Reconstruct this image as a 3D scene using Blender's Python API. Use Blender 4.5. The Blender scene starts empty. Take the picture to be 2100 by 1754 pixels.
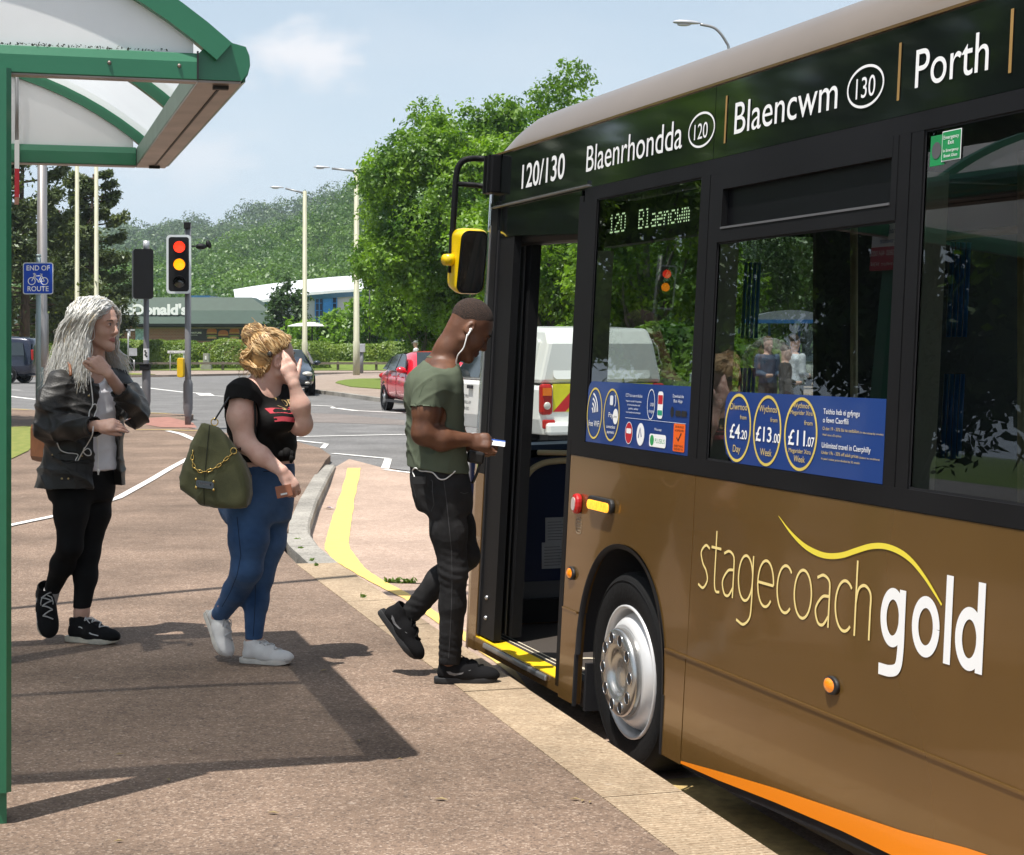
import bpy, bmesh, math, random
import numpy as np
from mathutils import Vector, Matrix
R = math.radians
rng = np.random.default_rng(7)
random.seed(7)
scene = bpy.context.scene
COL = scene.collection

# ------------------------------------------------------------------ camera, sky, sun, exposure
F_PX = 3600.0            # focal length in pixels of a 2100 px wide frame
EYE = 1.5
cam_d = bpy.data.cameras.new('camera')
cam = bpy.data.objects.new('camera', cam_d); COL.objects.link(cam)
cam.location = (0, 0, EYE); cam.rotation_euler = (R(90), 0, 0)
cam_d.sensor_fit = 'HORIZONTAL'; cam_d.sensor_width = 36.0
cam_d.lens = 36.0 * F_PX / 2100.0
cam_d.shift_y = -172.0 / 2100.0
cam_d.clip_start = 0.1; cam_d.clip_end = 9000
scene.camera = cam
SUN_TO = Vector((-0.214, -0.270, 1.0)).normalized()
SUN_EL = math.asin(SUN_TO.z); SUN_AZ = math.atan2(SUN_TO.x, SUN_TO.y)
sun_d = bpy.data.lights.new('sun', 'SUN'); sun_d.energy = 5.0; sun_d.angle = R(0.5); sun_d.color = (1.0, 0.955, 0.89)
sun = bpy.data.objects.new('sun', sun_d); COL.objects.link(sun)
sun.rotation_euler = SUN_TO.to_track_quat('Z', 'Y').to_euler(); sun.location = (-4, -6, 20)
world = bpy.data.worlds.new('World'); scene.world = world; world.use_nodes = True
scene.view_settings.view_transform = 'Standard'; scene.view_settings.look = 'None'
scene.view_settings.exposure = 0.45; scene.view_settings.gamma = 1.0
scene.cycles.max_bounces = 8; scene.cycles.transparent_max_bounces = 16
scene.cycles.glossy_bounces = 4; scene.cycles.transmission_bounces = 6; scene.cycles.diffuse_bounces = 3
scene.cycles.volume_bounces = 0
scene.cycles.caustics_reflective = False; scene.cycles.caustics_refractive = False

def build_world():
    nt = world.node_tree; nt.nodes.clear(); N = nt.nodes.new; L = nt.links.new
    out = N('ShaderNodeOutputWorld'); bg = N('ShaderNodeBackground'); bg.inputs[1].default_value = 0.092
    sky = N('ShaderNodeTexSky'); sky.sky_type = 'NISHITA'; sky.sun_disc = False
    sky.sun_elevation = SUN_EL; sky.sun_rotation = SUN_AZ
    sky.altitude = 100; sky.air_density = 1.0; sky.dust_density = 2.2; sky.ozone_density = 1.6
    tc = N('ShaderNodeTexCoord'); sep = N('ShaderNodeSeparateXYZ'); L(tc.outputs['Generated'], sep.inputs[0])
    # thin summer haze whitening the blue
    haze = N('ShaderNodeMixRGB'); haze.inputs[0].default_value = 0.42
    L(sky.outputs[0], haze.inputs[1]); haze.inputs[2].default_value = (6.1, 7.3, 8.3, 1)
    hz = N('ShaderNodeMapRange'); hz.interpolation_type = 'SMOOTHSTEP'; L(sep.outputs[2], hz.inputs[0]); hz.inputs[1].default_value = 0.0; hz.inputs[2].default_value = 0.30; hz.inputs[3].default_value = 0.90; hz.inputs[4].default_value = 0.42; L(hz.outputs[0], haze.inputs[0])
    # cloud cover: the sky direction projected on a cloud layer
    zc = N('ShaderNodeMath'); zc.operation = 'MAXIMUM'; L(sep.outputs[2], zc.inputs[0]); zc.inputs[1].default_value = 0.02
    zz = N('ShaderNodeMath'); zz.operation = 'ADD'; L(zc.outputs[0], zz.inputs[0]); zz.inputs[1].default_value = 0.30
    dx = N('ShaderNodeMath'); dx.operation = 'DIVIDE'; L(sep.outputs[0], dx.inputs[0]); L(zz.outputs[0], dx.inputs[1])
    dy = N('ShaderNodeMath'); dy.operation = 'DIVIDE'; L(sep.outputs[1], dy.inputs[0]); L(zz.outputs[0], dy.inputs[1])
    cb = N('ShaderNodeCombineXYZ'); L(dx.outputs[0], cb.inputs[0]); L(dy.outputs[0], cb.inputs[1])
    nz = N('ShaderNodeTexNoise'); nz.inputs['Scale'].default_value = 2.2; nz.inputs['Detail'].default_value = 7; nz.inputs['Roughness'].default_value = 0.55
    L(cb.outputs[0], nz.inputs['Vector'])
    rp = N('ShaderNodeValToRGB'); rp.color_ramp.elements[0].position = 0.44; rp.color_ramp.elements[1].position = 0.80
    L(nz.outputs[0], rp.inputs[0])
    # one low cumulus puff and one faint streak
    def puff(d, width, amount):
        v = Vector(d).normalized()
        sub = N('ShaderNodeVectorMath'); sub.operation = 'SUBTRACT'; L(tc.outputs['Generated'], sub.inputs[0]); sub.inputs[1].default_value = v
        sc = N('ShaderNodeVectorMath'); sc.operation = 'MULTIPLY'; L(sub.outputs[0], sc.inputs[0]); sc.inputs[1].default_value = (1/width[0], 1/width[0], 1/width[1])
        n2 = N('ShaderNodeTexNoise'); n2.inputs['Scale'].default_value = 1.6; n2.inputs['Detail'].default_value = 6
        L(sc.outputs[0], n2.inputs['Vector'])
        ln = N('ShaderNodeVectorMath'); ln.operation = 'LENGTH'; L(sc.outputs[0], ln.inputs[0])
        ad = N('ShaderNodeMath'); ad.operation = 'MULTIPLY_ADD'; L(n2.outputs[0], ad.inputs[0]); ad.inputs[1].default_value = 1.7; L(ln.outputs['Value'], ad.inputs[2])
        mr = N('ShaderNodeMapRange'); mr.interpolation_type = 'SMOOTHSTEP'; L(ad.outputs[0], mr.inputs[0])
        mr.inputs[1].default_value = 1.95; mr.inputs[2].default_value = 0.95; mr.inputs[3].default_value = 0; mr.inputs[4].default_value = amount
        return mr.outputs[0]
    a = puff((-0.117, 1, 0.163), (0.042, 0.024), 0.8)
    b = puff((-0.19, 1, 0.105), (0.06, 0.028), 0.45)
    c = puff((0.35, -1, 0.8), (0.5, 0.4), 0.6)
    m1 = N('ShaderNodeMath'); m1.operation = 'MULTIPLY'; L(rp.outputs[0], m1.inputs[0]); m1.inputs[1].default_value = 0.22
    acc = m1.outputs[0]
    for x in (a, b, c):
        mx = N('ShaderNodeMath'); mx.operation = 'MAXIMUM'; L(acc, mx.inputs[0]); L(x, mx.inputs[1]); acc = mx.outputs[0]
    cl = N('ShaderNodeMixRGB'); L(acc, cl.inputs[0]); L(haze.outputs[0], cl.inputs[1]); cl.inputs[2].default_value = (8.4, 8.2, 8.3, 1)
    L(cl.outputs[0], bg.inputs[0]); L(bg.outputs[0], out.inputs[0])
build_world()

# ------------------------------------------------------------------ materials
MATS = {}
def srgb(r, g, b):
    f = lambda c: (c/255/12.92 if c/255 <= 0.04045 else ((c/255+0.055)/1.055)**2.4)
    return (f(r), f(g), f(b))
def mat(name, col=(.5,.5,.5), rough=.5, metal=0., var=.12, vs=6., bump=0., bs=80., coat=0., emit=None, es=1., sheen=0., spec=.5, col2=None, detail=4., sss=0., coords='Object', stretch=None):
    if name in MATS: return MATS[name]
    m = bpy.data.materials.new(name); m.use_nodes = True; nt = m.node_tree; nt.nodes.clear(); N = nt.nodes.new; L = nt.links.new
    out = N('ShaderNodeOutputMaterial'); p = N('ShaderNodeBsdfPrincipled'); L(p.outputs[0], out.inputs[0])
    p.inputs['Roughness'].default_value = rough; p.inputs['Metallic'].default_value = metal
    p.inputs['Specular IOR Level'].default_value = spec
    p.inputs['Coat Weight'].default_value = coat; p.inputs['Coat Roughness'].default_value = .06
    p.inputs['Sheen Weight'].default_value = sheen
    if sss: p.inputs['Subsurface Weight'].default_value = sss; p.inputs['Subsurface Radius'].default_value = (.012,.005,.003); p.inputs['Subsurface Scale'].default_value = 1.0
    tc = N('ShaderNodeTexCoord'); vec = tc.outputs[coords]
    if stretch:
        mp = N('ShaderNodeMapping'); mp.inputs['Scale'].default_value = stretch; L(vec, mp.inputs[0]); vec = mp.outputs[0]
    c2 = col2 if col2 else tuple(max(0, c*(1-2*var)) for c in col)
    if var > 0 or col2:
        n = N('ShaderNodeTexNoise'); n.inputs['Scale'].default_value = vs; n.inputs['Detail'].default_value = detail; L(vec, n.inputs['Vector'])
        mp2 = N('ShaderNodeMapRange'); L(n.outputs[0], mp2.inputs[0]); mp2.inputs[1].default_value = .3; mp2.inputs[2].default_value = .7
        mx = N('ShaderNodeMixRGB'); L(mp2.outputs[0], mx.inputs[0]); mx.inputs[1].default_value = (*c2, 1); mx.inputs[2].default_value = (*col, 1)
        L(mx.outputs[0], p.inputs['Base Color'])
    else: p.inputs['Base Color'].default_value = (*col, 1)
    if bump:
        n2 = N('ShaderNodeTexNoise'); n2.inputs['Scale'].default_value = bs; n2.inputs['Detail'].default_value = 3; L(vec, n2.inputs['Vector'])
        b = N('ShaderNodeBump'); b.inputs['Strength'].default_value = bump; b.inputs['Distance'].default_value = .01; L(n2.outputs[0], b.inputs['Height']); L(b.outputs[0], p.inputs['Normal'])
    if emit: p.inputs['Emission Color'].default_value = (*emit, 1); p.inputs['Emission Strength'].default_value = es
    MATS[name] = m; return m
def glass(name, tint=(.75,.8,.78), rough=0.0, refl=1.0, ior=1.5):
    if name in MATS: return MATS[name]
    m = bpy.data.materials.new(name); m.use_nodes = True; nt = m.node_tree; nt.nodes.clear(); N = nt.nodes.new; L = nt.links.new
    out = N('ShaderNodeOutputMaterial'); t = N('ShaderNodeBsdfTransparent'); t.inputs[0].default_value = (*tint, 1)
    g = N('ShaderNodeBsdfGlossy'); g.inputs['Roughness'].default_value = rough; g.inputs[0].default_value = (.95,.97,1,1)
    fr = N('ShaderNodeFresnel'); fr.inputs[0].default_value = ior
    mu = N('ShaderNodeMath'); mu.operation = 'MULTIPLY'; mu.use_clamp = True; L(fr.outputs[0], mu.inputs[0]); mu.inputs[1].default_value = refl
    mx = N('ShaderNodeMixShader'); L(mu.outputs[0], mx.inputs[0]); L(t.outputs[0], mx.inputs[1]); L(g.outputs[0], mx.inputs[2]); L(mx.outputs[0], out.inputs[0])
    MATS[name] = m; return m
def leafmat(name, col, col2, vs=1.2, trans=.35):
    if name in MATS: return MATS[name]
    m = bpy.data.materials.new(name); m.use_nodes = True; nt = m.node_tree; nt.nodes.clear(); N = nt.nodes.new; L = nt.links.new
    out = N('ShaderNodeOutputMaterial'); d = N('ShaderNodeBsdfDiffuse'); tr = N('ShaderNodeBsdfTranslucent'); g = N('ShaderNodeBsdfGlossy'); g.inputs['Roughness'].default_value = .45
    g.inputs[0].default_value = (.8,.85,.8,1)
    tc = N('ShaderNodeTexCoord'); n = N('ShaderNodeTexNoise'); n.inputs['Scale'].default_value = vs; n.inputs['Detail'].default_value = 5; L(tc.outputs['Object'], n.inputs['Vector'])
    mr = N('ShaderNodeMapRange'); L(n.outputs[0], mr.inputs[0]); mr.inputs[1].default_value = .34; mr.inputs[2].default_value = .66
    mx = N('ShaderNodeMixRGB'); L(mr.outputs[0], mx.inputs[0]); mx.inputs[1].default_value = (*col2, 1); mx.inputs[2].default_value = (*col, 1)
    L(mx.outputs[0], d.inputs[0]); 
    tcol = N('ShaderNodeMixRGB'); tcol.blend_type = 'MULTIPLY'; tcol.inputs[0].default_value = 1; L(mx.outputs[0], tcol.inputs[1]); tcol.inputs[2].default_value = (1.5,1.6,.6,1); L(tcol.outputs[0], tr.inputs[0])
    m1 = N('ShaderNodeMixShader'); m1.inputs[0].default_value = trans; L(d.outputs[0], m1.inputs[1]); L(tr.outputs[0], m1.inputs[2])
    m2 = N('ShaderNodeMixShader'); m2.inputs[0].default_value = .04; L(m1.outputs[0], m2.inputs[1]); L(g.outputs[0], m2.inputs[2]); L(m2.outputs[0], out.inputs[0])
    MATS[name] = m; return m

# ------------------------------------------------------------------ object helpers
def link(o, parent=None):
    COL.objects.link(o)
    if parent is not None: o.parent = parent
    return o
def tag(o, label=None, cat=None, group=None, kind=None):
    if label: o['label'] = label
    if cat: o['category'] = cat
    if group: o['group'] = group
    if kind: o['kind'] = kind
    return o
def thing(name, label, cat, loc=(0,0,0), group=None):
    o = bpy.data.objects.new(name, None); COL.objects.link(o); o.location = loc; o.empty_display_size = .2
    return tag(o, label, cat, group)
def copy_tree(o, parent=None):
    c = o.copy(); COL.objects.link(c)
    if parent is not None: c.parent = parent
    for ch in list(o.children): copy_tree(ch, c)
    return c
def V3(p): return np.array(p, float)
class MB:
    """collects shapes into one mesh; several materials by index"""
    def __init__(s): s.v = []; s.f = []; s.m = []; s.n = 0; s.sm = []
    def add(s, v, f, mi=0, smooth=False):
        v = np.asarray(v, float)
        s.v.append(v); s.f += [tuple(i + s.n for i in q) for q in f]; s.m += [mi]*len(f); s.sm += [smooth]*len(f); s.n += len(v); return s
    def box(s, c, size, mi=0, rot=None, ax=None):
        h = np.array(size)/2; v = np.array([[x,y,z] for x in (-1,1) for y in (-1,1) for z in (-1,1)])*h
        if rot: v = v @ np.array(Matrix.Rotation(rot[1], 3, rot[0])).T
        if ax is not None: v = v @ np.array(ax)
        return s.add(v + V3(c), [(0,1,3,2),(4,6,7,5),(0,4,5,1),(2,3,7,6),(0,2,6,4),(1,5,7,3)], mi)
    def prism(s, poly, fr, d0, d1, mi=0):
        """poly: 2D points; fr(a,b,d)->world; extruded from d0 to d1"""
        n = len(poly); v = [fr(a,b,d0) for a,b in poly] + [fr(a,b,d1) for a,b in poly]
        f = [tuple(range(n))[::-1], tuple(range(n, 2*n))] + [(i, (i+1)%n, n+(i+1)%n, n+i) for i in range(n)]
        return s.add(v, f, mi)
    def sheet(s, poly, fr, d=0, mi=0):
        return s.add([fr(a,b,d) for a,b in poly], [tuple(range(len(poly)))], mi)
    def tube(s, path, r, seg=8, mi=0, cap=True, smooth=True, flat=None):
        path = [V3(p) for p in path]; n = len(path); rr = [r]*n if np.isscalar(r) else list(r); v = []; up = None
        for i, p in enumerate(path):
            t = path[min(i+1,n-1)] - path[max(i-1,0)]; t = t/(np.linalg.norm(t)+1e-9)
            if up is None:
                up = np.array([0,0,1.]) if abs(t[2]) < .9 else np.array([1.,0,0])
            a = np.cross(up, t); a /= np.linalg.norm(a)+1e-9; b = np.cross(t, a); up = b
            for k in range(seg):
                w = 2*math.pi*k/seg; v.append(p + rr[i]*(math.cos(w)*a + math.sin(w)*b*(flat or 1)))
        f = [(i*seg+k, i*seg+(k+1)%seg, (i+1)*seg+(k+1)%seg, (i+1)*seg+k) for i in range(n-1) for k in range(seg)]
        if cap: f += [tuple(range(seg))[::-1], tuple(range((n-1)*seg, n*seg))]
        return s.add(v, f, mi, smooth)
    def cyl(s, a, b, r, seg=16, mi=0, r2=None): return s.tube([a, b], [r, r if r2 is None else r2], seg, mi)
    def lathe(s, prof, org, axis, seg=24, mi=0, cap=False):
        """prof: (radius, height) along axis"""
        ax = V3(axis); ax /= np.linalg.norm(ax); h = np.array([0,0,1.]) if abs(ax[2]) < .9 else np.array([1.,0,0])
        a = np.cross(h, ax); a /= np.linalg.norm(a); b = np.cross(ax, a); v = []
        for r, z in prof:
            for k in range(seg):
                w = 2*math.pi*k/seg; v.append(V3(org) + ax*z + r*(math.cos(w)*a + math.sin(w)*b))
        n = len(prof)
        f = [(i*seg+k, i*seg+(k+1)%seg, (i+1)*seg+(k+1)%seg, (i+1)*seg+k) for i in range(n-1) for k in range(seg)]
        if cap and prof[0][0] > 1e-4: f.append(tuple(range(seg))[::-1])
        if cap and prof[-1][0] > 1e-4: f.append(tuple(range((n-1)*seg, n*seg)))
        return s.add(v, f, mi, True)
    def ball(s, c, r, mi=0, seg=12, ax=None):
        r = np.array([r]*3 if np.isscalar(r) else r); v = []; k2 = seg//2
        for i in range(k2+1):
            th = math.pi*i/k2
            for k in range(seg):
                w = 2*math.pi*k/seg; v.append([math.sin(th)*math.cos(w), math.sin(th)*math.sin(w), math.cos(th)])
        v = np.array(v)*r
        if ax is not None: v = v @ np.array(ax)
        f = [(i*seg+k, (i+1)*seg+k, (i+1)*seg+(k+1)%seg, i*seg+(k+1)%seg) for i in range(k2) for k in range(seg)]
        return s.add(v + V3(c), f, mi, True)
    def build(s, name, mats, parent=None, bevel=0., loc=None, fix=True, auto=True):
        me = bpy.data.meshes.new(name); v = np.concatenate(s.v) if s.v else np.zeros((0,3))
        if loc is not None: v = v - V3(loc)
        me.from_pydata(v.tolist(), [], s.f)
        for m in (mats if isinstance(mats, (list, tuple)) else [mats]): me.materials.append(m)
        me.polygons.foreach_set('material_index', s.m); me.polygons.foreach_set('use_smooth', s.sm)
        if fix:
            bm = bmesh.new(); bm.from_mesh(me); bmesh.ops.recalc_face_normals(bm, faces=bm.faces); bm.to_mesh(me); bm.free()
        me.update()
        o = bpy.data.objects.new(name, me); link(o, parent)
        if loc is not None: o.location = loc
        if bevel:
            b = o.modifiers.new('bevel', 'BEVEL'); b.width = bevel; b.segments = 2; b.limit_method = 'ANGLE'; b.angle_limit = R(40)
        return o
def mesh_np(name, v, f, mats, parent=None, smooth=False, mi=None):
    """v (n,3), f (m,k) uniform polygons"""
    v = np.ascontiguousarray(v, np.float32); f = np.ascontiguousarray(f, np.int32); me = bpy.data.meshes.new(name); k = f.shape[1]
    me.vertices.add(len(v)); me.vertices.foreach_set('co', v.ravel()); me.loops.add(f.size); me.loops.foreach_set('vertex_index', f.ravel())
    me.polygons.add(len(f)); me.polygons.foreach_set('loop_start', np.arange(len(f), dtype=np.int32)*k)
    me.polygons.foreach_set('use_smooth', np.full(len(f), smooth))
    for m in (mats if isinstance(mats, (list, tuple)) else [mats]): me.materials.append(m)
    if mi is not None: me.polygons.foreach_set('material_index', np.ascontiguousarray(mi, np.int32))
    me.update(calc_edges=True); me.validate(); o = bpy.data.objects.new(name, me); return link(o, parent)
def cards(c, size, rg, flat=0., aspect=1.7, nrm=None):
    """leaf quads: centres c (n,3) -> verts, faces"""
    n = len(c); d = rg.normal(size=(n,3)); 
    if nrm is not None: d = d*.6 + nrm
    d[:,2] += flat*np.abs(d[:,2]); d /= np.linalg.norm(d, axis=1)[:,None]+1e-9
    a = np.cross(d, rg.normal(size=(n,3))); a /= np.linalg.norm(a, axis=1)[:,None]+1e-9; b = np.cross(d, a)
    s = (np.asarray(size)*rg.uniform(.6,1.25,n))[:,None]/2
    a = a*s*aspect; b = b*s
    v = np.stack([c-a, c-b*.9, c+a, c+b*.9], 1).reshape(-1,3); return v, np.arange(4*n).reshape(-1,4)
def text_shape(s, off=0., shear=0.):
    cu = bpy.data.curves.new('lettering', 'FONT'); cu.body = s; cu.size = 1.0; cu.offset = off; cu.resolution_u = 6; cu.shear = shear; cu.fill_mode = 'BOTH'
    o = bpy.data.objects.new('lettering', cu); COL.objects.link(o); dg = bpy.context.evaluated_depsgraph_get(); dg.update()
    me = bpy.data.meshes.new_from_object(o.evaluated_get(dg)); v = np.array([p.co[:] for p in me.vertices]); f = [tuple(p.vertices) for p in me.polygons]
    bpy.data.objects.remove(o); bpy.data.curves.remove(cu); bpy.data.meshes.remove(me); return v, f
def add_text(mb, s, fr, a0, b0, w=None, h=None, d=0., mi=0, off=0., href=None, align='l', shear=0., mirror=False):
    """fit text into width w / cap height h at (a0,b0) of frame fr(a,b,d); b0 = baseline"""
    v, f = text_shape(s, off, shear)
    if not len(v): return
    x0, x1 = v[:,0].min(), v[:,0].max(); cap = href or 0.73
    sy = (h/cap) if h else None; sx = (w/(x1-x0)) if w else sy
    if sy is None: sy = sx
    X = (v[:,0]-x0)*sx; Y = v[:,1]*sy; W = (x1-x0)*sx
    if mirror: X = W - X
    if align == 'c': X = X - W/2
    if align == 'r': X = X - W
    mb.add([fr(a0+x, b0+y, d) for x, y in zip(X, Y)], f, mi)
def plane_frame(o, ex, ey, en=None):
    o, ex, ey = V3(o), V3(ex), V3(ey); en = V3(en) if en is not None else np.cross(ex, ey)
    return lambda a, b, d=0: o + a*ex + b*ey + d*en
def ring(n, a0=0, a1=2*math.pi, rx=1, ry=1, cx=0, cy=0, end=False):
    return [(cx + rx*math.cos(a0+(a1-a0)*i/(n-(1 if end else 0))), cy + ry*math.sin(a0+(a1-a0)*i/(n-(1 if end else 0)))) for i in range(n)]
def rrect(w, h, r, cx=0, cy=0, n=5):
    p = []
    for sx, sy, a in ((1,1,0),(-1,1,90),(-1,-1,180),(1,-1,270)):
        for i in range(n):
            t = R(a + 90*i/(n-1)); p.append((cx+sx*(w/2-r)+r*math.cos(t), cy+sy*(h/2-r)+r*math.sin(t)))
    return p
def band(pts, w):
    """closed outline of a 2D polyline of half-widths w"""
    pts = np.array(pts, float); w = np.broadcast_to(w, len(pts)); t = np.gradient(pts, axis=0); t /= np.linalg.norm(t, axis=1)[:,None]+1e-9
    n = np.stack([-t[:,1], t[:,0]], 1)*np.array(w)[:,None]; return [tuple(p) for p in pts+n], [tuple(p) for p in pts-n]
def add_band(mb, pts, w, fr, d=0, mi=0):
    l, r = band(pts, w); n = len(l)
    mb.add([fr(a,b,d) for a,b in l]+[fr(a,b,d) for a,b in r], [(i, i+1, n+i+1, n+i) for i in range(n-1)], mi)
def smooth_path(p, n=8):
    p = [V3(q) for q in p]; q = [2*p[0]-p[1]] + p + [2*p[-1]-p[-2]]; out = []
    for i in range(1, len(q)-2):
        for k in range(n):
            t = k/n; a, b, c, d = q[i-1], q[i], q[i+1], q[i+2]
            out.append(.5*((2*b) + (c-a)*t + (2*a-5*b+4*c-d)*t*t + (3*b-a-3*c+d)*t**3))
    return out + [p[-1]]
# ground heights: the bus bay is lower than the carriageway beyond it
def road_z(y): return -0.22 + 0.12*min(1, max(0, (y-9)/5))
def road_pt(u, v, dz=0.):
    """place on the carriageway seen at frame position (u, v) of the 2100 px frame"""
    y = 20.
    for _ in range(12): y = (EYE - road_z(y) - dz)*F_PX/(v-705)
    return np.array([(u-1050)/F_PX*y, y, road_z(y)+dz])
def at(u, v, y): return np.array([(u-1050)/F_PX*y, y, EYE+(705-v)/F_PX*y])
def on(u, v, z=0.): y = (EYE-z)*F_PX/(v-705); return np.array([(u-1050)/F_PX*y, y, z])
# ------------------------------------------------------------------ ground, carriageway, pavement, kerbs, markings
def aggregate(name, base, dark, light, scale=130., bump=.5, stain=.18, rough=.9, ribs=None, stain_col=None):
    if name in MATS: return MATS[name]
    m = bpy.data.materials.new(name); m.use_nodes = True; nt = m.node_tree; nt.nodes.clear(); N = nt.nodes.new; L = nt.links.new
    out = N('ShaderNodeOutputMaterial'); p = N('ShaderNodeBsdfPrincipled'); L(p.outputs[0], out.inputs[0]); p.inputs['Roughness'].default_value = rough
    p.inputs['Specular IOR Level'].default_value = .25
    tc = N('ShaderNodeTexCoord'); vec = tc.outputs['Object']
    vo = N('ShaderNodeTexVoronoi'); vo.inputs['Scale'].default_value = scale; L(vec, vo.inputs['Vector'])
    sp = N('ShaderNodeSeparateColor'); L(vo.outputs['Color'], sp.inputs[0])
    r1 = N('ShaderNodeValToRGB'); e = r1.color_ramp.elements; e[0].position = 0; e[0].color = (*dark,1); e[1].position = 1; e[1].color = (*light,1)
    k = e.new(.3); k.color = (*base,1); k = e.new(.75); k.color = (*base,1); L(sp.outputs[0], r1.inputs[0])
    n1 = N('ShaderNodeTexNoise'); n1.inputs['Scale'].default_value = .9; n1.inputs['Detail'].default_value = 6; n1.inputs['Roughness'].default_value = .65; L(vec, n1.inputs['Vector'])
    mr = N('ShaderNodeMapRange'); L(n1.outputs[0], mr.inputs[0]); mr.inputs[1].default_value = .3; mr.inputs[2].default_value = .7; mr.inputs[3].default_value = 1-stain*1.6; mr.inputs[4].default_value = 1+stain
    n2 = N('ShaderNodeTexNoise'); n2.inputs['Scale'].default_value = 17; n2.inputs['Detail'].default_value = 4; L(vec, n2.inputs['Vector'])
    m2 = N('ShaderNodeMapRange'); L(n2.outputs[0], m2.inputs[0]); m2.inputs[1].default_value = .3; m2.inputs[2].default_value = .7; m2.inputs[3].default_value = .9; m2.inputs[4].default_value = 1.1
    mm = N('ShaderNodeMath'); mm.operation = 'MULTIPLY'; L(mr.outputs[0], mm.inputs[0]); L(m2.outputs[0], mm.inputs[1])
    mx = N('ShaderNodeVectorMath'); mx.operation = 'SCALE'; L(r1.outputs[0], mx.inputs[0]); L(mm.outputs[0], mx.inputs['Scale']); last = mx.outputs[0]
    # small pale spots of old chewing gum
    v2 = N('ShaderNodeTexVoronoi'); v2.inputs['Scale'].default_value = 2.6; L(vec, v2.inputs['Vector'])
    lt = N('ShaderNodeMapRange'); L(v2.outputs['Distance'], lt.inputs[0]); lt.inputs[1].default_value = .03; lt.inputs[2].default_value = .05; lt.inputs[3].default_value = .22; lt.inputs[4].default_value = 0
    mg = N('ShaderNodeMixRGB'); L(lt.outputs[0], mg.inputs[0]); L(last, mg.inputs[1]); mg.inputs[2].default_value = (.5,.43,.36,1); last = mg.outputs[0]
    L(last, p.inputs['Base Color'])
    bp = N('ShaderNodeBump'); bp.inputs['Strength'].default_value = bump; bp.inputs['Distance'].default_value = .004; L(vo.outputs['Distance'], bp.inputs['Height'])
    if ribs:
        mp = N('ShaderNodeMapping'); mp.inputs['Rotation'].default_value = (0,0,ribs[0]); L(vec, mp.inputs[0])
        w = N('ShaderNodeTexWave'); w.inputs['Scale'].default_value = ribs[1]; w.inputs['Distortion'].default_value = .3; w.bands_direction = 'X'; L(mp.outputs[0], w.inputs['Vector'])
        b2 = N('ShaderNodeBump'); b2.inputs['Strength'].default_value = .7; b2.inputs['Distance'].default_value = .008; L(w.outputs['Fac'], b2.inputs['Height']); L(bp.outputs[0], b2.inputs['Normal']); L(b2.outputs[0], p.inputs['Normal'])
    else: L(bp.outputs[0], p.inputs['Normal'])
    MATS[name] = m; return m
m_pave = aggregate('brown_bound_gravel', (.205,.143,.104), (.115,.083,.066), (.345,.265,.205), 120, .6, .26)
m_pave2 = aggregate('brown_footway', (.30,.235,.19), (.20,.16,.13), (.42,.35,.30), 60, .3, .12)
m_road = aggregate('grey_asphalt', (.165,.16,.155), (.10,.098,.096), (.26,.255,.25), 90, .5, .16)
m_bay = aggregate('pink_concrete', (.39,.285,.22), (.28,.20,.155), (.50,.39,.32), 110, .3, .12)
KD = np.array([-.2763,.9611,0]); KP = np.array([.9611,.2763,0])
m_kerb = aggregate('tan_ribbed_kerb', (.385,.29,.195), (.27,.195,.125), (.50,.40,.28), 120, .3, .22, ribs=(-math.atan2(KD[1],KD[0]), 13))
m_kerb2 = aggregate('grey_concrete_kerb', (.30,.28,.245), (.20,.19,.165), (.40,.37,.33), 90, .3, .25)
m_yel = mat('yellow_road_paint', (.78,.55,.13), .75, 0, .12, 9, .25, 120, col2=(.66,.43,.14))
m_yel2 = mat('faded_yellow_paint', (.55,.40,.16), .8, 0, .2, 20, .25, 120)
m_wht = mat('white_road_paint', (.78,.76,.72), .7, 0, .12, 14, .2, 120)
m_redtac = mat('red_tactile_paving', (.36,.17,.13), .85, 0, .15, 6, .3, 60)
m_soil = mat('dark_earth', (.05,.04,.03), .95)
def grassmat(name, a, b, sc=3.):
    return mat(name, a, .9, 0, .1, sc, .8, 40, col2=b, detail=8, spec=.2)
m_grass = grassmat('mown_grass', (.17,.22,.045), (.105,.15,.03), 5)
m_grass2 = grassmat('dry_grass', (.25,.25,.07), (.13,.17,.04), 7)
m_field = grassmat('rough_grass', (.10,.15,.035), (.07,.11,.03), .2)

def structure(o): o['kind'] = 'structure'; return o
mb = MB(); mb.sheet([(-4000,-60),(4000,-60),(4000,9000),(-4000,9000)], lambda a,b,d: V3((a,b,-.34)))
structure(mb.build('ground', m_field))
# carriageway: a fine strip sheet following the fall towards the bus bay
ys = [-8,0,3,5,7,9,10,11,12,13,14,16,20,30,45,60,80,92]; mb = MB()
xs = [-60,-30,-12,-6,-3,0,3,6,12,30,60]
v = [(x, y, road_z(y)) for y in ys for x in xs]; nx = len(xs)
mb.add(v, [(j*nx+i, j*nx+i+1, (j+1)*nx+i+1, (j+1)*nx+i) for j in range(len(ys)-1) for i in range(nx-1)])
structure(mb.build('road', m_road))
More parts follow.
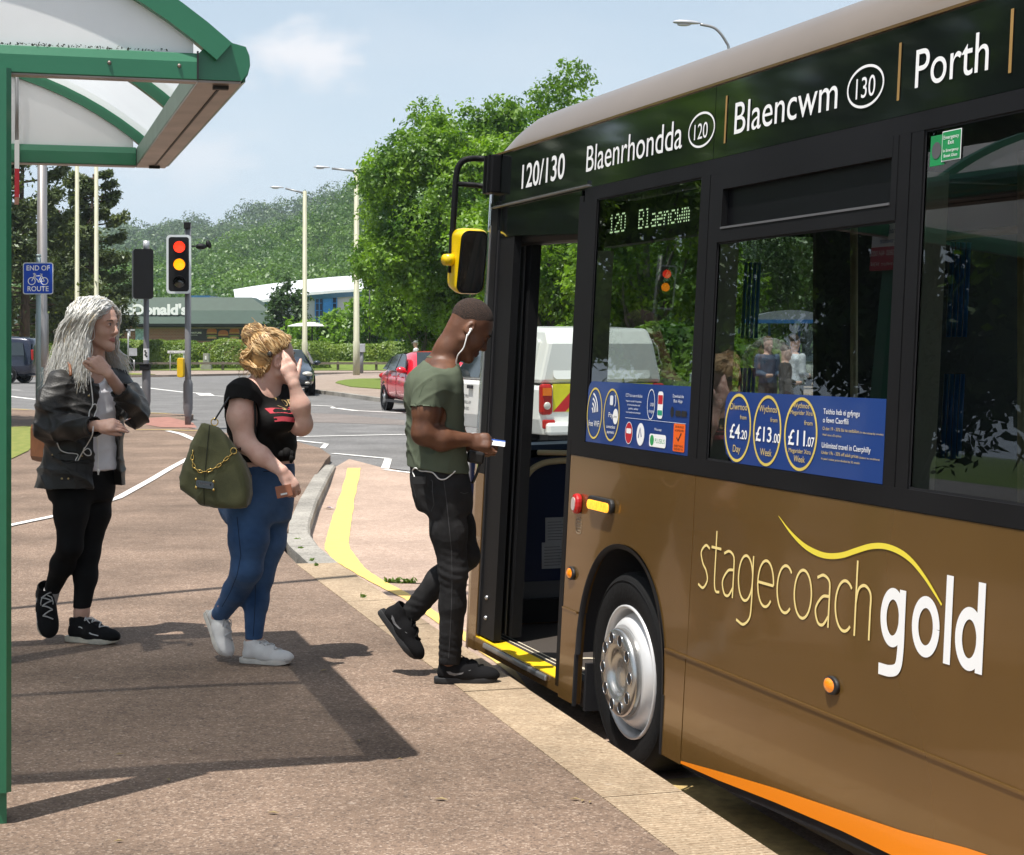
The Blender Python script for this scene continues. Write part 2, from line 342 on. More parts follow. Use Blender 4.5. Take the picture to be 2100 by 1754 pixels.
# pink concrete apron of the bus bay
far_edge = [road_pt(u,v) for u,v in [(691,950),(716,942),(777,958),(855,972),(960,992),(1100,1010)]]
def rz(p, dz): return np.array([p[0], p[1], road_z(p[1])+dz])
mb = MB()
kl = lambda y: .44-.2875*(y-6.39)
left = [(kl(y)-.25, y) for y in (1,3,5,7,9,11,11.9)] + [(-1.55,13.0),(-1.80,14.0),(-2.1,18.0),(-2.3,22.0)]
right = [(kl(y)+2.6, y) for y in (1,3,5,7,9,11,11.9)] + [(1.2,13.0),(1.0,14.0),(.4,18.0),(-.45,20.6)]
v = [(x,y,road_z(y)+.004) for x,y in left]+[(x,y,road_z(y)+.004) for x,y in right]; n = len(left)
mb.add(v, [(i, n+i, n+i+1, i+1) for i in range(n-1)])
e = [rz(p,.004) for p in far_edge]; mb.add([(-2.3,22.0,road_z(22)+.004)] + e[1:5] + [(-.45,20.6,road_z(20)+.004)], [(0,5,4,3,2,1)])
structure(mb.build('bus_bay_surface', m_bay))
# slab joint across the bay
mb = MB(); j0, j1 = road_pt(775,1196), road_pt(1000,1203)
add_band(mb, [(j0[0],j0[1]),(j1[0],j1[1]),(j1[0]+2,j1[1]+.3)], .012, lambda a,b,d: V3((a,b,road_z(b)+.008)))
structure(mb.build('slab_joint', m_soil))
# ---- pavement (top at z = 0)
kin = [tuple((np.array([kl(y), y,0]) - KP*.3)[:2]) for y in (0.5,3,5,7,9,11,11.9)]
P2 = [(-1.66,12.75),(-1.80,14.1),(-1.98,16.5),(-2.2,19.5),(-2.40,22.6)]
edge = [(-2.44,23.6),(-2.75,25.2),(-3.33,27.0),(-4.4,28.8),(-5.75,31.2),(-6.25,33.2),(-6.75,37.2),(-9,38.9),(-11.4,40.0),(-16,40.5),(-30,40.5)]
pav = [(-30,.5)] + kin + P2 + edge
mb = MB(); mb.prism(pav, lambda a,b,d: V3((a,b,d)), -.3, 0); structure(mb.build('pavement', m_pave))
# ---- kerb stones: ribbed boarding kerb, then plain raised kerb round the corner
mb = MB(); y = .6; rg = np.random.default_rng(3)
while y < 11.6:
    L_ = .915; c0 = np.array([kl(y), y, 0]); c1 = c0 + KD*(L_-.008)
    q = [c0, c1, c1-KP*.30, c0-KP*.30]; top = .004 + rg.uniform(-.002,.002)
    ch = .02; vv = [p + [0,0,-.32] for p in q] + [q[0]+[0,0,top-ch], q[1]+[0,0,top-ch], q[2]+[0,0,top], q[3]+[0,0,top]] + [q[0]-KP*ch+[0,0,top], q[1]-KP*ch+[0,0,top]]
    mb.add(vv, [(0,1,5,4),(4,5,9,8),(8,9,6,7),(1,2,6,9,5),(2,3,7,6),(3,0,4,8,7)]); y += .915*.9611
structure(mb.build('kerb', m_kerb))
mb = MB(); path = [(-1.17,12.0),(-1.42,12.95),(-1.58,13.75),(-1.68,14.6),(-1.85,16.7),(-2.05,19.6),(-2.26,22.5)]
for i in range(len(path)-1):
    a, b = np.array(path[i]), np.array(path[i+1]); t = (b-a)/np.linalg.norm(b-a); nn = np.array([-t[1], t[0]]); b = b - t*.01
    tz = [.004, .012, .018, .02, .02, .012, -.05]; z0, z1 = tz[i], tz[i+1]; w = .17 if i > 1 else .22
    vv = [(*a,-.34),(*b,-.34),(*(b+nn*w),-.34),(*(a+nn*w),-.34),(*a,z0-.02),(*b,z1-.02),(*(b+nn*w),z1),(*(a+nn*w),z0),(*(a+nn*.02),z0),(*(b+nn*.02),z1)]
    mb.add(vv, [(0,1,5,4),(4,5,9,8),(8,9,6,7),(1,2,6,9,5),(2,3,7,6),(3,0,4,8,7)])
structure(mb.build('kerb', m_kerb2))
# ---- road markings
def marking(name, polys, m, dz=.009, kind=road_pt):
    mb = MB()
    for q in polys:
        pts = [kind(u,v) for u,v in q]; mb.add([p+[0,0,dz] for p in pts], [tuple(range(len(pts)))])
    return structure(mb.build(name, m))
zx = lambda x, y: (556.7+.3283*x, 902.2+.3283*y)
yl = [zx(*p) for p in [(478,180),(455,260),(428,350),(385,480),(352,590),(335,650),(335,690),(380,750),(480,815),(640,905),(830,1000),(1050,1160),(1240,1290),(1400,1400),(1600,1560)]]
yr = [zx(*p) for p in [(560,180),(543,260),(522,350),(505,480),(490,590),(482,640),(495,690),(540,750),(590,815),(690,880),(850,965),(1040,1090),(1210,1210),(1320,1300),(1500,1420)]]
def jag(pts, s):
    r = np.random.default_rng(5); out = []
    for i in range(len(pts)-1):
        for k in range(5):
            t = k/5; out.append((pts[i][0]*(1-t)+pts[i+1][0]*t + r.normal()*s, pts[i][1]*(1-t)+pts[i+1][1]*t))
    return out + [pts[-1]]
yl, yr = jag(yl,.8), jag(yr,.8); mb = MB(); n = len(yl)
mb.add([rz(road_pt(*p),.009) for p in yl]+[rz(road_pt(*p),.009) for p in yr], [(i,n+i,n+i+1,i+1) for i in range(n-1)])
structure(mb.build('yellow_line', m_yel))
mb = MB()  # second length of yellow line under the bus
for y0, y1 in ((4.0, 6.9),):
    add_band(mb, [(kl(y)+.33, y) for y in np.linspace(y0,y1,8)], .14, lambda a,b,d: V3((a,b,road_z(b)+.009)))
structure(mb.build('yellow_line', m_yel2))
def wline(pts, w, name='white_line', m=None, z=None):
    p = [(on(u,v,z) if z is not None else road_pt(u,v)) for u,v in pts]; mb = MB()
    add_band(mb, [(q[0],q[1]) for q in p], w/2, lambda a,b,d: V3((a,b,(z if z is not None else road_z(b))+.009)))
    return structure(mb.build(name, m or m_wht))
wline([(607,896.7),(832,892),(1000,889)], .16)
wline([(605,904),(664,910.4)], .12); marking('white_line', [[(664,911),(674.6,911.6),(667,921),(656,920)]], m_wht)
wline([(683,931),(800,942)], .10); marking('white_line', [[(789,942),(803.5,943.5),(798,963),(781,961.5)]], m_wht)
wline([(790,964.5),(833,969.5),(1000,990)], .10)
wline([(560,829),(637,831.8),(682,834)], .16); marking('white_line', [[(681,834.5),(689,837),(684,839),(677,837.5)]], m_wht)
wline([(689,838),(729,843),(832,848),(960,853)], .18)
wline([(649,806.5),(773,820.5),(1000,842)], .16, m=m_yel2)
marking('white_line', [[(737,815),(744,815.5),(747,818.5),(740,818)]], m_wht)
wline([(0,811),(24,814),(65,819),(110,823)], .2); wline([(0,800),(24,800.3),(44,801)], .2)
wline([(262,791.5),(376.6,805),(416,807.5)], .2); wline([(416,807.2),(425,812)], .45); wline([(425,811.8),(461,813.5)], .2)
wline([(150,797),(262,791)], .16)
# cycle path lines on the pavement
wline([(-60,1098),(23,1078.5),(112,1060),(180,1042),(242,1022.7),(310,985),(350,961),(387,941)], .085, z=0.)
wline([(344,884.6),(372,891),(405,905.5),(425,914)], .11, z=0.); 
wline([(279,882),(330,882),(384,884),(404,884.5)], .16, m=m_yel2, z=0.); wline([(298,847.5),(347,849)], .2, m=m_yel2, z=0.)
wline([(0,839),(24,839.5),(60,841)], .22, m=m_yel2, z=0.)
marking('tactile_paving', [[(296,858),(345,856),(396,868),(404,878),(330,877),(300,872)]], m_redtac, .007, on)
# covers and patches in the carriageway
marking('road_patch', [[(560,845),(700,850),(830,862),(830,872),(700,868),(600,866),(548,858)]], aggregate('worn_asphalt', (.19,.165,.15), (.13,.12,.11), (.27,.24,.22), 90,.4,.1), .004)
# grass verge by the pavement on the left
g = [on(u,v,0) for u,v in [(-160,884),(24,877),(76,874),(84,890),(78,905),(58,926),(20,944),(-160,985)]]
mb = MB(); mb.add([p+[0,0,.012] for p in g], [tuple(range(len(g)))]); structure(mb.build('grass_verge', m_grass2))
# ---- far side of the junction: footways, verges, banks (all real steps in the ground)
def slab(name, pts, top, m, h=.3):
    mb = MB(); mb.prism([(p[0],p[1]) for p in pts], lambda a,b,d: V3((a,b,d)), top-h, top); return structure(mb.build(name, m))
fk = [on(u,v,0) for u,v in [(600,796),(640,799),(700,806),(773,816),(900,830),(1100,848),(1300,862),(2200,905)]]
ff = [on(u,v,0) for u,v in [(2200,790),(1200,776),(1000,770),(800,765.5),(720,766),(660,769),(625,776),(600,786)]]
slab('footway', fk+ff, 0, m_pave2)
mb = MB(); fkk = [(p[0],p[1]) for p in fk]; l, r = band(fkk, .09); n = len(l)
mb.add([(a,b,-.3) for a,b in r]+[(a,b,.012) for a,b in r]+[(a,b,.012) for a,b in l], [(i,i+1,n+i+1,n+i) for i in range(n-1)]+[(n+i,n+i+1,2*n+i+1,2*n+i) for i in range(n-1)])
structure(mb.build('kerb', m_kerb2))
g = [on(u,v,.02) for u,v in [(688,785),(694,781.5),(710,779),(740,777),(780,776.5),(1000,779),(1600,790),(1600,830),(1000,812),(850,801),(775,797),(720,793)]]
slab('grass_verge', g, .03, m_grass)
slab('footway', [(-70,86),(-27,86),(-22.0,84.2),(-18.9,83),(-16.5,84.5),(-13.5,88.5),(-9,91.5),(-6,92.2),(60,92.2),(60,97.5),(-70,97.5)], 0, m_pave2)
slab('grass_verge', [(-30,86.3),(-22.0,84.6),(-18.95,83.4),(-17.2,84.7),(-19,88),(-30,88.6)], .03, m_grass2)
# grassy bank rising behind the timber rail
mb = MB(); xs = list(range(-90,121,6)); prof = [(97.5,.02),(99.5,.05),(102,.12),(107,.40),(113,.62),(122,.62),(240,.7)]
v = [(x,y,z) for y,z in prof for x in xs]; nx = len(xs)
mb.add(v, [(j*nx+i, j*nx+i+1, (j+1)*nx+i+1, (j+1)*nx+i) for j in range(len(prof)-1) for i in range(nx-1)]); structure(mb.build('grass_bank', m_grass))

# ------------------------------------------------------------------ bus shelter
m_green = mat('green_powder_coat', (.022,.165,.080), .38, 0, .06, 3, .04, 40, coat=.2)
m_green2 = mat('green_grey_aluminium', (.20,.29,.235), .45, .15, .1, 8)
m_soffit = mat('bounce_tinted_aluminium', (.33,.27,.235), .35, .55, .22, 5, .05, 30, stretch=(1,1,1))  # brown cast is reflected light on the underside, put into the metal colour
m_blk = mat('black_rubber', (.012,.012,.013), .6, 0, .05)
def milky(name, col, transp, transl):
    m = bpy.data.materials.new(name); m.use_nodes = True; nt = m.node_tree; nt.nodes.clear(); N = nt.nodes.new; L = nt.links.new
    out = N('ShaderNodeOutputMaterial'); d = N('ShaderNodeBsdfDiffuse'); t = N('ShaderNodeBsdfTranslucent'); c = N('ShaderNodeBsdfTransparent'); g = N('ShaderNodeBsdfGlossy'); g.inputs['Roughness'].default_value = .25
    tc = N('ShaderNodeTexCoord'); n = N('ShaderNodeTexNoise'); n.inputs['Scale'].default_value = 4; n.inputs['Detail'].default_value = 6; L(tc.outputs['Object'], n.inputs['Vector'])
    mx = N('ShaderNodeMixRGB'); L(n.outputs[0], mx.inputs[0]); mx.inputs[1].default_value = (*[x*.86 for x in col],1); mx.inputs[2].default_value = (*col,1)
    for s in (d,t): L(mx.outputs[0], s.inputs[0])
    c.inputs[0].default_value = (.95,.97,.97,1)
    a = N('ShaderNodeMixShader'); a.inputs[0].default_value = transl; L(d.outputs[0], a.inputs[1]); L(t.outputs[0], a.inputs[2])
    b = N('ShaderNodeMixShader'); b.inputs[0].default_value = transp; L(a.outputs[0], b.inputs[1]); L(c.outputs[0], b.inputs[2])
    e = N('ShaderNodeMixShader'); e.inputs[0].default_value = .06; L(b.outputs[0], e.inputs[1]); L(g.outputs[0], e.inputs[2]); L(e.outputs[0], out.inputs[0]); MATS[name] = m; return m
m_poly = milky('white_polycarbonate', (.96,.97,.97), .22, .5)
m_gable = milky('white_gable_panel', (.98,.98,.98), .04, .25)
S0 = np.array([-1.58,5.54,0.])
sf = lambda a,z,c=0: S0 + KP*a + KD*c + np.array([0,0,z])      # section across the shelter, extruded along the kerb
sh = thing('bus_shelter', 'green framed bus shelter with curved white translucent roof and deep gutter', 'bus shelter', tuple(S0))
def spart(name, mb, m, parent=sh, bevel=0):
    o = mb.build(name, m, parent, bevel); o.location = -S0 if parent is sh else (0,0,0); return o
for c in (0., 2.84):
    mb = MB(); a0, w = -.13, .13
    prof = [(a0,c-.06),(a0+.03,c-.07),(a0+.055,c-.07),(a0+.06,c-.06),(a0+.075,c-.06),(a0+.08,c-.07),(a0+.115,c-.07),(a0+w,c-.055),(a0+w,c+.05),(a0,c+.05)]
    mb.prism(prof, lambda a,cc,z: sf(a,z,cc), .10, 2.36); mb.prism([(a0+.012,c-.05),(a0+w-.014,c-.05),(a0+w-.014,c+.04),(a0+.012,c+.04)], lambda a,cc,z: sf(a,z,cc), 0, .10)
    spart('post', mb, m_green)
for c in (0.,1.45,2.84):
    mb = MB(); mb.box(sf(-1.5,1.2,c), (.08,.08,2.4), ax=np.array([KP,KD,[0,0,1]])); spart('rear_post', mb, m_green)
mb = MB()
for c0, c1 in ((.05,1.40),(1.50,2.85)): mb.prism([(c0,.3),(c1,.3),(c1,2.2),(c0,2.2)], lambda c,z,d: sf(-1.5+d,z,c), -.004, .004)
spart('rear_pane', mb, glass('clear_pane', (.9,.93,.92)))
gut = [(.582,2.437),(.636,2.493),(.735,2.469),(.747,2.440),(.749,2.415),(.742,2.385),(.722,2.357),(.582,2.357)]
mb = MB(); mb.prism(gut, lambda a,z,c: sf(a,z,c), .0, 2.88); gu = spart('gutter', mb, m_green2, bevel=.003)
mb = MB(); mb.prism([(a,z) for a,z in gut], lambda a,z,c: sf(a+(.002 if a>.6 else -.002),z+.001,c), -.006, .03); spart('gutter_end_cap', mb, m_green)
mb = MB(); mb.prism([(.736,2.467),(.751,2.440),(.753,2.415),(.745,2.383),(.727,2.357)][::-1]+[(.737,2.36),(.741,2.42)][::-1], lambda a,z,c: sf(a+.003,z,c), .03, 2.88); spart('gutter_fascia', mb, m_green)
mb = MB(); mb.prism([(.583,2.349),(.722,2.349),(.722,2.356),(.583,2.356)], lambda a,z,c: sf(a,z,c), .0, 2.88, 0)
so = spart('soffit', mb, m_soffit)
mb = MB(); mb.prism([(.660,2.346),(.668,2.346),(.668,2.3489),(.660,2.3489)], lambda a,z,c: sf(a,z,c), .06, 2.82)
for c in (.07,2.78): mb.box(sf(.664,2.344,c), (.05,.03,.012), ax=np.array([KP,KD,[0,0,1]]))
o = spart('soffit_joint', mb, m_blk, so)
for c, nm in ((0.,'end_beam'),(2.83,'end_beam')):
    mb = MB(); mb.prism([(c-.03,2.352),(c+.03,2.352),(c+.03,2.44),(c-.018,2.44),(c-.03,2.41)], lambda cc,z,d: sf(d,z,cc), -1.62, .58); b = spart(nm, mb, m_green, bevel=.003)
    mb = MB(); mb.prism([(c-.028,2.346),(c+.028,2.346),(c+.028,2.351),(c-.028,2.351)], lambda cc,z,d: sf(d,z,cc), .0, .578); spart('beam_underside', mb, m_soffit, b)
mb = MB(); mb.box(sf(-1.55,2.39,1.44), (.1,2.88,.1), ax=np.array([KP,KD,[0,0,1]])); spart('rear_rail', mb, m_green)
RC, RZ, RR = -.42, 1.20, 1.66
ang = np.linspace(R(49), R(131), 25)
arc = lambda r: [(RC + r*math.cos(t), RZ + r*math.sin(t)) for t in ang]
for c in (-.012, 1.45, 2.84):
    mb = MB(); A, B = arc(RR+.03), arc(RR-.045); n = len(A)
    mb.add([sf(a,z,c-.025) for a,z in A]+[sf(a,z,c-.025) for a,z in B]+[sf(a,z,c+.025) for a,z in A]+[sf(a,z,c+.025) for a,z in B],
           [(i,i+1,n+i+1,n+i) for i in range(n-1)]+[(2*n+i+1,2*n+i,3*n+i,3*n+i+1) for i in range(n-1)]+[(2*n+i,2*n+i+1,i+1,i) for i in range(n-1)]+[(n+i,n+i+1,3*n+i+1,3*n+i) for i in range(n-1)])
    spart('roof_arch', mb, m_green)
for c0, c1 in ((.016,1.422),(1.478,2.812)):
    mb = MB(); A = arc(RR); n = len(A); mb.add([sf(a,z,c0) for a,z in A]+[sf(a,z,c1) for a,z in A], [(i,i+1,n+i+1,n+i) for i in range(n-1)], smooth=True); spart('roof_panel', mb, m_poly)
for c in (.006, 2.835):
    B = [p for p in arc(RR-.04) if p[1] > 2.43]; mb = MB(); mb.prism([(B[0][0],2.43)]+B+[(B[-1][0],2.43)], lambda a,z,d: sf(a,z,c+d), -.003, .003); spart('gable_panel', mb, m_gable)
# moss and grime along the foot of the near gable
rg_ = np.random.default_rng(9); c_ = np.array([sf(a, 2.443+abs(rg_.normal())*.004, -.02+rg_.uniform(0,.02)) for a in rg_.uniform(-1.5,.5,700) if rg_.uniform() < .4+.6*(.5+.5*math.sin(a*9))]); v_, f_ = cards(c_, .0055, rg_)
o = mesh_np('moss', v_-S0, f_, mat('dark_moss', (.05,.055,.03), .95, 0, .3, 40), sh); o['kind'] = 'stuff'
mb = MB()
for a in (-.9,-.3,.3,.52): mb.ball(sf(a,2.395,-.032), (.007,.007,.007), 0, 8)
spart('bolt', mb, m_soffit); mb = MB(); mb.box(sf(.579,2.40,-.031), (.006,.004,.09), ax=np.array([KP,KD,[0,0,1]])); spart('joint_seal', mb, m_blk)
# information sign hanging under the roof
m_white = mat('white_enamel', (.8,.8,.79), .4, 0, .04); m_red = mat('red_enamel', (.50,.02,.035), .35, 0, .05); m_sgrey = mat('grey_bracket', (.3,.3,.3), .4, .6)
sg = thing('hanging_sign', 'red and white information sign hanging under the shelter roof', 'sign', tuple(sf(.0,2.24,2.74)))
def hs(name, mb, m): o = mb.build(name, m, sg); o.location = -sf(.0,2.24,2.74); return o
mb = MB(); mb.box(sf(.03,2.36,2.74), (.02,.44,.13), ax=np.array([KP,KD,[0,0,1]])); hs('white_panel', mb, m_white)
mb = MB(); mb.box(sf(.03,2.23,2.74), (.02,.44,.13), ax=np.array([KP,KD,[0,0,1]])); hs('red_panel', mb, m_red)
mb = MB(); mb.cyl(sf(.03,2.426,2.6), sf(.03,2.80,2.6), .008); mb.cyl(sf(.03,2.426,2.8), sf(.03,2.80,2.8), .008); hs('hanger', mb, m_sgrey)
fr = plane_frame(sf(.0415,2.17,2.52), KD, (0,0,1)); mb = MB(); add_text(mb, 'freephone 0800 464 0000', fr, .03, .075, w=.42, h=.032); add_text(mb, 'traveline   Traveltext  84268', fr, .03, .02, w=.40, h=.022); hs('lettering', mb, m_white)
mb = MB(); add_text(mb, 'Bus information', fr, .03, .20, w=.3, h=.03); add_text(mb, 'Cymru Traveline', fr, .03, .145, w=.33, h=.03); hs('lettering', mb, mat('blue_print', (.02,.08,.3), .4))
# ------------------------------------------------------------------ hills and woods
m_hill = grassmat('hillside', (.07,.12,.03), (.05,.085,.022), .03)
def interp(pts, x): p = sorted(pts); return np.interp(x, [a for a,_ in p], [b for _,b in p])
class Hill:
    """ridge whose crest line follows measured heights at a distance yc; slopes down towards the viewer"""
    def __init__(s, yc, crest, y0, z0, yb):
        s.yc, s.y0, s.z0, s.yb = yc, y0, z0, yb
        s.c = [((u-1050)/F_PX*yc, EYE+(705-v)/F_PX*yc) for u,v in crest]
    def z(s, x, y):
        x = np.asarray(x, float); y = np.asarray(y, float); zc = np.interp(x*s.yc/np.maximum(y,1)*1.0, [a for a,_ in s.c], [b for _,b in s.c])
        t = np.clip((y-s.y0)/(s.yc-s.y0), 0, 1); up = s.z0 + (zc-s.z0)*t**1.15
        tb = np.clip((y-s.yc)/(s.yb-s.yc), 0, 1); return np.where(y <= s.yc, up, zc*(1-tb*.6))
    def build(s, name, x0, x1, nx=60, ny=14):
        ys = np.concatenate([np.linspace(s.y0, s.yc, ny), np.linspace(s.yc, s.yb, 5)[1:]]); u = np.linspace(x0, x1, nx)
        X, Y = np.meshgrid(u, ys); X = X*Y/s.yc; Z = s.z(X, Y); v = np.stack([X,Y,Z],-1).reshape(-1,3); m = len(ys)
        f = np.array([(j*nx+i, j*nx+i+1, (j+1)*nx+i+1, (j+1)*nx+i) for j in range(m-1) for i in range(nx-1)])
        return structure(mesh_np(name, v, f, m_hill, smooth=True))
near = Hill(470, [(-900,650),(100,620),(250,585),(400,560),(500,535),(580,520),(640,488),(690,445),(720,420),(800,395),(1100,350),(1500,345),(2600,380),(4000,420)], 250, .4, 900)
far = Hill(1000, [(-1500,540),(-300,520),(100,505),(250,492),(330,487),(394,480),(472,474),(500,455),(520,452),(555,445),(593,442),(656,428),(696,420),(800,412),(1300,400),(2600,420),(4000,460)], 480, 2, 1800)
back = Hill(2600, [(-1500,500),(-300,478),(200,468),(260,466),(345,472),(420,484),(700,500),(3000,480)], 1500, 5, 4000)
near.build('hill', -250, 420); far.build('hill', -700, 800); back.build('hill', -1800, 1600)
m_wood1 = leafmat('wood_leaves', (.115,.21,.024), (.030,.085,.012), .10, .3)
m_wood2 = leafmat('far_wood_leaves', (.075,.135,.03), (.028,.065,.02), .06, .2)
def wood(name, hill, n, x0, x1, ya, yb, r, ncards, csize, m, seed, label, ground=0.45):
    rg = np.random.default_rng(seed); C = []; 
    y = ya + (yb-ya)*rg.uniform(0,1,n); x = (x0 + (x1-x0)*rg.uniform(0,1,n))*y/hill.yc; z = hill.z(x, y)
    rad = rg.uniform(r*.65, r*1.25, n); tall = rg.uniform(.9,1.35,n)
    d = rg.normal(size=(n, ncards, 3)); d /= np.linalg.norm(d, axis=2)[:,:,None]; d[:,:,2] = np.abs(d[:,:,2])*1.0-.18
    # lumpy crowns
    ph = rg.uniform(0,6,(n,1)); lump = 1+.22*np.sin(d[:,:,0]*4+ph)*np.sin(d[:,:,2]*5+ph*2)+.12*np.sin(d[:,:,1]*9+ph*3)
    p = d*(rad[:,None]*lump*rg.uniform(.86,1.04,(n,ncards)))[:,:,None]; p[:,:,2] *= tall[:,None]
    p += np.stack([x,y,z+rad*ground*tall],-1)[:,None,:]; nr = d.reshape(-1,3)
    v, f = cards(p.reshape(-1,3), csize, rg, nrm=nr*2.0)
    o = mesh_np(name, v, f, m); return tag(o, label, 'woodland', None, 'stuff')
wood('woodland', near, 760, -165, 60, 262, 480, 5.2, 600, .44, m_wood1, 11, 'dense green deciduous wood covering the near hillside')
wood('woodland', far, 1100, -330, 60, 560, 1010, 7.0, 230, .95, m_wood2, 12, 'bluish distant wood along the far ridge')
# the one big tree standing on the far skyline
# ------------------------------------------------------------------ trees
m_bark = mat('brown_bark', (.14,.095,.065), .95, 0, .25, 12, .9, 25, stretch=(1,1,.25))
m_bark2 = mat('grey_bark', (.13,.12,.10), .95, 0, .2, 10, .7, 25, stretch=(1,1,.25))
m_ash = leafmat('ash_leaves', (.215,.36,.024), (.04,.11,.009), .8, .42)
m_lime = leafmat('light_leaves', (.20,.33,.035), (.11,.22,.02), 1.2, .4)
m_dark = leafmat('dark_leaves', (.05,.10,.022), (.03,.06,.014), 1., .25)
m_olive = leafmat('olive_leaves', (.13,.15,.05), (.08,.10,.03), 1., .3)
m_pine = leafmat('pine_needles', (.115,.145,.045), (.055,.08,.028), .7, .2)
def tree(name, label, base, h, w, n, cs, leaf, bark, seed, trunk=.16, clear=.22, ncl=60, group='broadleaved trees beyond the junction', depth=None, lean=0, shell=.62):
    """trunk with limbs; crown of leaf sprays gathered in uneven clumps"""
    rg = np.random.default_rng(seed); base = V3(base); t = thing(name, label, 'tree', tuple(base), group)
    ncl = int(ncl*1.25); n = int(n*.72); depth = depth or w; cz = h*(clear+(1-clear)*.5); rh = h*(1-clear)/2
    cl = []
    while len(cl) < ncl:
        p = rg.uniform(-1,1,3); q = np.linalg.norm(p)
        if q > 1 or q < .35: continue
        taper = 1 - .28*max(0,p[2])**1.5 - .12*max(0,-p[2])
        cl.append([p[0]*w/2*taper, p[1]*depth/2*taper, cz + p[2]*rh])
    cl = np.array(cl); cr = rg.uniform(.5,1.15,ncl)*w*.105*(1-.45*np.clip((cl[:,2]-cz)/rh,0,1)**2)
    ix = rg.choice(ncl, n, p=cr**2/(cr**2).sum()); d = rg.normal(size=(n,3)); d /= np.linalg.norm(d,axis=1)[:,None]
    rad = cr[ix]*(shell + (1.15-shell)*rg.uniform(0,1,n)**.7)
    p = cl[ix] + d*rad[:,None]*np.array([1,1,.78])
    # leaves sit along short drooping sprays
    g = 6; m_ = n//g; sd = d[:m_]*.55 + rg.normal(size=(m_,3))*.45 + np.array([0,0,.12]); sd /= np.linalg.norm(sd,axis=1)[:,None]; j_ = np.arange(g)[None,:,None]
    p = (p[:m_,None,:] + sd[:,None,:]*cs*.85*(j_-1) + np.array([0,0,-.035])*cs*j_**2 + rg.normal(size=(m_,g,3))*cs*.30).reshape(-1,3); d = np.repeat(d[:m_],g,0); n = len(p)
    # stray sprays that loosen the outline
    k = n//30; j = rg.integers(0,n,k); p[j] += rg.normal(size=(k,3))*w*.02
    v, f = cards(p, cs, rg, nrm=d*.75+np.array([0,0,.35])); mesh_np('crown', v, f, leaf, t)
    mb = MB(); top = np.array([lean, 0, h*.72]); path = smooth_path([(0,0,-.3),(.05*h*.1,0,h*.2),(-.03*h*.2,.02*h,h*.45),top], 4)
    mb.tube(path, np.linspace(trunk*1.15, trunk*.25, len(path)), 10)
    for i in rg.permutation(ncl)[:16]:
        c = cl[i]; s = path[min(len(path)-1, int(len(path)*np.clip(c[2]/h*.75-.1,.15,.9)))]
        mid = (s+c)/2 + np.array([0,0,-.05*h*.3]) + rg.normal(size=3)*.02*h
        mb.tube(smooth_path([s, mid, c], 3), np.linspace(trunk*.4, trunk*.08, 7), 6)
    mb.build('trunk', bark, t); return t
def pine(name, label, base, h, w, n, cs, seed, trunk=.3, group='dark pine trees'):
    rg = np.random.default_rng(seed); base = V3(base); t = thing(name, label, 'tree', tuple(base), group); mb = MB()
    path = smooth_path([(0,0,-.3),(.1,0,h*.3),(-.1,0,h*.6),(0.05,0,h*.98)], 5); mb.tube(path, np.linspace(trunk, trunk*.15, len(path)), 10)
    P, D = [], []
    nb = 62
    for i in range(nb):
        fz = .16 + .82*(i+rg.uniform(0,.9))/nb; a = rg.uniform(0, 2*math.pi); L = w/2*(1.05-fz*.78)*rg.uniform(.65,1.15)*(1 if fz>.28 else .8)
        s = np.array([0,0,h*fz]); dr = np.array([math.cos(a), math.sin(a), 0]); e = s + dr*L + np.array([0,0,L*rg.uniform(.05,.38)]); m = (s+e)/2 + np.array([0,0,-.08*L])
        br = smooth_path([s, m, e], 5); mb.tube(br, np.linspace(trunk*.22, .015, len(br)), 5)
        k = int(n/nb); tt = rg.uniform(.28,1.0,k)**.75; idx = tt*(len(br)-1); i0 = np.floor(idx).astype(int).clip(0,len(br)-2); fr = (idx-i0)[:,None]; B = np.array(br)
        pos = B[i0]*(1-fr)+B[i0+1]*fr; side = np.array([-dr[1],dr[0],0])
        spread = (L*.30*(1.1-tt*.65))[:,None]*rg.normal(size=(k,1))*.8
        pos = pos + side*spread + dr*np.abs(spread)*.35 + np.array([0,0,1])*rg.normal(size=(k,1))*L*.075 + rg.normal(size=(k,3))*.06
        P.append(pos); dd = rg.normal(size=(k,3))*.5 + np.array([0,0,1.]); D.append(dd)
    P = np.concatenate(P); D = np.concatenate(D); v, f = cards(P, cs, rg, aspect=2.2, nrm=D); mesh_np('crown', v, f, m_pine, t)
    mb.build('trunk', m_bark, t); return t
pine('pine_tree', 'tallest dark pine tree behind the grey column, its trunk bare at the foot', at(48,752,92)*[1,1,0], 13.4, 11.5, 46000, .15, 21)
pine('pine_tree', 'open dark pine tree reaching right over the restaurant roof', at(190,752,98)*[1,1,0], 11.2, 8.0, 30000, .14, 22)
pine('pine_tree', 'bushy dark pine tree filling the space between the two cream poles', at(120,752,104)*[1,1,0], 9.6, 8.6, 30000, .15, 23)
tree('ash_tree', 'large bright green ash tree rising beyond the red car', at(962,760,62)*[1,1,0], 10.2, 7.4, 120000, .105, m_ash, m_bark2, 31, .22, .20, 95)
tree('ash_tree', 'tallest bright green ash tree directly behind the bus front', at(1150,760,67)*[1,1,0], 11.8, 10.0, 130000, .11, m_ash, m_bark2, 52, .22, .14, 120)
tree('ash_tree', 'bright green ash tree with low branches beside the tall lamp post', at(868,757,72)*[1,1,0], 7.4, 5.2, 50000, .11, m_ash, m_bark2, 33, .15, .2, 50)
tree('ash_tree', 'green tree seen through the door of the bus', at(1130,800,50)*[1,1,0], 7.2, 6.0, 60000, .105, m_ash, m_bark2, 34, .18, .12, 60)
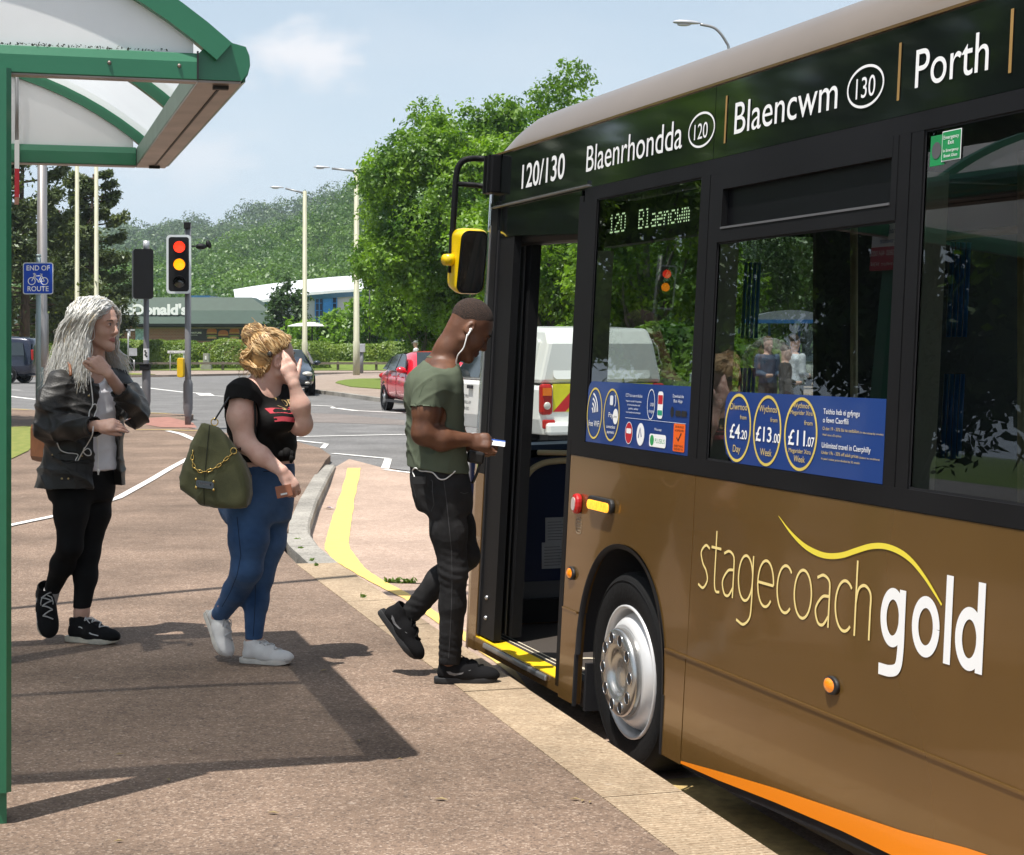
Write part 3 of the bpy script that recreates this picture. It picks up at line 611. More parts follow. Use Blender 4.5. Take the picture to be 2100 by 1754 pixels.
tree('ash_tree', 'dense green tree seen through the first window of the bus', at(1330,800,46)*[1,1,0], 7.6, 5.6, 50000, .105, m_ash, m_bark2, 35, .18, .10, 60)
tree('ash_tree', 'shady green tree seen through the window with the fare notice', at(1650,800,72)*[1,1,0], 9.5, 9.5, 50000, .11, m_dark, m_bark2, 36, .18, .15, 60)
tree('ash_tree', 'shady green tree furthest right behind the bus', at(1900,800,43)*[1,1,0], 7.4, 6.0, 40000, .12, m_dark, m_bark2, 37, .18, .12, 50)
tree('small_tree', 'small light green tree in front of the blue window', at(694,735,118)*[1,1,0], 3.7, 3.2, 6000, .20, m_lime, m_bark2, 41, .09, .22, 26, 'small planted trees by the retail building', depth=3)
tree('small_tree', 'light green young tree overhanging the tall lamp post', at(765,735,116)*[1,1,0], 5.6, 4.2, 7000, .20, m_ash, m_bark2, 42, .09, .25, 26, 'small planted trees by the retail building', depth=3)
tree('small_tree', 'pale green low tree behind the white canopy', at(617,735,122)*[1,1,0], 3.7, 3.0, 4500, .18, m_lime, m_bark2, 43, .07, .1, 22, 'small planted trees by the retail building', depth=2.4)
tree('small_tree', 'narrow dark evergreen tree against the white roof', at(590,735,128)*[1,1,0], 6.6, 2.8, 7000, .2, m_dark, m_bark2, 44, .1, .05, 34, 'small planted trees by the retail building', depth=2.6)
tree('small_tree', 'sparse green tree over the cream shop front', at(835,735,110)*[1,1,0], 4.4, 4.0, 4500, .2, m_ash, m_bark2, 45, .08, .35, 24, 'small planted trees by the retail building', depth=3)
tree('shrub', 'olive feathery shrub between the red car and the ash tree', at(893,760,80)*[1,1,0], 3.0, 2.0, 5000, .11, m_olive, m_bark2, 46, .05, .04, 26, 'shrubs beyond the junction', depth=1.8)
tree('shrub', 'reddish shrub at the foot of the pine trunk', at(32,752,90)*[1,1,0], 2.2, 1.7, 2500, .11, leafmat('red_leaves', (.24,.09,.035),(.12,.10,.03),3.,.3), m_bark2, 47, .04, .1, 18, 'shrubs beyond the junction', depth=1.6)
# ------------------------------------------------------------------ clipped hedges
m_hedge = leafmat('clipped_hedge', (.19,.26,.03), (.10,.17,.018), 1.1, .3)
def hedge(name, label, c, size, n, cs, seed, power=2.6, cat='hedge', group='clipped round bushes behind the timber rail', m=None):
    rg = np.random.default_rng(seed); d = rg.normal(size=(n,3)); d[:,2] = np.abs(d[:,2])-.15
    s = (np.abs(d)**power).sum(1)**(-1/power); p = d*s[:,None]*np.array([size[0]/2,size[1]/2,size[2]])
    p *= (1+.03*np.sin(p[:,0:1]*3+seed)+.03*np.sin(p[:,2:3]*5+p[:,0:1]*2)); p *= rg.uniform(.93,1.02,(n,1)); p[:,2] = np.maximum(p[:,2],.02)
    nr = d/np.linalg.norm(d,axis=1)[:,None]; v, f = cards(p, cs, rg, nrm=nr*1.4)
    k = 40; mb = MB(); mb.ball((0,0,0), (size[0]*.46,size[1]*.46,size[2]*.93), 0, 20); cv = np.concatenate(mb.v); cv[:,2] = np.maximum(cv[:,2],0); 
    cf = np.array([q for q in mb.f]); v2 = np.concatenate([v, cv]); o = mesh_np(name, v2, np.concatenate([f, cf+len(v)]), m or m_hedge)
    o.location = tuple(c); return tag(o, label, cat, group)
Hb = [(318,88,700,'squat round bush behind the street name plate'),(372,66,706,'small round bush behind the signal pole'),(468,84,701,'round bush beside the pale cabinet'),(545,72,700,'round bush hidden behind the blonde woman'),(628,90,704,'big round bush behind the dark car'),(105,70,702,'round bush behind the blue cycle sign'),(230,90,704,'round bush behind the white haired woman')]
for i,(u,wd,vt,lb) in enumerate(Hb):
    Y = 101.5; c = at(u,755,Y); c[2] = .08; hedge('round_bush', lb, c, (wd/F_PX*Y*1.05, 2.2, EYE+(705-vt)/F_PX*Y-.05), 6500, .085, 50+i, 2.6, 'bush')
for i,(u0,u1,vt,Y,lb) in enumerate([(60,420,698,111,'long clipped hedge in front of the brick restaurant wall'),(400,680,697,110,'clipped hedge running behind the round bushes'),(668,790,706,109,'low clipped hedge behind the mown bank'),(775,880,701,108,'flowering rounded hedge to the left of the man in green'),(880,1400,695,110,'clipped hedge running on behind the bus')]):
    a, b = at(u0,740,Y), at(u1,740,Y); c = (a+b)/2; c[2] = .45; hedge('hedge', lb, c, (b[0]-a[0], 2.6, EYE+(705-vt)/F_PX*Y-.45), int(1500*(b[0]-a[0])), .10, 70+i, 5, 'hedge', 'clipped hedges on the bank')
# low scrubby planting seen through the bus windows
for i,(u,Y,h,w,lb) in enumerate([(1380,40,1.9,4.5,'low scrub behind the pickup seen through the bus'),(1470,58,2.0,4.0,'low scrub beside the blue shelter'),(1240,48,2.0,4.5,'low scrub beyond the pickup roof')]):
    c = at(u,760,Y)*[1,1,0]; hedge('scrub', lb, c, (w,2.4,h), 7000, .14, 90+i, 2.2, 'bush', 'scrub seen through the bus', m_ash)
# ------------------------------------------------------------------ timber rail in front of the bank
m_tim = mat('weathered_timber', (.20,.165,.13), .9, 0, .22, 5, .4, 30, stretch=(1,6,6))
rail = thing('timber_rail', 'long low weathered timber knee rail along the far verge', 'fence', (0,98.2,0))
x = -42.
mb = MB(); mb.box((0-2,98.2,.40), (80,.07,.13)); o = mb.build('rail', m_tim, rail); o.location = (0,-98.2,0)
while x < 22:
    mb = MB(); mb.prism([(-.07,0),(.07,0),(.07,.47),(0,.52),(-.07,.47)], lambda a,z,d: V3((x+a,98.27+d,z)), 0, .12); o = mb.build('post', m_tim, rail); o.location = (0,-98.2,0); x += 2.15
# ------------------------------------------------------------------ restaurant
def brick(name, a, b, mort, sc):
    m = bpy.data.materials.new(name); m.use_nodes = True; nt = m.node_tree; p = nt.nodes['Principled BSDF']; p.inputs['Roughness'].default_value = .9
    tc = nt.nodes.new('ShaderNodeTexCoord'); mp = nt.nodes.new('ShaderNodeMapping'); mp.inputs['Rotation'].default_value = (R(90),0,0); nt.links.new(tc.outputs['Object'], mp.inputs[0])
    t = nt.nodes.new('ShaderNodeTexBrick'); t.inputs['Scale'].default_value = sc; t.inputs['Color1'].default_value = (*a,1); t.inputs['Color2'].default_value = (*b,1); t.inputs['Mortar'].default_value = (*mort,1); t.inputs['Mortar Size'].default_value = .03
    nt.links.new(mp.outputs[0], t.inputs['Vector']); nt.links.new(t.outputs[0], p.inputs['Base Color']); return m
m_brick = brick('red_brick', (.30,.10,.07), (.22,.075,.055), (.36,.30,.25), 2.2)
m_roofg = mat('green_metal_roof', (.030,.058,.040), .6, .1, .08, 2, .1, 30)
m_dkg = mat('dark_fascia', (.012,.018,.016), .5)
m_signw = mat('white_sign_letters', (.85,.85,.85), .5, 0, 0)
RY = 135.; rest = thing('restaurant', 'red brick restaurant with a low green hipped roof carrying white letters', 'building', (-27,RY,0))
def rp(name, mb, m, parent=rest):
    o = mb.build(name, m, parent); o.location = (27,-RY,0) if parent is rest else (0,0,0); return o
xl, xr = -44., (580-1050)/F_PX*RY; ze = EYE+(705-664)/F_PX*RY; zr = EYE+(705-608)/F_PX*RY; xrr = (504-1050)/F_PX*RY; zk = EYE+(705-636)/F_PX*RY
mb = MB(); mb.box(((xl+xr-2.2)/2, RY+4.4, 1.35), (xr-2.2-xl, 6.6, 2.7)); rp('wall', mb, m_brick)
mb = MB(); mb.box(((xl+xr-1.9)/2, RY+1.05, 2.72), (xr-2.0-xl, .3, .10)); rp('coping', mb, mat('stone_coping', (.30,.25,.22), .9))
mb = MB(); mb.box(((xl+xr-2.5)/2, RY+1.6, 2.84), (xr-2.6-xl, .6, .3)); rp('clerestory', mb, m_dkg)
xk = (547-1050)/F_PX*RY
mb = MB(); mb.add([(xl,RY,ze),(xr,RY,ze),(xk,RY+1.7,zk),(xl,RY+1.7,zk),(xrr,RY+2.9,zr),(xl,RY+2.9,zr),(xr,RY+9,ze),(xk,RY+7.3,zk),(xrr,RY+6,zr),(xl,RY+9,ze),(xl,RY+7.3,zk),(xl,RY+6,zr)],
   [(0,1,2,3),(3,2,4,5),(1,6,7,2),(2,7,8,4),(6,9,10,7),(7,10,11,8),(5,4,8,11)]); rp('roof', mb, m_roofg)
mb = MB(); mb.box(((xl+xr)/2, RY+4.5, ze-.10), (xr-xl-.06, 8.9, .19)); rp('fascia', mb, m_dkg)
fr = plane_frame(((228-1050)/F_PX*RY, RY+.9, EYE+(705-644.5)/F_PX*RY), (1,0,0), (0,0,1), (0,-1,0))
mb = MB(); W = (380-228)/F_PX*RY; add_text(mb, "McDonald's", fr, 0, 0, w=W, h=.80, d=.06, off=.045); v, f = None, None
rp('sign_lettering', mb, m_signw); mb = MB(); mb.box((((304-1050)/F_PX*RY), RY+1.05, EYE+(705-646)/F_PX*RY), (W, .1, .10)); rp('sign_rail', mb, m_dkg)
# poster with three burgers on the wall
mb = MB(); pz0, pz1 = 1.72, 2.64; px0, px1 = (379-1050)/F_PX*(RY+1), (506-1050)/F_PX*(RY+1)
mb.box(((px0+px1)/2, RY+1.06, (pz0+pz1)/2), (px1-px0, .05, pz1-pz0)); po = rp('poster', mb, mat('black_poster', (.015,.015,.018), .4))
cols = {'bun':mat('bun_brown', (.45,.13,.03), .6, 0, .1, 9),'cheese':mat('cheese_yellow', (.6,.35,.08), .6),'lettuce':mat('lettuce_green', (.16,.25,.05), .6),'patty':mat('patty_brown', (.09,.03,.015), .7),'bunb':mat('pale_bun', (.55,.30,.13), .6)}
fr = plane_frame((px0, RY+1.03, pz0), (1,0,0), (0,0,1), (0,-1,0)); PW = px1-px0
for k,(cx,cz) in enumerate([(.435,.22),(.62,.05),(.80,.22)]):
    X = cx*PW; Z = cz*(pz1-pz0); s = .42
    for j,(nm,z0,hh,ww) in enumerate([('bunb',-.02,.12,.9),('lettuce',.09,.08,1.02),('patty',.16,.10,.98),('cheese',.25,.06,1.0),('bun',.30,.24,.95)]):
        mb = MB(); z0, hh = z0*1.45, hh*1.5; q = [(X-ww*s,Z+z0)]+[(X+ww*s*math.cos(t), Z+z0+hh*math.sin(t)**.7) for t in np.linspace(math.pi,0,12)[1:-1]]+[(X+ww*s,Z+z0)]
        mb.sheet(q, fr, .004+.003*j+.001*k); rp('printed_burger', mb, cols[nm], po) if nm == 'bun' else rp('printed_filling', mb, cols[nm], po)
mb = MB(); add_text(mb, 'SIGNATURE', fr, .14, .56, w=PW*.24, h=.13, d=.004, off=.02); add_text(mb, 'COLLECTION', fr, .25, .40, w=PW*.15, h=.07, d=.004); rp('poster_lettering', mb, m_signw, po)
mb = MB(); mb.box(((293-1050)/F_PX*(RY+1)-.2, RY+1.06, 2.05), (.78,.05,1.2)); rp('window_poster', mb, mat('pale_blue_poster', (.38,.58,.66), .4, 0, .3, 5))
mb = MB(); mb.box((-29.6, RY+1.0, 2.86), (.9,.3,.22)); rp('orange_panel', mb, mat('orange_panel', (.6,.12,.02), .5))
# ------------------------------------------------------------------ retail building with the curved white roof
m_wroof = mat('white_sheet_roof', (.74,.75,.77), .45, .1, .05, 1); m_clad = mat('silver_grey_cladding', (.42,.44,.49), .5, .2, .05, 1.5); m_clad2 = mat('blue_trim', (.03,.13,.30), .5); m_bwin = mat('dark_blue_glazing', (.012,.035,.09), .08, 0, .2, .6, spec=.8); m_bluef = mat('bright_blue_frame', (.015,.22,.62), .45); m_cream = mat('cream_render', (.62,.52,.42), .8, 0, .05)
BY = 180.; ret = thing('retail_building', 'long silver retail building with a curved white roof and blue window frames', 'building', (-20,BY,0))
def bp_(name, mb, m, parent=ret): o = mb.build(name, m, parent); o.location = (20,-BY,0) if parent is ret else (0,0,0); return o
X = lambda u: (u-1050)/F_PX*BY
Zv = lambda v: EYE+(705-v)/F_PX*BY
rid = [(428,608),(470,601),(520,594),(580,587),(640,581),(736,574),(820,569),(1000,562)]; eav = [(486,620),(520,617.5),(560,613),(600,606),(640,600),(700,595),(800,590),(1000,583)]
mb = MB(); n = len(rid); V = [(X(u),BY+16,Zv(v)+1.2) for u,v in rid]+[(X(u),BY-1.0,Zv(v)) for u,v in eav]+[(X(u),BY-1.0,Zv(v)-.28) for u,v in eav]+[(X(u),BY+16,0) for u,v in rid]
F_ = [(i,i+1,n+i+1,n+i) for i in range(n-1)]+[(n+i,n+i+1,2*n+i+1,2*n+i) for i in range(n-1)]
mb.add(V, F_); rf = bp_('roof', mb, m_wroof)
mb = MB(); mb.add([(X(u),BY-.93,Zv(v)-.29) for u,v in eav]+[(X(u),BY-.4,Zv(v)-.75) for u,v in eav], [(i,i+1,n+i+1,n+i) for i in range(n-1)]); bp_('eaves_trim', mb, m_clad2)
mb = MB(); mb.add([(X(u),BY,Zv(v)-.5) for u,v in eav]+[(X(u),BY,.3) for u,v in eav], [(i,i+1,n+i+1,n+i) for i in range(n-1)]); mb.add([(X(486),BY,.3),(X(486),BY,Zv(624)),(X(430),BY+16,Zv(612)),(X(430),BY+16,.3)], [(0,1,2,3)]); bp_('wall', mb, m_clad)
for u in (512, 568): 
    mb = MB(); mb.cyl((X(u),BY-.12,.3),(X(u),BY-.12,Zv(623)),.12,8); bp_('downpipe', mb, m_wroof)
for u,s in ((517,.5),(563,.9)):
    mb = MB(); mb.lathe([(.5*s,0),(.5*s,.5*s),(.75*s,.6*s),(.7*s,.9*s),(.1,1.1*s)], (X(u),BY+6,Zv(603)-.2), (0,0,1), 12); bp_('roof_vent', mb, m_wroof, rf).location = (0,0,0)
mb = MB(); mb.box(((X(646)+X(692))/2, BY-.04, (Zv(607)+Zv(700))/2), (X(692)-X(646), .1, Zv(607)-Zv(700))); w = bp_('window', mb, m_bwin)
mb = MB()
for u in (647,655,662,671,682,691): mb.box((X(u),BY-.14,(Zv(607)+Zv(700))/2), (.09 if u!=671 else .95,.12,Zv(607)-Zv(700)))
for v_ in (607,622,637,655,668): mb.box(((X(646)+X(692))/2,BY-.13,Zv(v_)), (X(692)-X(646),.1,.07))
bp_('window_frame', mb, m_bluef, w).location = (0,0,0)
mb = MB(); mb.box(((X(625)+X(700))/2+8, BY-2.2, 1.6), (X(900)-X(640), 4, 3.3)); bp_('shop_front', mb, m_cream)
for u in (640,662,740,786,796,820,850): 
    mb = MB(); mb.box((X(u), BY-4.25, 1.5), (.75,.1,2.0)); bp_('shop_window', mb, m_bwin)
mb = MB(); mb.box((X(868), BY-4.3, 2.3), (2.4,.15,.5)); bp_('red_shop_sign', mb, m_red)
wb = thing('white_building', 'plain white gable end glimpsed behind the ash tree', 'building', (X(885),160,0)); mb = MB(); mb.prism([(-1.8,0),(2.6,0),(2.6,5.0),(.4,6.4),(-1.8,5.0)], lambda a,z,d: V3((a,d,z)), 0, 8); mb.build('wall', mat('white_render', (.7,.69,.67), .8), wb)
mb = MB(); mb.box((.2,-.05,2.2),(1.2,.1,1.4)); mb.build('window', m_bwin, wb)
mb = MB(); mb.box(((418-1050)/F_PX*170,170,EYE+(705-608)/F_PX*170-1.5), (2.2,6,3)); tag(mb.build('blue_shed', m_clad2), 'blue roofed shed peeping over the green restaurant roof', 'building')
# white canopy on dark posts
CY = 119.; cp = thing('canopy', 'white umbrella shaped canopy on dark posts behind the bushes', 'canopy', ((637-1050)/F_PX*CY, CY, 0)); wv = 47/F_PX*CY
mb = MB(); mb.lathe([(wv,EYE+35.5/F_PX*CY),(wv*.98,EYE+37/F_PX*CY),(wv*.6,EYE+41.5/F_PX*CY),(.02,EYE+44.5/F_PX*CY)], (0,0,0), (0,0,1), 24); mb.lathe([(wv,EYE+35.4/F_PX*CY),(.02,EYE+38/F_PX*CY)], (0,0,0), (0,0,1), 24); mb.build('canopy_roof', mat('white_fabric', (.8,.8,.78), .7), cp)
for dx in (-.55,.1,.45):
    mb = MB(); mb.cyl((dx,.1*dx,0),(dx,.1*dx,EYE+38/F_PX*CY),.06,8); mb.build('post', m_dkg, cp)
# ------------------------------------------------------------------ lamp posts, poles and small signs
m_cpole = mat('cream_painted_steel', (.46,.45,.32), .55, 0, .12, 3, stretch=(4,4,.5)); m_gpole = mat('grey_painted_steel', (.20,.20,.21), .5, .1, .08, 3); m_gal = mat('galvanised_steel', (.34,.34,.335), .45, .6, .12, 6); m_lamp = mat('lamp_head_grey', (.55,.56,.58), .4, .3); m_lens = mat('lamp_lens', (.6,.6,.6), .15)
def street_lamp(label, u, vtop, Y, r, head, m, arm='straight', group='tall street lamps'):
    b = at(u,705,Y)*[1,1,0]; t = thing('street_lamp', label, 'street lamp', tuple(b), group); H = EYE+(705-vtop)/F_PX*Y; s = Y/F_PX
    mb = MB(); 
    if arm == 'straight':
        mb.tube([(0,0,-.2),(0,0,1.6),(0,0,1.62),(0,0,H)], [r*1.15,r*1.1,r*.95,r*.72], 12); mb.build('pole', m, t)
        e = (head[0]-u)*s, (705-head[1])*s+EYE; mb = MB(); mb.tube([(0,0,H-.12),(e[0]+.2,0,e[1]-.02)], [.055,.05], 8); mb.build('arm', m_gal, t)
    else:
        e = (head[0]-u)*s, (705-head[1])*s+EYE
        mb.tube([(0,0,-.2),(0,0,H*.85)], [r*1.2,r*.8], 12); mb.build('pole', m, t); mb = MB()
        mb.tube(smooth_path([(0,0,H*.85),(0,0,H-.18),(-.08,0,H+.12),(-.35,0,e[1]-.11),(e[0]+.1,0,e[1])],6), .036, 8); mb.build('arm', m, t)
    L_ = head[2]*s; mb = MB()
    st = [(.0,.035,.03),(.12,.06,.05),(.35,.12,.075),(.75,.13,.075),(.95,.08,.05),(1.0,.02,.02)]; V = []; 
    for k,(q,hw,hh) in enumerate(st):
        for j in range(10):
            a = 2*math.pi*j/10; V.append((e[0]+.1-q*L_, hw*math.cos(a), e[1]+.02+ (hh*math.sin(a) if math.sin(a)>0 else .45*hh*math.sin(a)) + .03*q))
    mb.add(V, [(k*10+j,k*10+(j+1)%10,(k+1)*10+(j+1)%10,(k+1)*10+j) for k in range(5) for j in range(10)]+[tuple(range(10)),tuple(range(50,60))], 0, True); h = mb.build('lamp_head', m_lamp, t)
    mb = MB(); mb.ball((e[0]+.1-.6*L_,0,e[1]-.01), (.26*L_,.09,.04)); mb.build('lens', m_lens, h); return t
street_lamp('cream street lamp behind the dark car, the shorter of the pair', 625, 392, 98, .15, (578,386,28), m_cpole)
street_lamp('taller cream street lamp rising beside the ash tree', 731, 346, 83.7, .15, (672,345,33), m_cpole)
street_lamp('grey street lamp with a curved arm above the bus roof', 1495, 95, 45, .08, (1428,50,56), m_gal, 'curved')
for u,lb in ((158,'tall cream pole, left one of the two in front of the pines'),(197.5,'tall cream pole, right one of the two in front of the pines')):
    b = at(u,705,90)*[1,1,0]; t = thing('tall_pole', lb, 'pole', tuple(b), 'cream poles in front of the pines'); mb = MB(); mb.tube([(0,0,-.2),(0,0,1.5),(0,0,1.52),(0,0,11.5)], [.15,.145,.12,.10], 12); mb.build('shaft', m_cpole, t); mb = MB(); mb.ball((0,0,11.52),(.12,.12,.09)); mb.build('cap', m_cpole, t)
b = at(758,705,112)*[1,1,0]; t = thing('lantern_post', 'slim black lantern post in front of the silver building', 'street lamp', tuple(b)); mb = MB(); mb.tube([(0,0,0),(0,0,5.6)], [.06,.04], 8); mb.build('pole', m_dkg, t); mb = MB(); mb.lathe([(.05,5.5),(.2,5.6),(.22,5.75),(.12,5.9),(.01,5.95)], (0,0,0), (0,0,1), 12); mb.build('lantern', m_lamp, t)
# grey ticket post on the footway
b = at(741.5,760,88)*[1,1,0]; t = thing('meter_post', 'short grey post carrying a pale box by the mown bank', 'post', tuple(b)); mb = MB(); mb.cyl((0,0,0),(0,0,1.15),.09,12); mb.build('post', m_gpole, t); mb = MB(); mb.box((.03,-.03,1.28),(.30,.22,.42)); mb.build('box', m_lamp, t, .02)
# small sign posts near the bushes on the left
def small_sign(label, u, Y, vtop, plates, m=m_gal, r=.04):
    b = at(u,705,Y)*[1,1,0]; t = thing('sign_post', label, 'sign', tuple(b), 'small roadside signs'); H = EYE+(705-vtop)/F_PX*Y
    mb = MB(); mb.cyl((0,0,0),(0,0,H),r,10); mb.build('post', m, t)
    for (du,v0,w,h,mm) in plates:
        mb = MB(); mb.box((du/F_PX*Y, -.06, EYE+(705-v0)/F_PX*Y), (w/F_PX*Y,.02,h/F_PX*Y)); mb.build('plate', mm, t)
    return t
small_sign('thin sign post with a narrow plate turned edge on, next to the blonde hair', 263, 88, 676, [(3,683,4,14,m_lamp),(5,677,18,3,m_lamp)])
small_sign('low grey sign plate on two thin legs by the bushes', 275, 96, 738, [(-3,722,19,16,m_lamp)])
small_sign('pale sign plate on a post below the sparse tree', 856, 100, 690, [(-2,683,16,15,m_lamp)])
t = thing('street_name_plate', 'white street name plate on two short legs before the bushes', 'sign', tuple(at(363,705,97)*[1,1,0])); s = 97/F_PX
for du in (-14,14):
    mb = MB(); mb.cyl((du*s,0,0),(du*s,0,EYE-35/F_PX*97*.5),.03,8); mb.build('leg', m_lamp, t)
zc = EYE+(705-722)*s; mb = MB(); mb.box((0,-.05,zc),(38*s,.03,5.2*s)); mb.build('plate', m_white, t)
mb = MB(); add_text(mb, 'HEOL-TY-DDYN', plane_frame((0,-.07,zc-.045),(1,0,0),(0,0,1),(0,-1,0)), 0, 0, w=33*s, h=2.6*s, align='c', d=.004); mb.build('lettering', mat('black_print', (.02,.02,.02), .6), t)
t = thing('cabinet', 'pale grey tapered concrete cabinet between two round bushes', 'cabinet', tuple(at(422,705,98.9)*[1,1,0])); s = 98.9/F_PX
mb = MB(); mb.prism([(-11*s,0),(11*s,0),(10*s,.25),(6*s,.35),(5.4*s,.95),(-5.4*s,.95),(-6*s,.35),(-10*s,.25)], lambda a,z,d: V3((a,d,z)), 0, .5); mb.build('casing', mat('pale_concrete', (.36,.36,.30), .9, 0, .15, 5), t); mb = MB(); mb.box((0,-.012,.7),(.09,.02,.2)); mb.build('notice', m_white, t)
# ------------------------------------------------------------------ vehicles
m_tyre = mat('tyre_rubber', (.011,.011,.0115), .85, 0, .1, 30, .2, 60, spec=.15); m_alloy = mat('alloy_silver', (.55,.56,.57), .3, .8); m_dglass = mat('dark_car_glass', (.02,.028,.03), .04, 0, 0, spec=.9); m_chrome = mat('chrome', (.75,.75,.76), .12, 1.0, 0); m_under = mat('black_plastic', (.018,.018,.02), .6); m_plate = mat('number_plate', (.75,.75,.72), .4); m_hl = mat('headlamp_glass', (.65,.62,.55), .12, .2); m_tail = mat('red_lamp_glass', (.42,.015,.012), .12, 0, .1)
def wheel(parent, c, r, w, side):
    """axis along local y; outer face at side (+1/-1)"""
    mb = MB(); y0, y1 = c[1]-w/2, c[1]+w/2
    mb.lathe([(r*.62,-w/2),(r*.9,-w/2),(r,-w/2+.03),(r,w/2-.03),(r*.9,w/2),(r*.62,w/2)], c, (0,1,0), 24); wh = mb.build('wheel', m_tyre, parent); o = (c[0], c[1]+side*(w/2-.02), c[2])
    mb = MB(); mb.lathe([(r*.66,0),(r*.64,.012),(r*.58,-.01),(r*.55,-.05),(.01,-.05)], o, (0,side,0), 24); ri = mb.build('rim', m_under, wh)
    mb = MB()
    for k in range(5):
        a = 2*math.pi*k/5+.3; d = np.array([math.cos(a),0,math.sin(a)]); n_ = np.array([-math.sin(a),0,math.cos(a)])
        p = V3(o)+np.array([0,side*.004,0]); q = [p+d*.03-n_*.05*r, p+d*r*.62-n_*.10*r, p+d*r*.62+n_*.10*r, p+d*.03+n_*.05*r]; mb.add(q+[x-np.array([0,side*.03,0]) for x in q], [(0,1,2,3),(4,5,6,7),(0,1,5,4),(1,2,6,5),(2,3,7,6),(3,0,4,7)])
    mb.lathe([(r*.66,-.01),(r*.67,.014),(r*.60,.014)], o, (0,side,0), 24); mb.lathe([(.07,-.02),(.07,.012),(.001,.02)], o, (0,side,0), 12); mb.build('spokes', m_alloy, wh); return wh
def car(name, label, cat, pos, heading, paint, P, group=None):
    """P: stations along x (front = +): (x, z_sill, z_belt, z_roof, half_width, half_roof)"""
    t = thing(name, label, cat, tuple(pos), group); t.rotation_euler = (0,0,math.atan2(heading[1],heading[0])); St = P['st']; n = len(St)
    mb = MB(); V = []; K = 9
    for x,zs,zb,zr,hw,hr in St:
        sec = [(hw*.90,zs),(hw*.985,zs+(zb-zs)*.25),(hw,zs+(zb-zs)*.6),(hw*.965,zb),(hr,zr-.05 if zr>zb+.06 else zb+.005),(hr*.80,zr)]
        sec = sec + [(0,zr+.012)]; V += [(x,y,z) for y,z in sec] + [(x,-y,z) for y,z in sec[-2::-1]]
    k = 13; F1 = [(i*k+j, i*k+j+1, (i+1)*k+j+1, (i+1)*k+j) for i in range(n-1) for j in range(k-1)]+[(i*k+k-1, i*k, (i+1)*k, (i+1)*k+k-1) for i in range(n-1)]
    mi = []
    for i in range(n-1):
        gl = St[i][3] > St[i][2]+.12 and St[i+1][3] > St[i+1][2]+.12; ws = (St[i][3] > St[i][2]+.12) != (St[i+1][3] > St[i+1][2]+.12)
        for j in range(k-1): mi.append(0)
    mb.add(V, F1+[tuple(range(k)), tuple(range((n-1)*k, n*k))], 0, True); b = mb.build('body', paint, t); 
    sd = b.modifiers.new('round', 'SUBSURF'); sd.levels = 2; sd.render_levels = 2
    for (sx, pts) in P.get('win', []):
        mb = MB(); mb.prism(pts, lambda a,z,d: V3((a, sx*(P['wy'](a,z)+d), z)), -.012, .012); mb.build('side_window', m_dglass, t)
    for pts in P.get('screen', []):
        mb = MB(); mb.add(pts, [(0,1,2,3)]); mb.build('windscreen', m_dglass, t)
    for wx in P['wheels']:
        for s in (-1,1): wheel(t, (wx, s*(P['track']), P['wr']), P['wr'], .2, s)
        for s in (-1,1):
            mb = MB(); mb.lathe([(P['wr']*1.16,0),(P['wr']*1.16,.10),(P['wr']*1.1,.105),(.01,.105)] if False else [(P['wr']*1.14,-.012),(P['wr']*1.02,-.012)], (wx, s*(P['arch']), P['wr']+.01), (0,s,0), 24); mb.build('wheel_arch', m_under, t)
    return t
def cpart(t, name, mb, m, bevel=0): return mb.build(name, m, t, bevel)
m_redp = mat('red_car_paint', (.72,.012,.03), .22, .1, .04, 2, coat=1.0); m_navy = mat('dark_blue_car_paint', (.018,.026,.04), .22, .3, .05, 2, coat=1.0); m_vnavy = mat('navy_van_paint', (.01,.014,.035), .2, .3, .05, 2, coat=1.0)
sal = [(-2.28,.42,.72,.73,.60,.45),(-2.2,.30,.88,.96,.80,.62),(-1.75,.26,.93,1.03,.87,.66),(-1.35,.24,.95,1.12,.89,.62),(-.75,.22,.95,1.38,.90,.58),(-.2,.22,.94,1.44,.90,.58),(.35,.22,.92,1.40,.90,.58),(.95,.22,.90,1.06,.89,.64),(1.25,.23,.88,.95,.88,.68),(1.8,.25,.80,.84,.86,.66),(2.15,.28,.68,.70,.78,.56),(2.28,.34,.56,.57,.62,.45)]
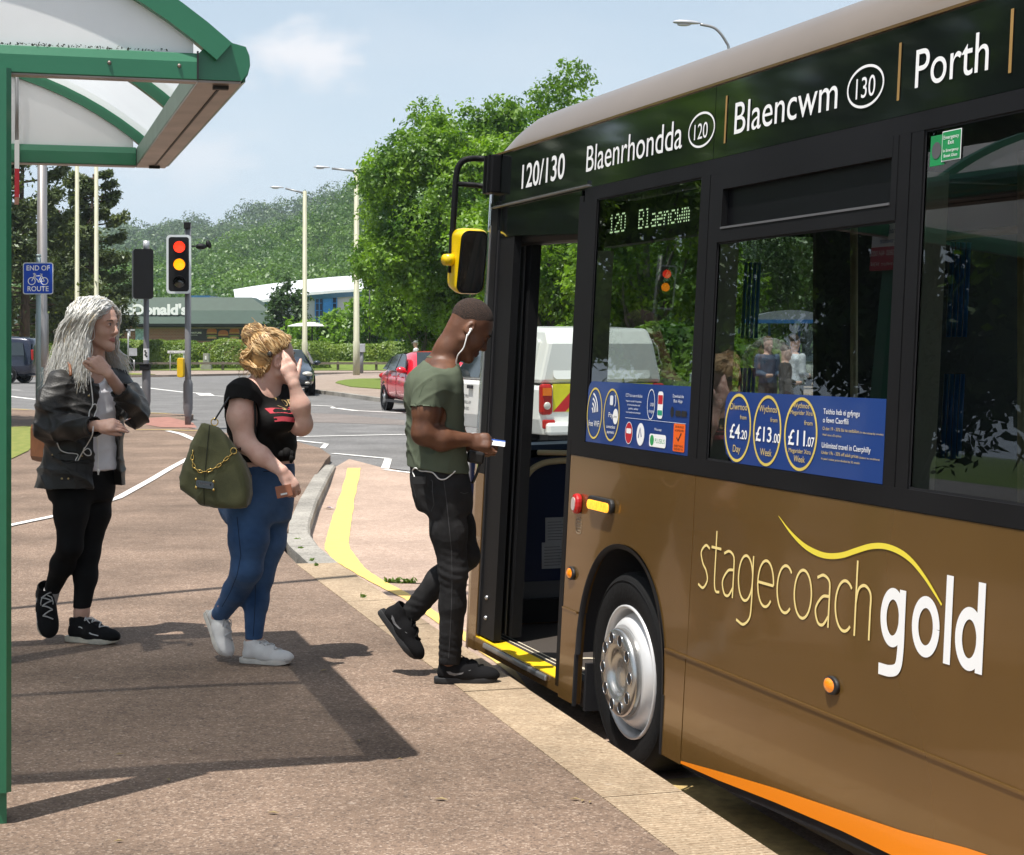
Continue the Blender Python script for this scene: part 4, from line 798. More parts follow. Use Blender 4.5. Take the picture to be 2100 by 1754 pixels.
def saloon(label, pos, heading, paint, group, scale=1.0):
    wy = lambda a,z: .915 - .42*max(0,z-.93)
    win = [(s,pts) for s in (-1,1) for pts in ([(-1.42,1.0),(-.98,.98),(-.9,1.30),(-.98,1.28)],[(-.92,.98),(-.16,.97),(-.14,1.365),(-.55,1.345),(-.84,1.30)],[(-.08,.97),(.80,.96),(.42,1.27),(.2,1.36),(-.06,1.37)])]
    scr = [[(.93,-.66,.99),(.93,.66,.99),(.40,.53,1.385),(.40,-.53,1.385)],[(-1.50,-.58,1.08),(-1.50,.58,1.08),(-.92,.50,1.36),(-.92,-.50,1.36)]]
    scr = [[(x+(.03 if x>0 else -.03),y,z+.02) for x,y,z in q] for q in scr]
    t = car('parked_car' if False else 'car', label, 'car', pos, heading, paint, dict(st=sal, win=win, wy=wy, screen=scr, wheels=(-1.38,1.38), track=.79, wr=.325, arch=.893), group)
    for s in (-1,1):
        mb = MB(); mb.ball((.78,s*.99,1.0),(.10,.12,.075)); mb.tube([(.80,s*.86,.96),(.78,s*.95,.98)],.025,6); cpart(t,'wing_mirror',mb,paint)
        mb = MB(); mb.ball((2.08,s*.62,.67),(.17,.17,.085)); cpart(t,'headlight',mb,m_hl); mb = MB(); mb.ball((-2.14,s*.64,.82),(.12,.19,.09)); cpart(t,'tail_light',mb,m_tail)
        mb = MB(); mb.ball((2.2,s*.6,.40),(.06,.10,.05)); cpart(t,'fog_light',mb,m_hl)
        mb = MB(); mb.box((-.62,s*.925,.86),(.18,.03,.03)); mb.box((.22,s*.925,.85),(.18,.03,.03)); cpart(t,'door_handle',mb,paint)
        mb = MB(); mb.box((0,s*.90,.26),(2.0,.05,.06)); cpart(t,'sill',mb,m_under)
        mb = MB()
        for xs in ((-.12,.97),(.83,.93),(-1.0,.97)): mb.prism([(xs[0]-.006,.30),(xs[0]+.006,.30),(xs[0]+.006,xs[1]),(xs[0]-.006,xs[1])], lambda a,z,d: V3((a, s*(.893+d - .05*abs(z-.6)**1.5), z)), 0, .012)
        cpart(t,'door_seam',mb,m_under)
    mb = MB(); mb.prism(rrect(.62,.20,.08), lambda a,b,d: V3((2.235+d-.03*abs(a), a, .58+b)), 0, .03); g = cpart(t,'grille',mb,m_under); mb = MB()
    for k in range(4): mb.box((2.27,0,.51+.045*k),(.012,.52,.012))
    p = smooth_path([(2.26,-.34,.66),(2.27,-.30,.53),(2.28,0,.47),(2.27,.30,.53),(2.26,.34,.66)],4); mb.tube(p,.014,6); mb.build('grille_bars',m_chrome,g)
    mb = MB(); mb.box((2.29,0,.42),(.02,.52,.11)); mb.box((-2.30,0,.62),(.02,.52,.11)); cpart(t,'number_plate',mb,m_plate); 
    mb = MB(); mb.box((2.22,0,.28),(.10,1.3,.05)); cpart(t,'lower_grille',mb,m_under); return t
b = road_pt(788,842); hd = np.array([.30,-.954]); hd /= np.linalg.norm(hd); rgt = np.array([hd[1],-hd[0]])
c = b[:2] + hd*1.38 - rgt*.87
saloon('shiny red saloon car coming round the junction', (c[0],c[1],road_z(50)), hd, m_redp, 'cars at the junction')
hd2 = np.array([.16,-.987]); b = road_pt(640,811); c = b[:2] - hd2*1.38 + np.array([hd2[1],-hd2[0]])*.80
saloon('dark blue saloon car facing the camera behind the blonde woman', (c[0],c[1],road_z(60)), hd2, m_navy, 'cars at the junction')
# dark van at the left edge
van = [(-2.45,.35,1.0,1.72,.86,.72),(-2.3,.28,1.05,1.86,.90,.76),(-1.0,.25,1.05,1.92,.92,.78),(.6,.25,1.05,1.90,.92,.76),(1.2,.25,1.04,1.60,.92,.74),(1.7,.25,1.0,1.10,.90,.72),(2.2,.28,.88,.92,.86,.66),(2.4,.34,.66,.68,.74,.5)]
p = road_pt(70,787); 
vt = car('van', 'dark navy people carrier half hidden by the shelter post', 'van', (p[0]-2.4, p[1]+1.0, road_z(80)), (-.995,.1), m_vnavy, dict(st=van, wy=lambda a,z: .93-.17*max(0,z-1.05), win=[(s,q) for s in (-1,1) for q in ([(-2.15,1.12),(-1.25,1.12),(-1.25,1.66),(-2.05,1.64)],[(-1.15,1.12),(-.1,1.12),(-.1,1.68),(-1.15,1.68)],[(0,1.12),(1.15,1.10),(.7,1.62),(0,1.68)])], screen=[[(1.66,-.66,1.14),(1.66,.66,1.14),(1.0,.62,1.72),(1.0,-.62,1.72)]], wheels=(-1.45,1.45), track=.80, wr=.33, arch=.925))
for s in (-1,1):
    mb = MB(); mb.box((-2.40,s*.72,1.15),(.10,.12,.42)); cpart(vt,'tail_light',mb,m_tail,.03); mb = MB(); mb.ball((1.1,s*1.02,1.12),(.09,.10,.1)); cpart(vt,'wing_mirror',mb,m_vnavy)
# white pickup with a canopy back
m_wv = mat('white_van_paint', (.84,.84,.80), .3, 0, .05, 2, coat=.6); m_wv2 = mat('white_grp_canopy', (.70,.71,.67), .35, 0, .04, 2, coat=.4)
PH = np.array([-.33,.944]); PH /= np.linalg.norm(PH); PR = np.array([PH[1],-PH[0]])
rl = at(1086,705,22.6); pk = thing('pickup', 'white pickup with a tall canopy back and red and yellow hazard stripes', 'pickup', (rl[0]+.13+PH[0]*2.6+PR[0]*.88, rl[1]+PH[1]*2.6+PR[1]*.88, road_z(25))); pk.rotation_euler = (0,0,math.atan2(PH[1],PH[0]))
mb = MB(); st = [(-2.6,.52,1.02,.80),(-2.55,.42,1.06,.87),(-1.0,.40,1.08,.90),(1.2,.38,1.08,.90),(1.9,.40,1.06,.88),(2.45,.45,.98,.80),(2.6,.50,.85,.66)]; V = []
for x,z0,z1,hw in st: V += [(x,-hw*.94,z0),(x,-hw,z0+.2),(x,-hw,z1-.06),(x,-hw*.96,z1),(x,hw*.96,z1),(x,hw,z1-.06),(x,hw,z0+.2),(x,hw*.94,z0)]
mb.add(V, [(i*8+j,i*8+(j+1)%8,(i+1)*8+(j+1)%8,(i+1)*8+j) for i in range(len(st)-1) for j in range(8)]+[tuple(range(8)),tuple(range(48,56))]); mb.build('body', m_wv, pk, .04)
def shell(name, st, m, bev=.06):
    mb = MB(); V = []
    for x,z0,z1,w0,w1 in st: V += [(x,-w0,z0),(x,-w1,z1),(x,w1,z1),(x,w0,z0)]
    mb.add(V, [(i*4+j,i*4+(j+1)%4,(i+1)*4+(j+1)%4,(i+1)*4+j) for i in range(len(st)-1) for j in range(4)]+[(0,1,2,3),tuple(range(len(V)-4,len(V)))]); return mb.build(name, m, pk, bev)
shell('canopy', [(-2.56,1.085,1.60,.86,.74),(-2.40,1.085,1.80,.87,.72),(-1.0,1.085,1.84,.88,.74)], m_wv2, .05)
shell('cab', [(-.96,1.085,1.74,.87,.66),(-.3,1.085,1.76,.87,.66),(.45,1.085,1.70,.87,.62),(1.35,1.085,1.12,.86,.80)], m_wv, .05)
cw = lambda z: .875-.30*(z-1.085)
for s in (-1,1):
    for q in ([(-.88,1.12),(-.15,1.12),(-.15,1.62),(-.80,1.62)],[(-.07,1.12),(1.10,1.12),(.48,1.58),(-.07,1.62)]):
        mb = MB(); mb.prism(q, lambda a,z,d: V3((a,s*(cw(z)+d),z)), -.02, .012); mb.build('side_window', m_dglass, pk)
    mb = MB(); mb.prism(rrect(1.15,.46,.04,-1.72,1.42), lambda a,z,d: V3((a,s*(.868-.17*(z-1.085)+d),z)), -.02, .012); pn = mb.build('side_panel', m_wv2, pk)
    fr = lambda a,b,d: V3((-1.2-a if s>0 else -2.2+a, s*(.868-.17*(1.2+b-1.085)+.018+d), 1.2+b))
    mb = MB(); add_text(mb, 'WEST', fr, .30, .32, h=.07); mb.build('lettering', mat('orange_print', (.7,.14,.02), .5), pn)
    mb = MB(); add_text(mb, 'NWP LLEOL', fr, .30, .12, w=.4, h=.05); mb.build('lettering', mat('grey_print', (.1,.1,.11), .5), pn)
    mb = MB(); mb.ball((1.15,s*1.02,1.18),(.09,.12,.13)); mb.build('wing_mirror', m_under, pk)
    for x in (-.62,.2): 
        mb = MB(); mb.box((x,s*.915,.98),(.2,.04,.05)); mb.build('door_handle', m_under, pk)
    mb = MB(); fr = lambda a,b,d: V3((.7-a if s>0 else -.1+a, s*(.902+d), .6+b)); add_text(mb, 'CYMRU', fr, .15, .22, h=.05); add_text(mb, 'GOFALU AM', fr, .1, .13, h=.05); add_text(mb, 'EIN BRO', fr, .15, .04, h=.05); mb.build('door_lettering', MATS['grey_print'], pk)
    mb = MB(); mb.box((-2.575,s*.79,.88),(.12,.17,.40)); tl = mb.build('tail_light', m_tail, pk, .04)
    mb = MB(); mb.box((-2.64,s*.79,.98),(.02,.12,.10)); mb.build('amber_lens', mat('amber_lens', (.75,.18,.01), .15), tl); mb = MB(); mb.ball((-2.64,s*.79,.80),(.02,.05,.05)); mb.build('clear_lens', m_hl, tl)
    mb = MB(); mb.box((-2.61,s*.76,.56),(.06,.17,.12)); mb.build('reflector', m_tail, pk, .02)
    for wx in (-1.6,1.55): 
        wheel(pk, (wx,s*.78,.36), .36, .24, s)
        mb = MB(); mb.lathe([(.44,-.012),(.36,-.012)], (wx,s*.905,.40), (0,s,0), 24); mb.build('wheel_arch', m_under, pk)
mb = MB(); mb.prism(rrect(1.36,.44,.05,0,1.36), lambda a,z,d: V3((-2.572+.36*(z-1.10)*.8+d-.012,a,z)), -.02, .0); rear = mb.build('rear_hatch', m_wv2, pk)
fr0 = lambda a,b,d: V3((-2.60+.29*(1.36+b-1.10)-.005-d, -a, 1.36+b))
for nm,a0,a1,m in (('orange_ring',R(150),R(420),MATS['orange_print']),('grey_ring',R(70),R(140),MATS['grey_print'])):
    mb = MB(); q = [(.13*math.cos(t)-.15, .13*math.sin(t)+.02) for t in np.linspace(a0,a1,24)]; add_band(mb, q, .025, fr0, .004); mb.build(nm, m, rear)
mb = MB(); mb.box((-2.60,0,.90),(.02,1.40,.36)); hz = mb.build('hazard_panel', mat('hazard_yellow', (.72,.68,.02), .35), pk)
mb = MB()
for sgn in (-1,1):
    for k in range(4):
        y0 = .06+.36*k; q = [(y0,-.18),(y0+.17,-.18),(y0+.17+.34,.18),(y0+.34,.18)]; q = [(min(a,.70),b if a<=.70 else b-(a-.70)) for a,b in q]; mb.sheet([(sgn*(.76-a),b) for a,b in q], lambda a,b,d: V3((-2.6125,a,.90+b)))
mb.build('red_stripe', mat('hazard_red', (.55,.015,.02), .35), hz)
mb = MB(); mb.box((-2.64,0,.50),(.16,1.62,.16)); mb.build('bumper', m_wv, pk, .04); mb = MB(); mb.box((-2.4,0,.38),(.3,1.5,.12)); mb.build('underbody', m_under, pk)
mb = MB(); mb.ball((-1.9,-.2,1.86),(.16,.2,.07)); mb.build('beacon', m_wv2, pk)
mb = MB(); mb.box((-2.635,0,.86),(.03,.5,.03)); mb.build('tailgate_handle', m_wv, pk)
# white saloon, blue roofed shelter and people seen through the bus windows
saloon('white saloon car parked beyond the bus', (11.9,62,-.1), (.8,-.6), mat('white_car_paint', (.62,.62,.62), .25, 0, .03, coat=1.), None)
bs = thing('blue_shelter', 'blue framed shelter with a curved grey roof on the far footway', 'bus shelter', (9.1,58,0)); m_bl = mat('blue_powder_coat', (.02,.12,.36), .4)
mb = MB(); A = [(-1.6+3.2*i/12, 2.25+.35*math.sin(math.pi*i/12)) for i in range(13)]; mb.prism(A+[(1.6,2.2),(-1.6,2.2)], lambda a,z,d: V3((a,d,z)), -.8, .8); mb.build('roof', mat('grey_roof_sheet', (.22,.24,.28), .5), bs)
mb = MB(); mb.box((0,-.82,2.22),(3.3,.06,.12)); mb.build('roof_edge', m_bl, bs)
for xx in (-1.5,-.5,.5,1.5):
    mb = MB(); mb.box((xx,.7,1.1),(.07,.07,2.2)); mb.build('post', m_bl, bs)
mb = MB(); mb.box((0,.7,1.2),(3.0,.01,1.7)); mb.build('pane', glass('clear_pane'), bs)

# leafy trees standing to the left of the view; the bus windows and gloss panels mirror them; the tallest is added to darken a bright gap in that reflection
for i,(x,y,h,w,lb) in enumerate([(-17.0,15.5,9.5,7.0,'leafy tree mirrored in the first window of the bus'),(-14.0,31.5,11,8.0,'tall leafy tree mirrored beside the traffic light in the bus glass'),(-22,17.5,11,8.5,'dark leafy tree mirrored in the gloss black band'),(-12.5,12.2,8.0,5.5,'leafy tree mirrored in the window above the fare notice'),(-28,37,12,9,'distant leafy tree mirrored in the glass near the door'),(-19,10.5,11,7.5,'dark leafy tree mirrored in the third bus window'),(-30,19,13,11,'unseen tall dark tree added to darken the right of the bus glass'),(-26,27,12,9,'broad tree mirrored behind the mirrored traffic light')]):
    tree('reflected_tree', lb, (x,y,0), h, w, 42000, .18, m_dark if i%2 else m_ash, m_bark2, 130+i, .2, .14, 55, 'trees mirrored in the bus glass')
# ------------------------------------------------------------------ the bus
BR = np.array([.3233,-.9463,0]); BN = np.array([.9463,.3233,0]); BF0 = np.array([-.229,8.94,0.]); LEAN = .055; BW = 2.5
BFr = lambda s,z,w=0: BF0 + BR*s + BN*(w+LEAN*z) + np.array([0,0,z])          # nearside skin: s rearwards, z up, w inwards
BFf = lambda s,z,w=0: BF0 + BR*s + BN*(BW-LEAN*z-w) + np.array([0,0,z])       # offside skin, w inwards
BFx = lambda s,w,z=0: BF0 + BR*s + BN*w + np.array([0,0,z])
def on_cross(u, v, s0):
    """point of a cross-wise plane at s0 -> (w, z)"""
    d = np.array([(u-1050)/F_PX, 1, (705-v)/F_PX]); C = np.array([0,0,EYE]); t = (s0 - (C-BF0)@BR)/(d@BR); P = C+t*d; return float((P-BF0)@BN), float(P[2])
def metal_paint(name, col, rough=.32, metal=.35, coat=.8, flake=True):
    m = mat(name, col, rough, metal, .07, 1.6, .06, 2.2, coat=coat); return m
m_gold = metal_paint('brown_gold_metallic_paint', (.215,.118,.034), .26, .48, .6)
m_gold_sky = metal_paint('brown_gold_paint_sky_tinted', (.23,.175,.125), .42, .25, .4)  # same paint as the sides, with the sky's reflection greyed into the colour
m_gloss = mat('gloss_black_panel', (.006,.008,.008), .06, 0, 0, coat=1.)
m_frame = mat('satin_black_frame', (.011,.011,.012), .55, 0, .12, 3, .03, 50, spec=.12)
m_seal = mat('rubber_seal', (.018,.018,.02), .6, spec=.2)
m_bglass = glass('bus_window_glass', (.44,.48,.47), refl=1.2, ior=1.52)
m_cglass = glass('bus_clear_glass', (.86,.90,.88), refl=.8)
m_int = mat('dark_grey_interior', (.022,.022,.026), .7); m_int2 = mat('grey_interior_trim', (.10,.10,.105), .6); m_creamt = mat('cream_interior_trim', (.74,.66,.50), .5, 0, .04); m_navyp = mat('navy_laminate', (.010,.018,.060), .35, 0, .08, 3); m_grab = mat('champagne_handrail', (.80,.64,.38), .35, .1, .05); m_yel3 = mat('yellow_nosing', (.85,.56,.01), .5, 0, .06, 8); m_alu = mat('brushed_aluminium', (.55,.55,.56), .3, .85, .1, 10); m_vinyl = mat('dark_speckled_floor', (.075,.062,.052), .6, 0, .25, 120, .1, 100)
m_wtxt = mat('white_vinyl_letters', (.85,.85,.84), .4, 0, 0); m_ctxt = mat('pale_gold_vinyl_letters', (.83,.66,.27), .4, 0, 0); m_ytxt = mat('yellow_vinyl_swoosh', (.80,.66,.06), .4, 0, 0); m_orange = mat('orange_vinyl', (.90,.25,.008), .35, 0, .03, 2, coat=.4); m_gbar = mat('gold_vinyl_bar', (.36,.21,.06), .45); m_blue = mat('royal_blue_vinyl', (.008,.042,.20), .4, 0, .05, 2, coat=.3); m_gring = mat('yellow_ring_print', (.75,.58,.13), .45)
bus = thing('bus', 'brown and black single deck bus standing at the kerb with its front door open', 'bus', tuple(BF0))
def bpart(name, mb, m, parent=None, bevel=0, label=None):
    o = mb.build(name, m, parent or bus, bevel)
    if parent is None: o.location = -BF0
    if label: o['label'] = label
    return o
def sp(name, poly, w0, w1, m, parent=None, fr=BFr, bevel=0):
    mb = MB(); mb.prism(poly, fr, w0, w1); return bpart(name, mb, m, parent, bevel)
rect = lambda s0,s1,z0,z1: [(s0,z0),(s1,z0),(s1,z1),(s0,z1)]
SE = 9.3
# --- lower body, nearside: wheel arch cut out, lower skirt panels with a moulding between
AC, AZ = 1.995, .175
arch = [(AC+.462*math.copysign(abs(math.cos(t))**.9, math.cos(t)), AZ+.515*abs(math.sin(t))**.92) for t in np.linspace(math.pi, 0, 41)]
zl = .349
up = [p for p in arch if p[1] >= zl]
side = [(1.345,zl+.004)] + [(up[0][0],zl+.004)] + up + [(up[-1][0],zl+.004)] + [(2.636,zl+.004),(2.636,1.014),(1.345,1.014)]
sp('side_panel', side, 0, .03, m_gold)
sp('side_panel', rect(2.640,SE,zl+.004,1.014), 0, .03, m_gold)
dl = [p for p in arch if p[1] < zl and p[0] < AC]; dr = [p for p in arch if p[1] < zl and p[0] > AC]
sp('skirt_panel', [(1.345,-.04),(1.528,-.04)]+dl+[(dl[-1][0],zl-.004),(1.345,zl-.004)], -.004, .03, m_gold)
sp('skirt_panel', [(2.462,-.045),(2.632,-.045),(2.636,zl-.004),(dr[0][0],zl-.004)]+dr, -.004, .03, m_gold)
skb = [(2.642,-.040),(2.96,-.027),(3.38,0),(3.82,.021),(4.10,.026),(5,.03),(SE,.03)]
sp('skirt_panel', skb+[(SE,zl-.004),(2.642,zl-.004)], -.004, .03, m_gold)
ot = [(2.645,-.029),(2.96,.005),(3.375,.046),(3.817,.082),(4.167,.111),(4.475,.148),(5.1,.20),(6.5,.26),(8,.28)]
mb = MB(); ob = [(2.645,-.039),(2.96,-.026),(3.38,.001),(3.82,.022),(4.10,.027),(5,.031),(SE,.031)]
mb.sheet(ob+[(SE,.28)]+ot[::-1], BFr, -.0065); bpart('orange_stripe', mb, m_orange)
sk2 = [(2.642,-.051),(2.85,-.051),(3.126,-.043),(3.566,-.026),(4.007,-.004),(4.6,.0),(SE,.0)]
sp('sill', sk2+[(SE,.03)]+[(s,z-.002) for s,z in skb[::-1][1:]], .002, .05, m_seal)
sp('moulding', rect(1.345,arch[0][0]-.012,zl-.004,zl+.004), -.007, .02, m_gold); sp('moulding', rect(2.455,SE,zl-.004,zl+.004), -.009, .02, m_gold)
sp('panel_gap', [(2.634,-.04),(2.6415,-.04),(2.6405,zl),(2.636,zl)], .004, .02, m_blk)
sp('panel_gap', rect(1.345,SE,1.0145,1.018), .002, .02, m_blk)
# wheel arch lining and rubber lip
mb = MB(); l, r = band(arch, .014); n = len(l); I = [(AC+(a-AC)*.965, AZ+(b-AZ)*.965 if b > AZ else b) for a,b in arch]
mb.add([BFr(a,b,-.008) for a,b in arch]+[BFr(a,b,-.006) for a,b in I]+[BFr(a,b,.012) for a,b in I], [(i,i+1,n+i+1,n+i) for i in range(n-1)]+[(n+i,n+i+1,2*n+i+1,2*n+i) for i in range(n-1)], 0, True)
for i0 in (0,-1):
    a,b = arch[i0]; mb.prism([(a-.008,-.045),(a+.008,-.045),(a+.008,b),(a-.008,b)], BFr, -.008, .006)
la = bpart('wheel_arch', mb, m_seal)
mb = MB(); I2 = [(AC+(a-AC)*1.06, AZ+(b-AZ)*1.06) for a,b in arch]; n = len(I2)
mb.add([BFr(a,b,.035) for a,b in I2]+[BFr(a,b,.62) for a,b in I2], [(i,i+1,n+i+1,n+i) for i in range(n-1)]); mb.sheet(I2, BFr, .62); bpart('arch_lining', mb, m_int)
mb = MB(); mb.prism(rect(1.56,1.585,-.06,.14), BFr, .03, .34); bpart('mud_flap', mb, m_seal)
mb = MB(); mb.prism(rect(1.60,1.70,.02,.07), BFr, .22, .30); bpart('bracket', mb, m_seal)
# --- wheels
def bus_wheel(s, frame, fl=1):
    c = frame(s, .178, .0); ax = frame(s,.178,1.)-c; ax /= np.linalg.norm(ax); ax[2] = 0; ax /= np.linalg.norm(ax)   # axle, pointing inwards
    mb = MB(); mb.lathe([(.262,.055),(.285,.045),(.345,.035),(.385,.05),(.398,.075),(.400,.12),(.400,.26),(.385,.30),(.27,.31)], c, ax, 48); w = bpart('wheel', mb, m_tyre)
    mb = MB()
    for q in (.37,.35): mb.lathe([(q,.0415),(q-.004,.037),(q-.008,.0405)], c, ax, 48)
    mb.build('tyre_rib', m_tyre, w)
    mb = MB(); mb.lathe([(.268,.056),(.268,.044),(.262,.041),(.255,.046),(.250,.07),(.248,.115),(.244,.12)], c, ax, 48); mb.build('rim', mat('silver_wheel_paint', (.66,.66,.66), .38, .25, .06, 6), w)
    mb = MB(); prof = [(.246,.118),(.240,.098),(.226,.066),(.210,.045),(.198,.034),(.19,.03)]; mb.lathe(prof, c, ax, 48); mb.lathe([(.19,.03),(.01,.03)], c, ax, 48); d = mb.build('wheel_disc', mat('silver_wheel_paint', (.66,.66,.66), .38, .25, .06, 6), w)
    h = np.array([0,0,1.]); a = np.cross(h, ax); a /= np.linalg.norm(a); b = np.cross(ax, a); mb = MB()
    for k in range(10):
        t = 2*math.pi*(k+.5)/10; dr = math.cos(t)*a+math.sin(t)*b; tn = -math.sin(t)*a+math.cos(t)*b; nn = (ax*-.55+dr*.83); e2 = np.cross(nn,tn); p = c + ax*.083 + dr*.2185
        mb.add([p+.026*math.cos(q)*tn+.020*math.sin(q)*e2 + nn*.003 for q in np.linspace(0,2*math.pi,15)[:-1]], [tuple(range(14))])
    mb.build('hand_hole', m_blk, d)
    # polished wheel trim with ten round holes
    mb = MB(); mb.lathe([(.176,.036),(.178,.010),(.175,.000),(.168,-.006),(.10,-.008),(.088,.006),(.084,.016),(.05,.018),(.001,.012)], c, ax, 48); tr = mb.build('wheel_trim', mat('dull_silver_trim', (.50,.50,.49), .27, .85, .1, 8), w)
    mb = MB()
    for k in range(10):
        t = 2*math.pi*k/10; p = c + .140*(math.cos(t)*a+math.sin(t)*b); mb.add([p - ax*.0092 + .0225*(math.cos(q)*a+math.sin(q)*b) for q in np.linspace(0,2*math.pi,17)[:-1]], [tuple(range(16))])
    mb.build('trim_hole', m_blk, tr); mb = MB()
    for k in range(10):
        t = 2*math.pi*k/10; p = c + .140*(math.cos(t)*a+math.sin(t)*b)-ax*.009; ring_ = [p + .024*(math.cos(q)*a+math.sin(q)*b) for q in np.linspace(0,2*math.pi,15)]; mb.tube(ring_, .0018, 5, cap=False)
    mb.build('trim_ring', m_chrome, tr); return w
for s_ in (AC, 6.9): bus_wheel(s_, BFr); bus_wheel(s_, BFf)
# --- window band
W = [(1.505,2.563),(2.722,3.952),(4.086,5.30),(5.44,6.65),(6.79,7.99),(8.12,9.05)]
sp('window_rail', rect(1.345,SE,1.018,1.078), -.003, .04, m_frame); sp('window_rail', rect(1.36,SE,2.122,2.178), -.003, .04, m_frame)
prev = 1.345
for k,(a,b) in enumerate(W):
    m0 = (prev+a)/2 if k else prev
    if k == 0: sp('window_pillar', rect(1.335,a,1.078,2.122), -.003, .04, m_frame)
    else:
        sp('window_pillar', rect(prev,m0-.003,1.0781,2.1219), -.003, .04, m_frame); sp('window_pillar', rect(m0+.003,a,1.0781,2.1219), -.0025, .04, m_frame); sp('pillar_joint', rect(m0-.003,m0+.003,1.0781,2.1219), .003, .03, m_seal)
    prev = b
sp('window_pillar', rect(prev,SE,1.0781,2.1219), -.003, .04, m_frame)
for k,(a,b) in enumerate(W):
    mb = MB()
    if k in (1,3):
        mb.sheet(rect(a,b,1.078,1.868), BFr, .006); g = bpart('window', mb, m_bglass)
        sp('transom', rect(a,b,1.868,1.915), -.006, .03, m_frame, g); sp('hopper_frame', rect(a+.03,b-.03,2.06,2.1219), -.006, .03, m_frame, g); sp('hopper_frame', rect(a,a+.034,1.915,2.1219), -.005, .03, m_frame, g); sp('hopper_frame', rect(b-.034,b,1.915,2.1219), -.005, .03, m_frame, g)
        mb = MB(); mb.prism(rect(a+.035,b-.035,1.916,2.06), BFr, .018, .024); mb.build('hopper_pane', mat('hopper_glass', (.004,.004,.005), .35, 0, 0, spec=.15), g)
        sp('hopper_edge', rect(a+.034,b-.034,1.9155,1.923), -.009, .02, m_int2, g)
    else: mb.sheet(rect(a,b,1.078,2.122), BFr, .006); g = bpart('window', mb, m_bglass)
    mb = MB(); t = .007; A = rect(a,b,1.078,2.122 if k not in (1,3) else 1.868); B = [(a+t,1.078+t),(b-t,1.078+t),(b-t,A[2][1]-t),(a+t,A[2][1]-t)]
    mb.add([BFr(*p,.0035) for p in A]+[BFr(*p,.0035) for p in B], [(i,(i+1)%4,4+(i+1)%4,4+i) for i in range(4)]); mb.build('seal', m_seal, g)
    sp('inner_pillar', rect(a-.03,a+.006,1.03,2.0 if k else 1.90), .012, .085, m_creamt, g)
    if k in (1,2,3):
        mb = MB()
        for q in range(4):
            for z0,z1 in ((1.16,1.41),(1.52,1.80)): mb.tube([BFr(a-.06+.004*q,z0,.15+.016*q),BFr(a-.06+.004*q,z1,.15+.016*q)],.007,6)
        mb.build('blue_grip', mat('bright_blue_plastic', (.02,.25,.80), .4), g)
# --- glossy destination band and roof
sp('destination_band', rect(.06,2.648,2.180,2.452), 0, .04, m_gloss); sp('destination_band', rect(2.652,SE,2.180,2.452), 0, .04, m_gloss)
sp('band_trim', rect(.05,1.40,2.188,2.192), -.012, .0, m_alu); sp('band_trim', rect(.05,1.40,2.196,2.212), -.010, .0, m_gloss)
mb = MB(); rp_ = [(0,2.454),(.004,2.475),(.02,2.515),(.05,2.565),(.10,2.61),(.18,2.645),(.32,2.675),(.6,2.695)]
def roof_sec(s):
    e = max(0,(.50-s)/.46); drop = .155*e**2.2; return [(w+ (0.0*e), z-drop*((z-2.454)/.24)**.6 if z>2.454 else z) for w,z in rp_]
ss = [.02,.06,.10,.16,.22,.30,.40,.52,2.65,SE]; V = []; k = 2*len(rp_)
for s in ss:
    q = roof_sec(s); V += [BFr(s,z,w) for w,z in q] + [BFf(s,z,w) for w,z in q[::-1]]
mb.add(V, [(i*k+j,i*k+j+1,(i+1)*k+j+1,(i+1)*k+j) for i in range(len(ss)-1) for j in range(k-1)], 0, True); bpart('roof', mb, m_gold_sky)
sp('roof_gutter', rect(.05,SE,2.4525,2.462), -.008, .03, m_gold)
# roof front and windscreen surround: front face of the bus
zf = [-.02,.3,.62,.85]
def front_edge(z, inset=0):
    """plan outline of the nose at height z, nearside to offside"""
    ax = []; rk = .04*max(0,z-.9)+.16*max(0,z-2.2)
    for t in np.linspace(0, math.pi/2, 9): ax.append((.03-.36*math.sin(t)+rk*math.sin(t)+inset*math.sin(t), .36*(1-math.cos(t))+LEAN*z+inset*math.cos(t)))
    for w in np.linspace(.5,BW/2,4): ax.append((.03-.36-.07*((w-.36)/(BW/2-.36))+rk+inset, w+LEAN*z*0))
    return ax + [(s,BW-w) for s,w in ax[::-1][1:]]
def nose(name, zs, m, inset=0, smooth=True, parent=None, close=False):
    mb = MB(); V = []; 
    for z in zs: V += [BFx(s,w,z) for s,w in front_edge(z,inset)]
    k = len(front_edge(1)); mb.add(V, [(i*k+j,i*k+j+1,(i+1)*k+j+1,(i+1)*k+j) for i in range(len(zs)-1) for j in range(k-1)], 0, smooth)
    if close: mb.add(V[-k:], [tuple(range(k))])
    return bpart(name, mb, m, parent)
nose('front_panel', [-.05,.0,.3,.6,.86], m_gold); nose('front_panel_top', [.86,.90,.98], m_gloss); ws = nose('windscreen', [.98,1.3,1.6,1.9,2.10], m_cglass); nose('header_panel', [2.10,2.2,2.3,2.40,2.452], m_gloss); 
mb = MB(); e = front_edge(2.452); q = roof_sec(.02); mb.add([BFx(s,w,2.452) for s,w in e]+[BFx(.30,BW/2,2.60)], [(i,i+1,len(e)) for i in range(len(e)-1)], 0, True); bpart('roof_front', mb, m_gold_sky)
for fr_ in (BFr,BFf): 
    mb = MB(); mb.prism(rect(.015,.135,-.04,.845), fr_, 0, .03); bpart('corner_panel', mb, m_gold)
    mb = MB(); mb.prism(rect(.03,.14,.845,2.18), fr_, 0, .05); bpart('front_pillar', mb, m_frame)
mb = MB(); mb.prism(rect(.03,.05,.9,2.1), BFr, -.004, .0); bpart('windscreen_edge', mb, m_alu)
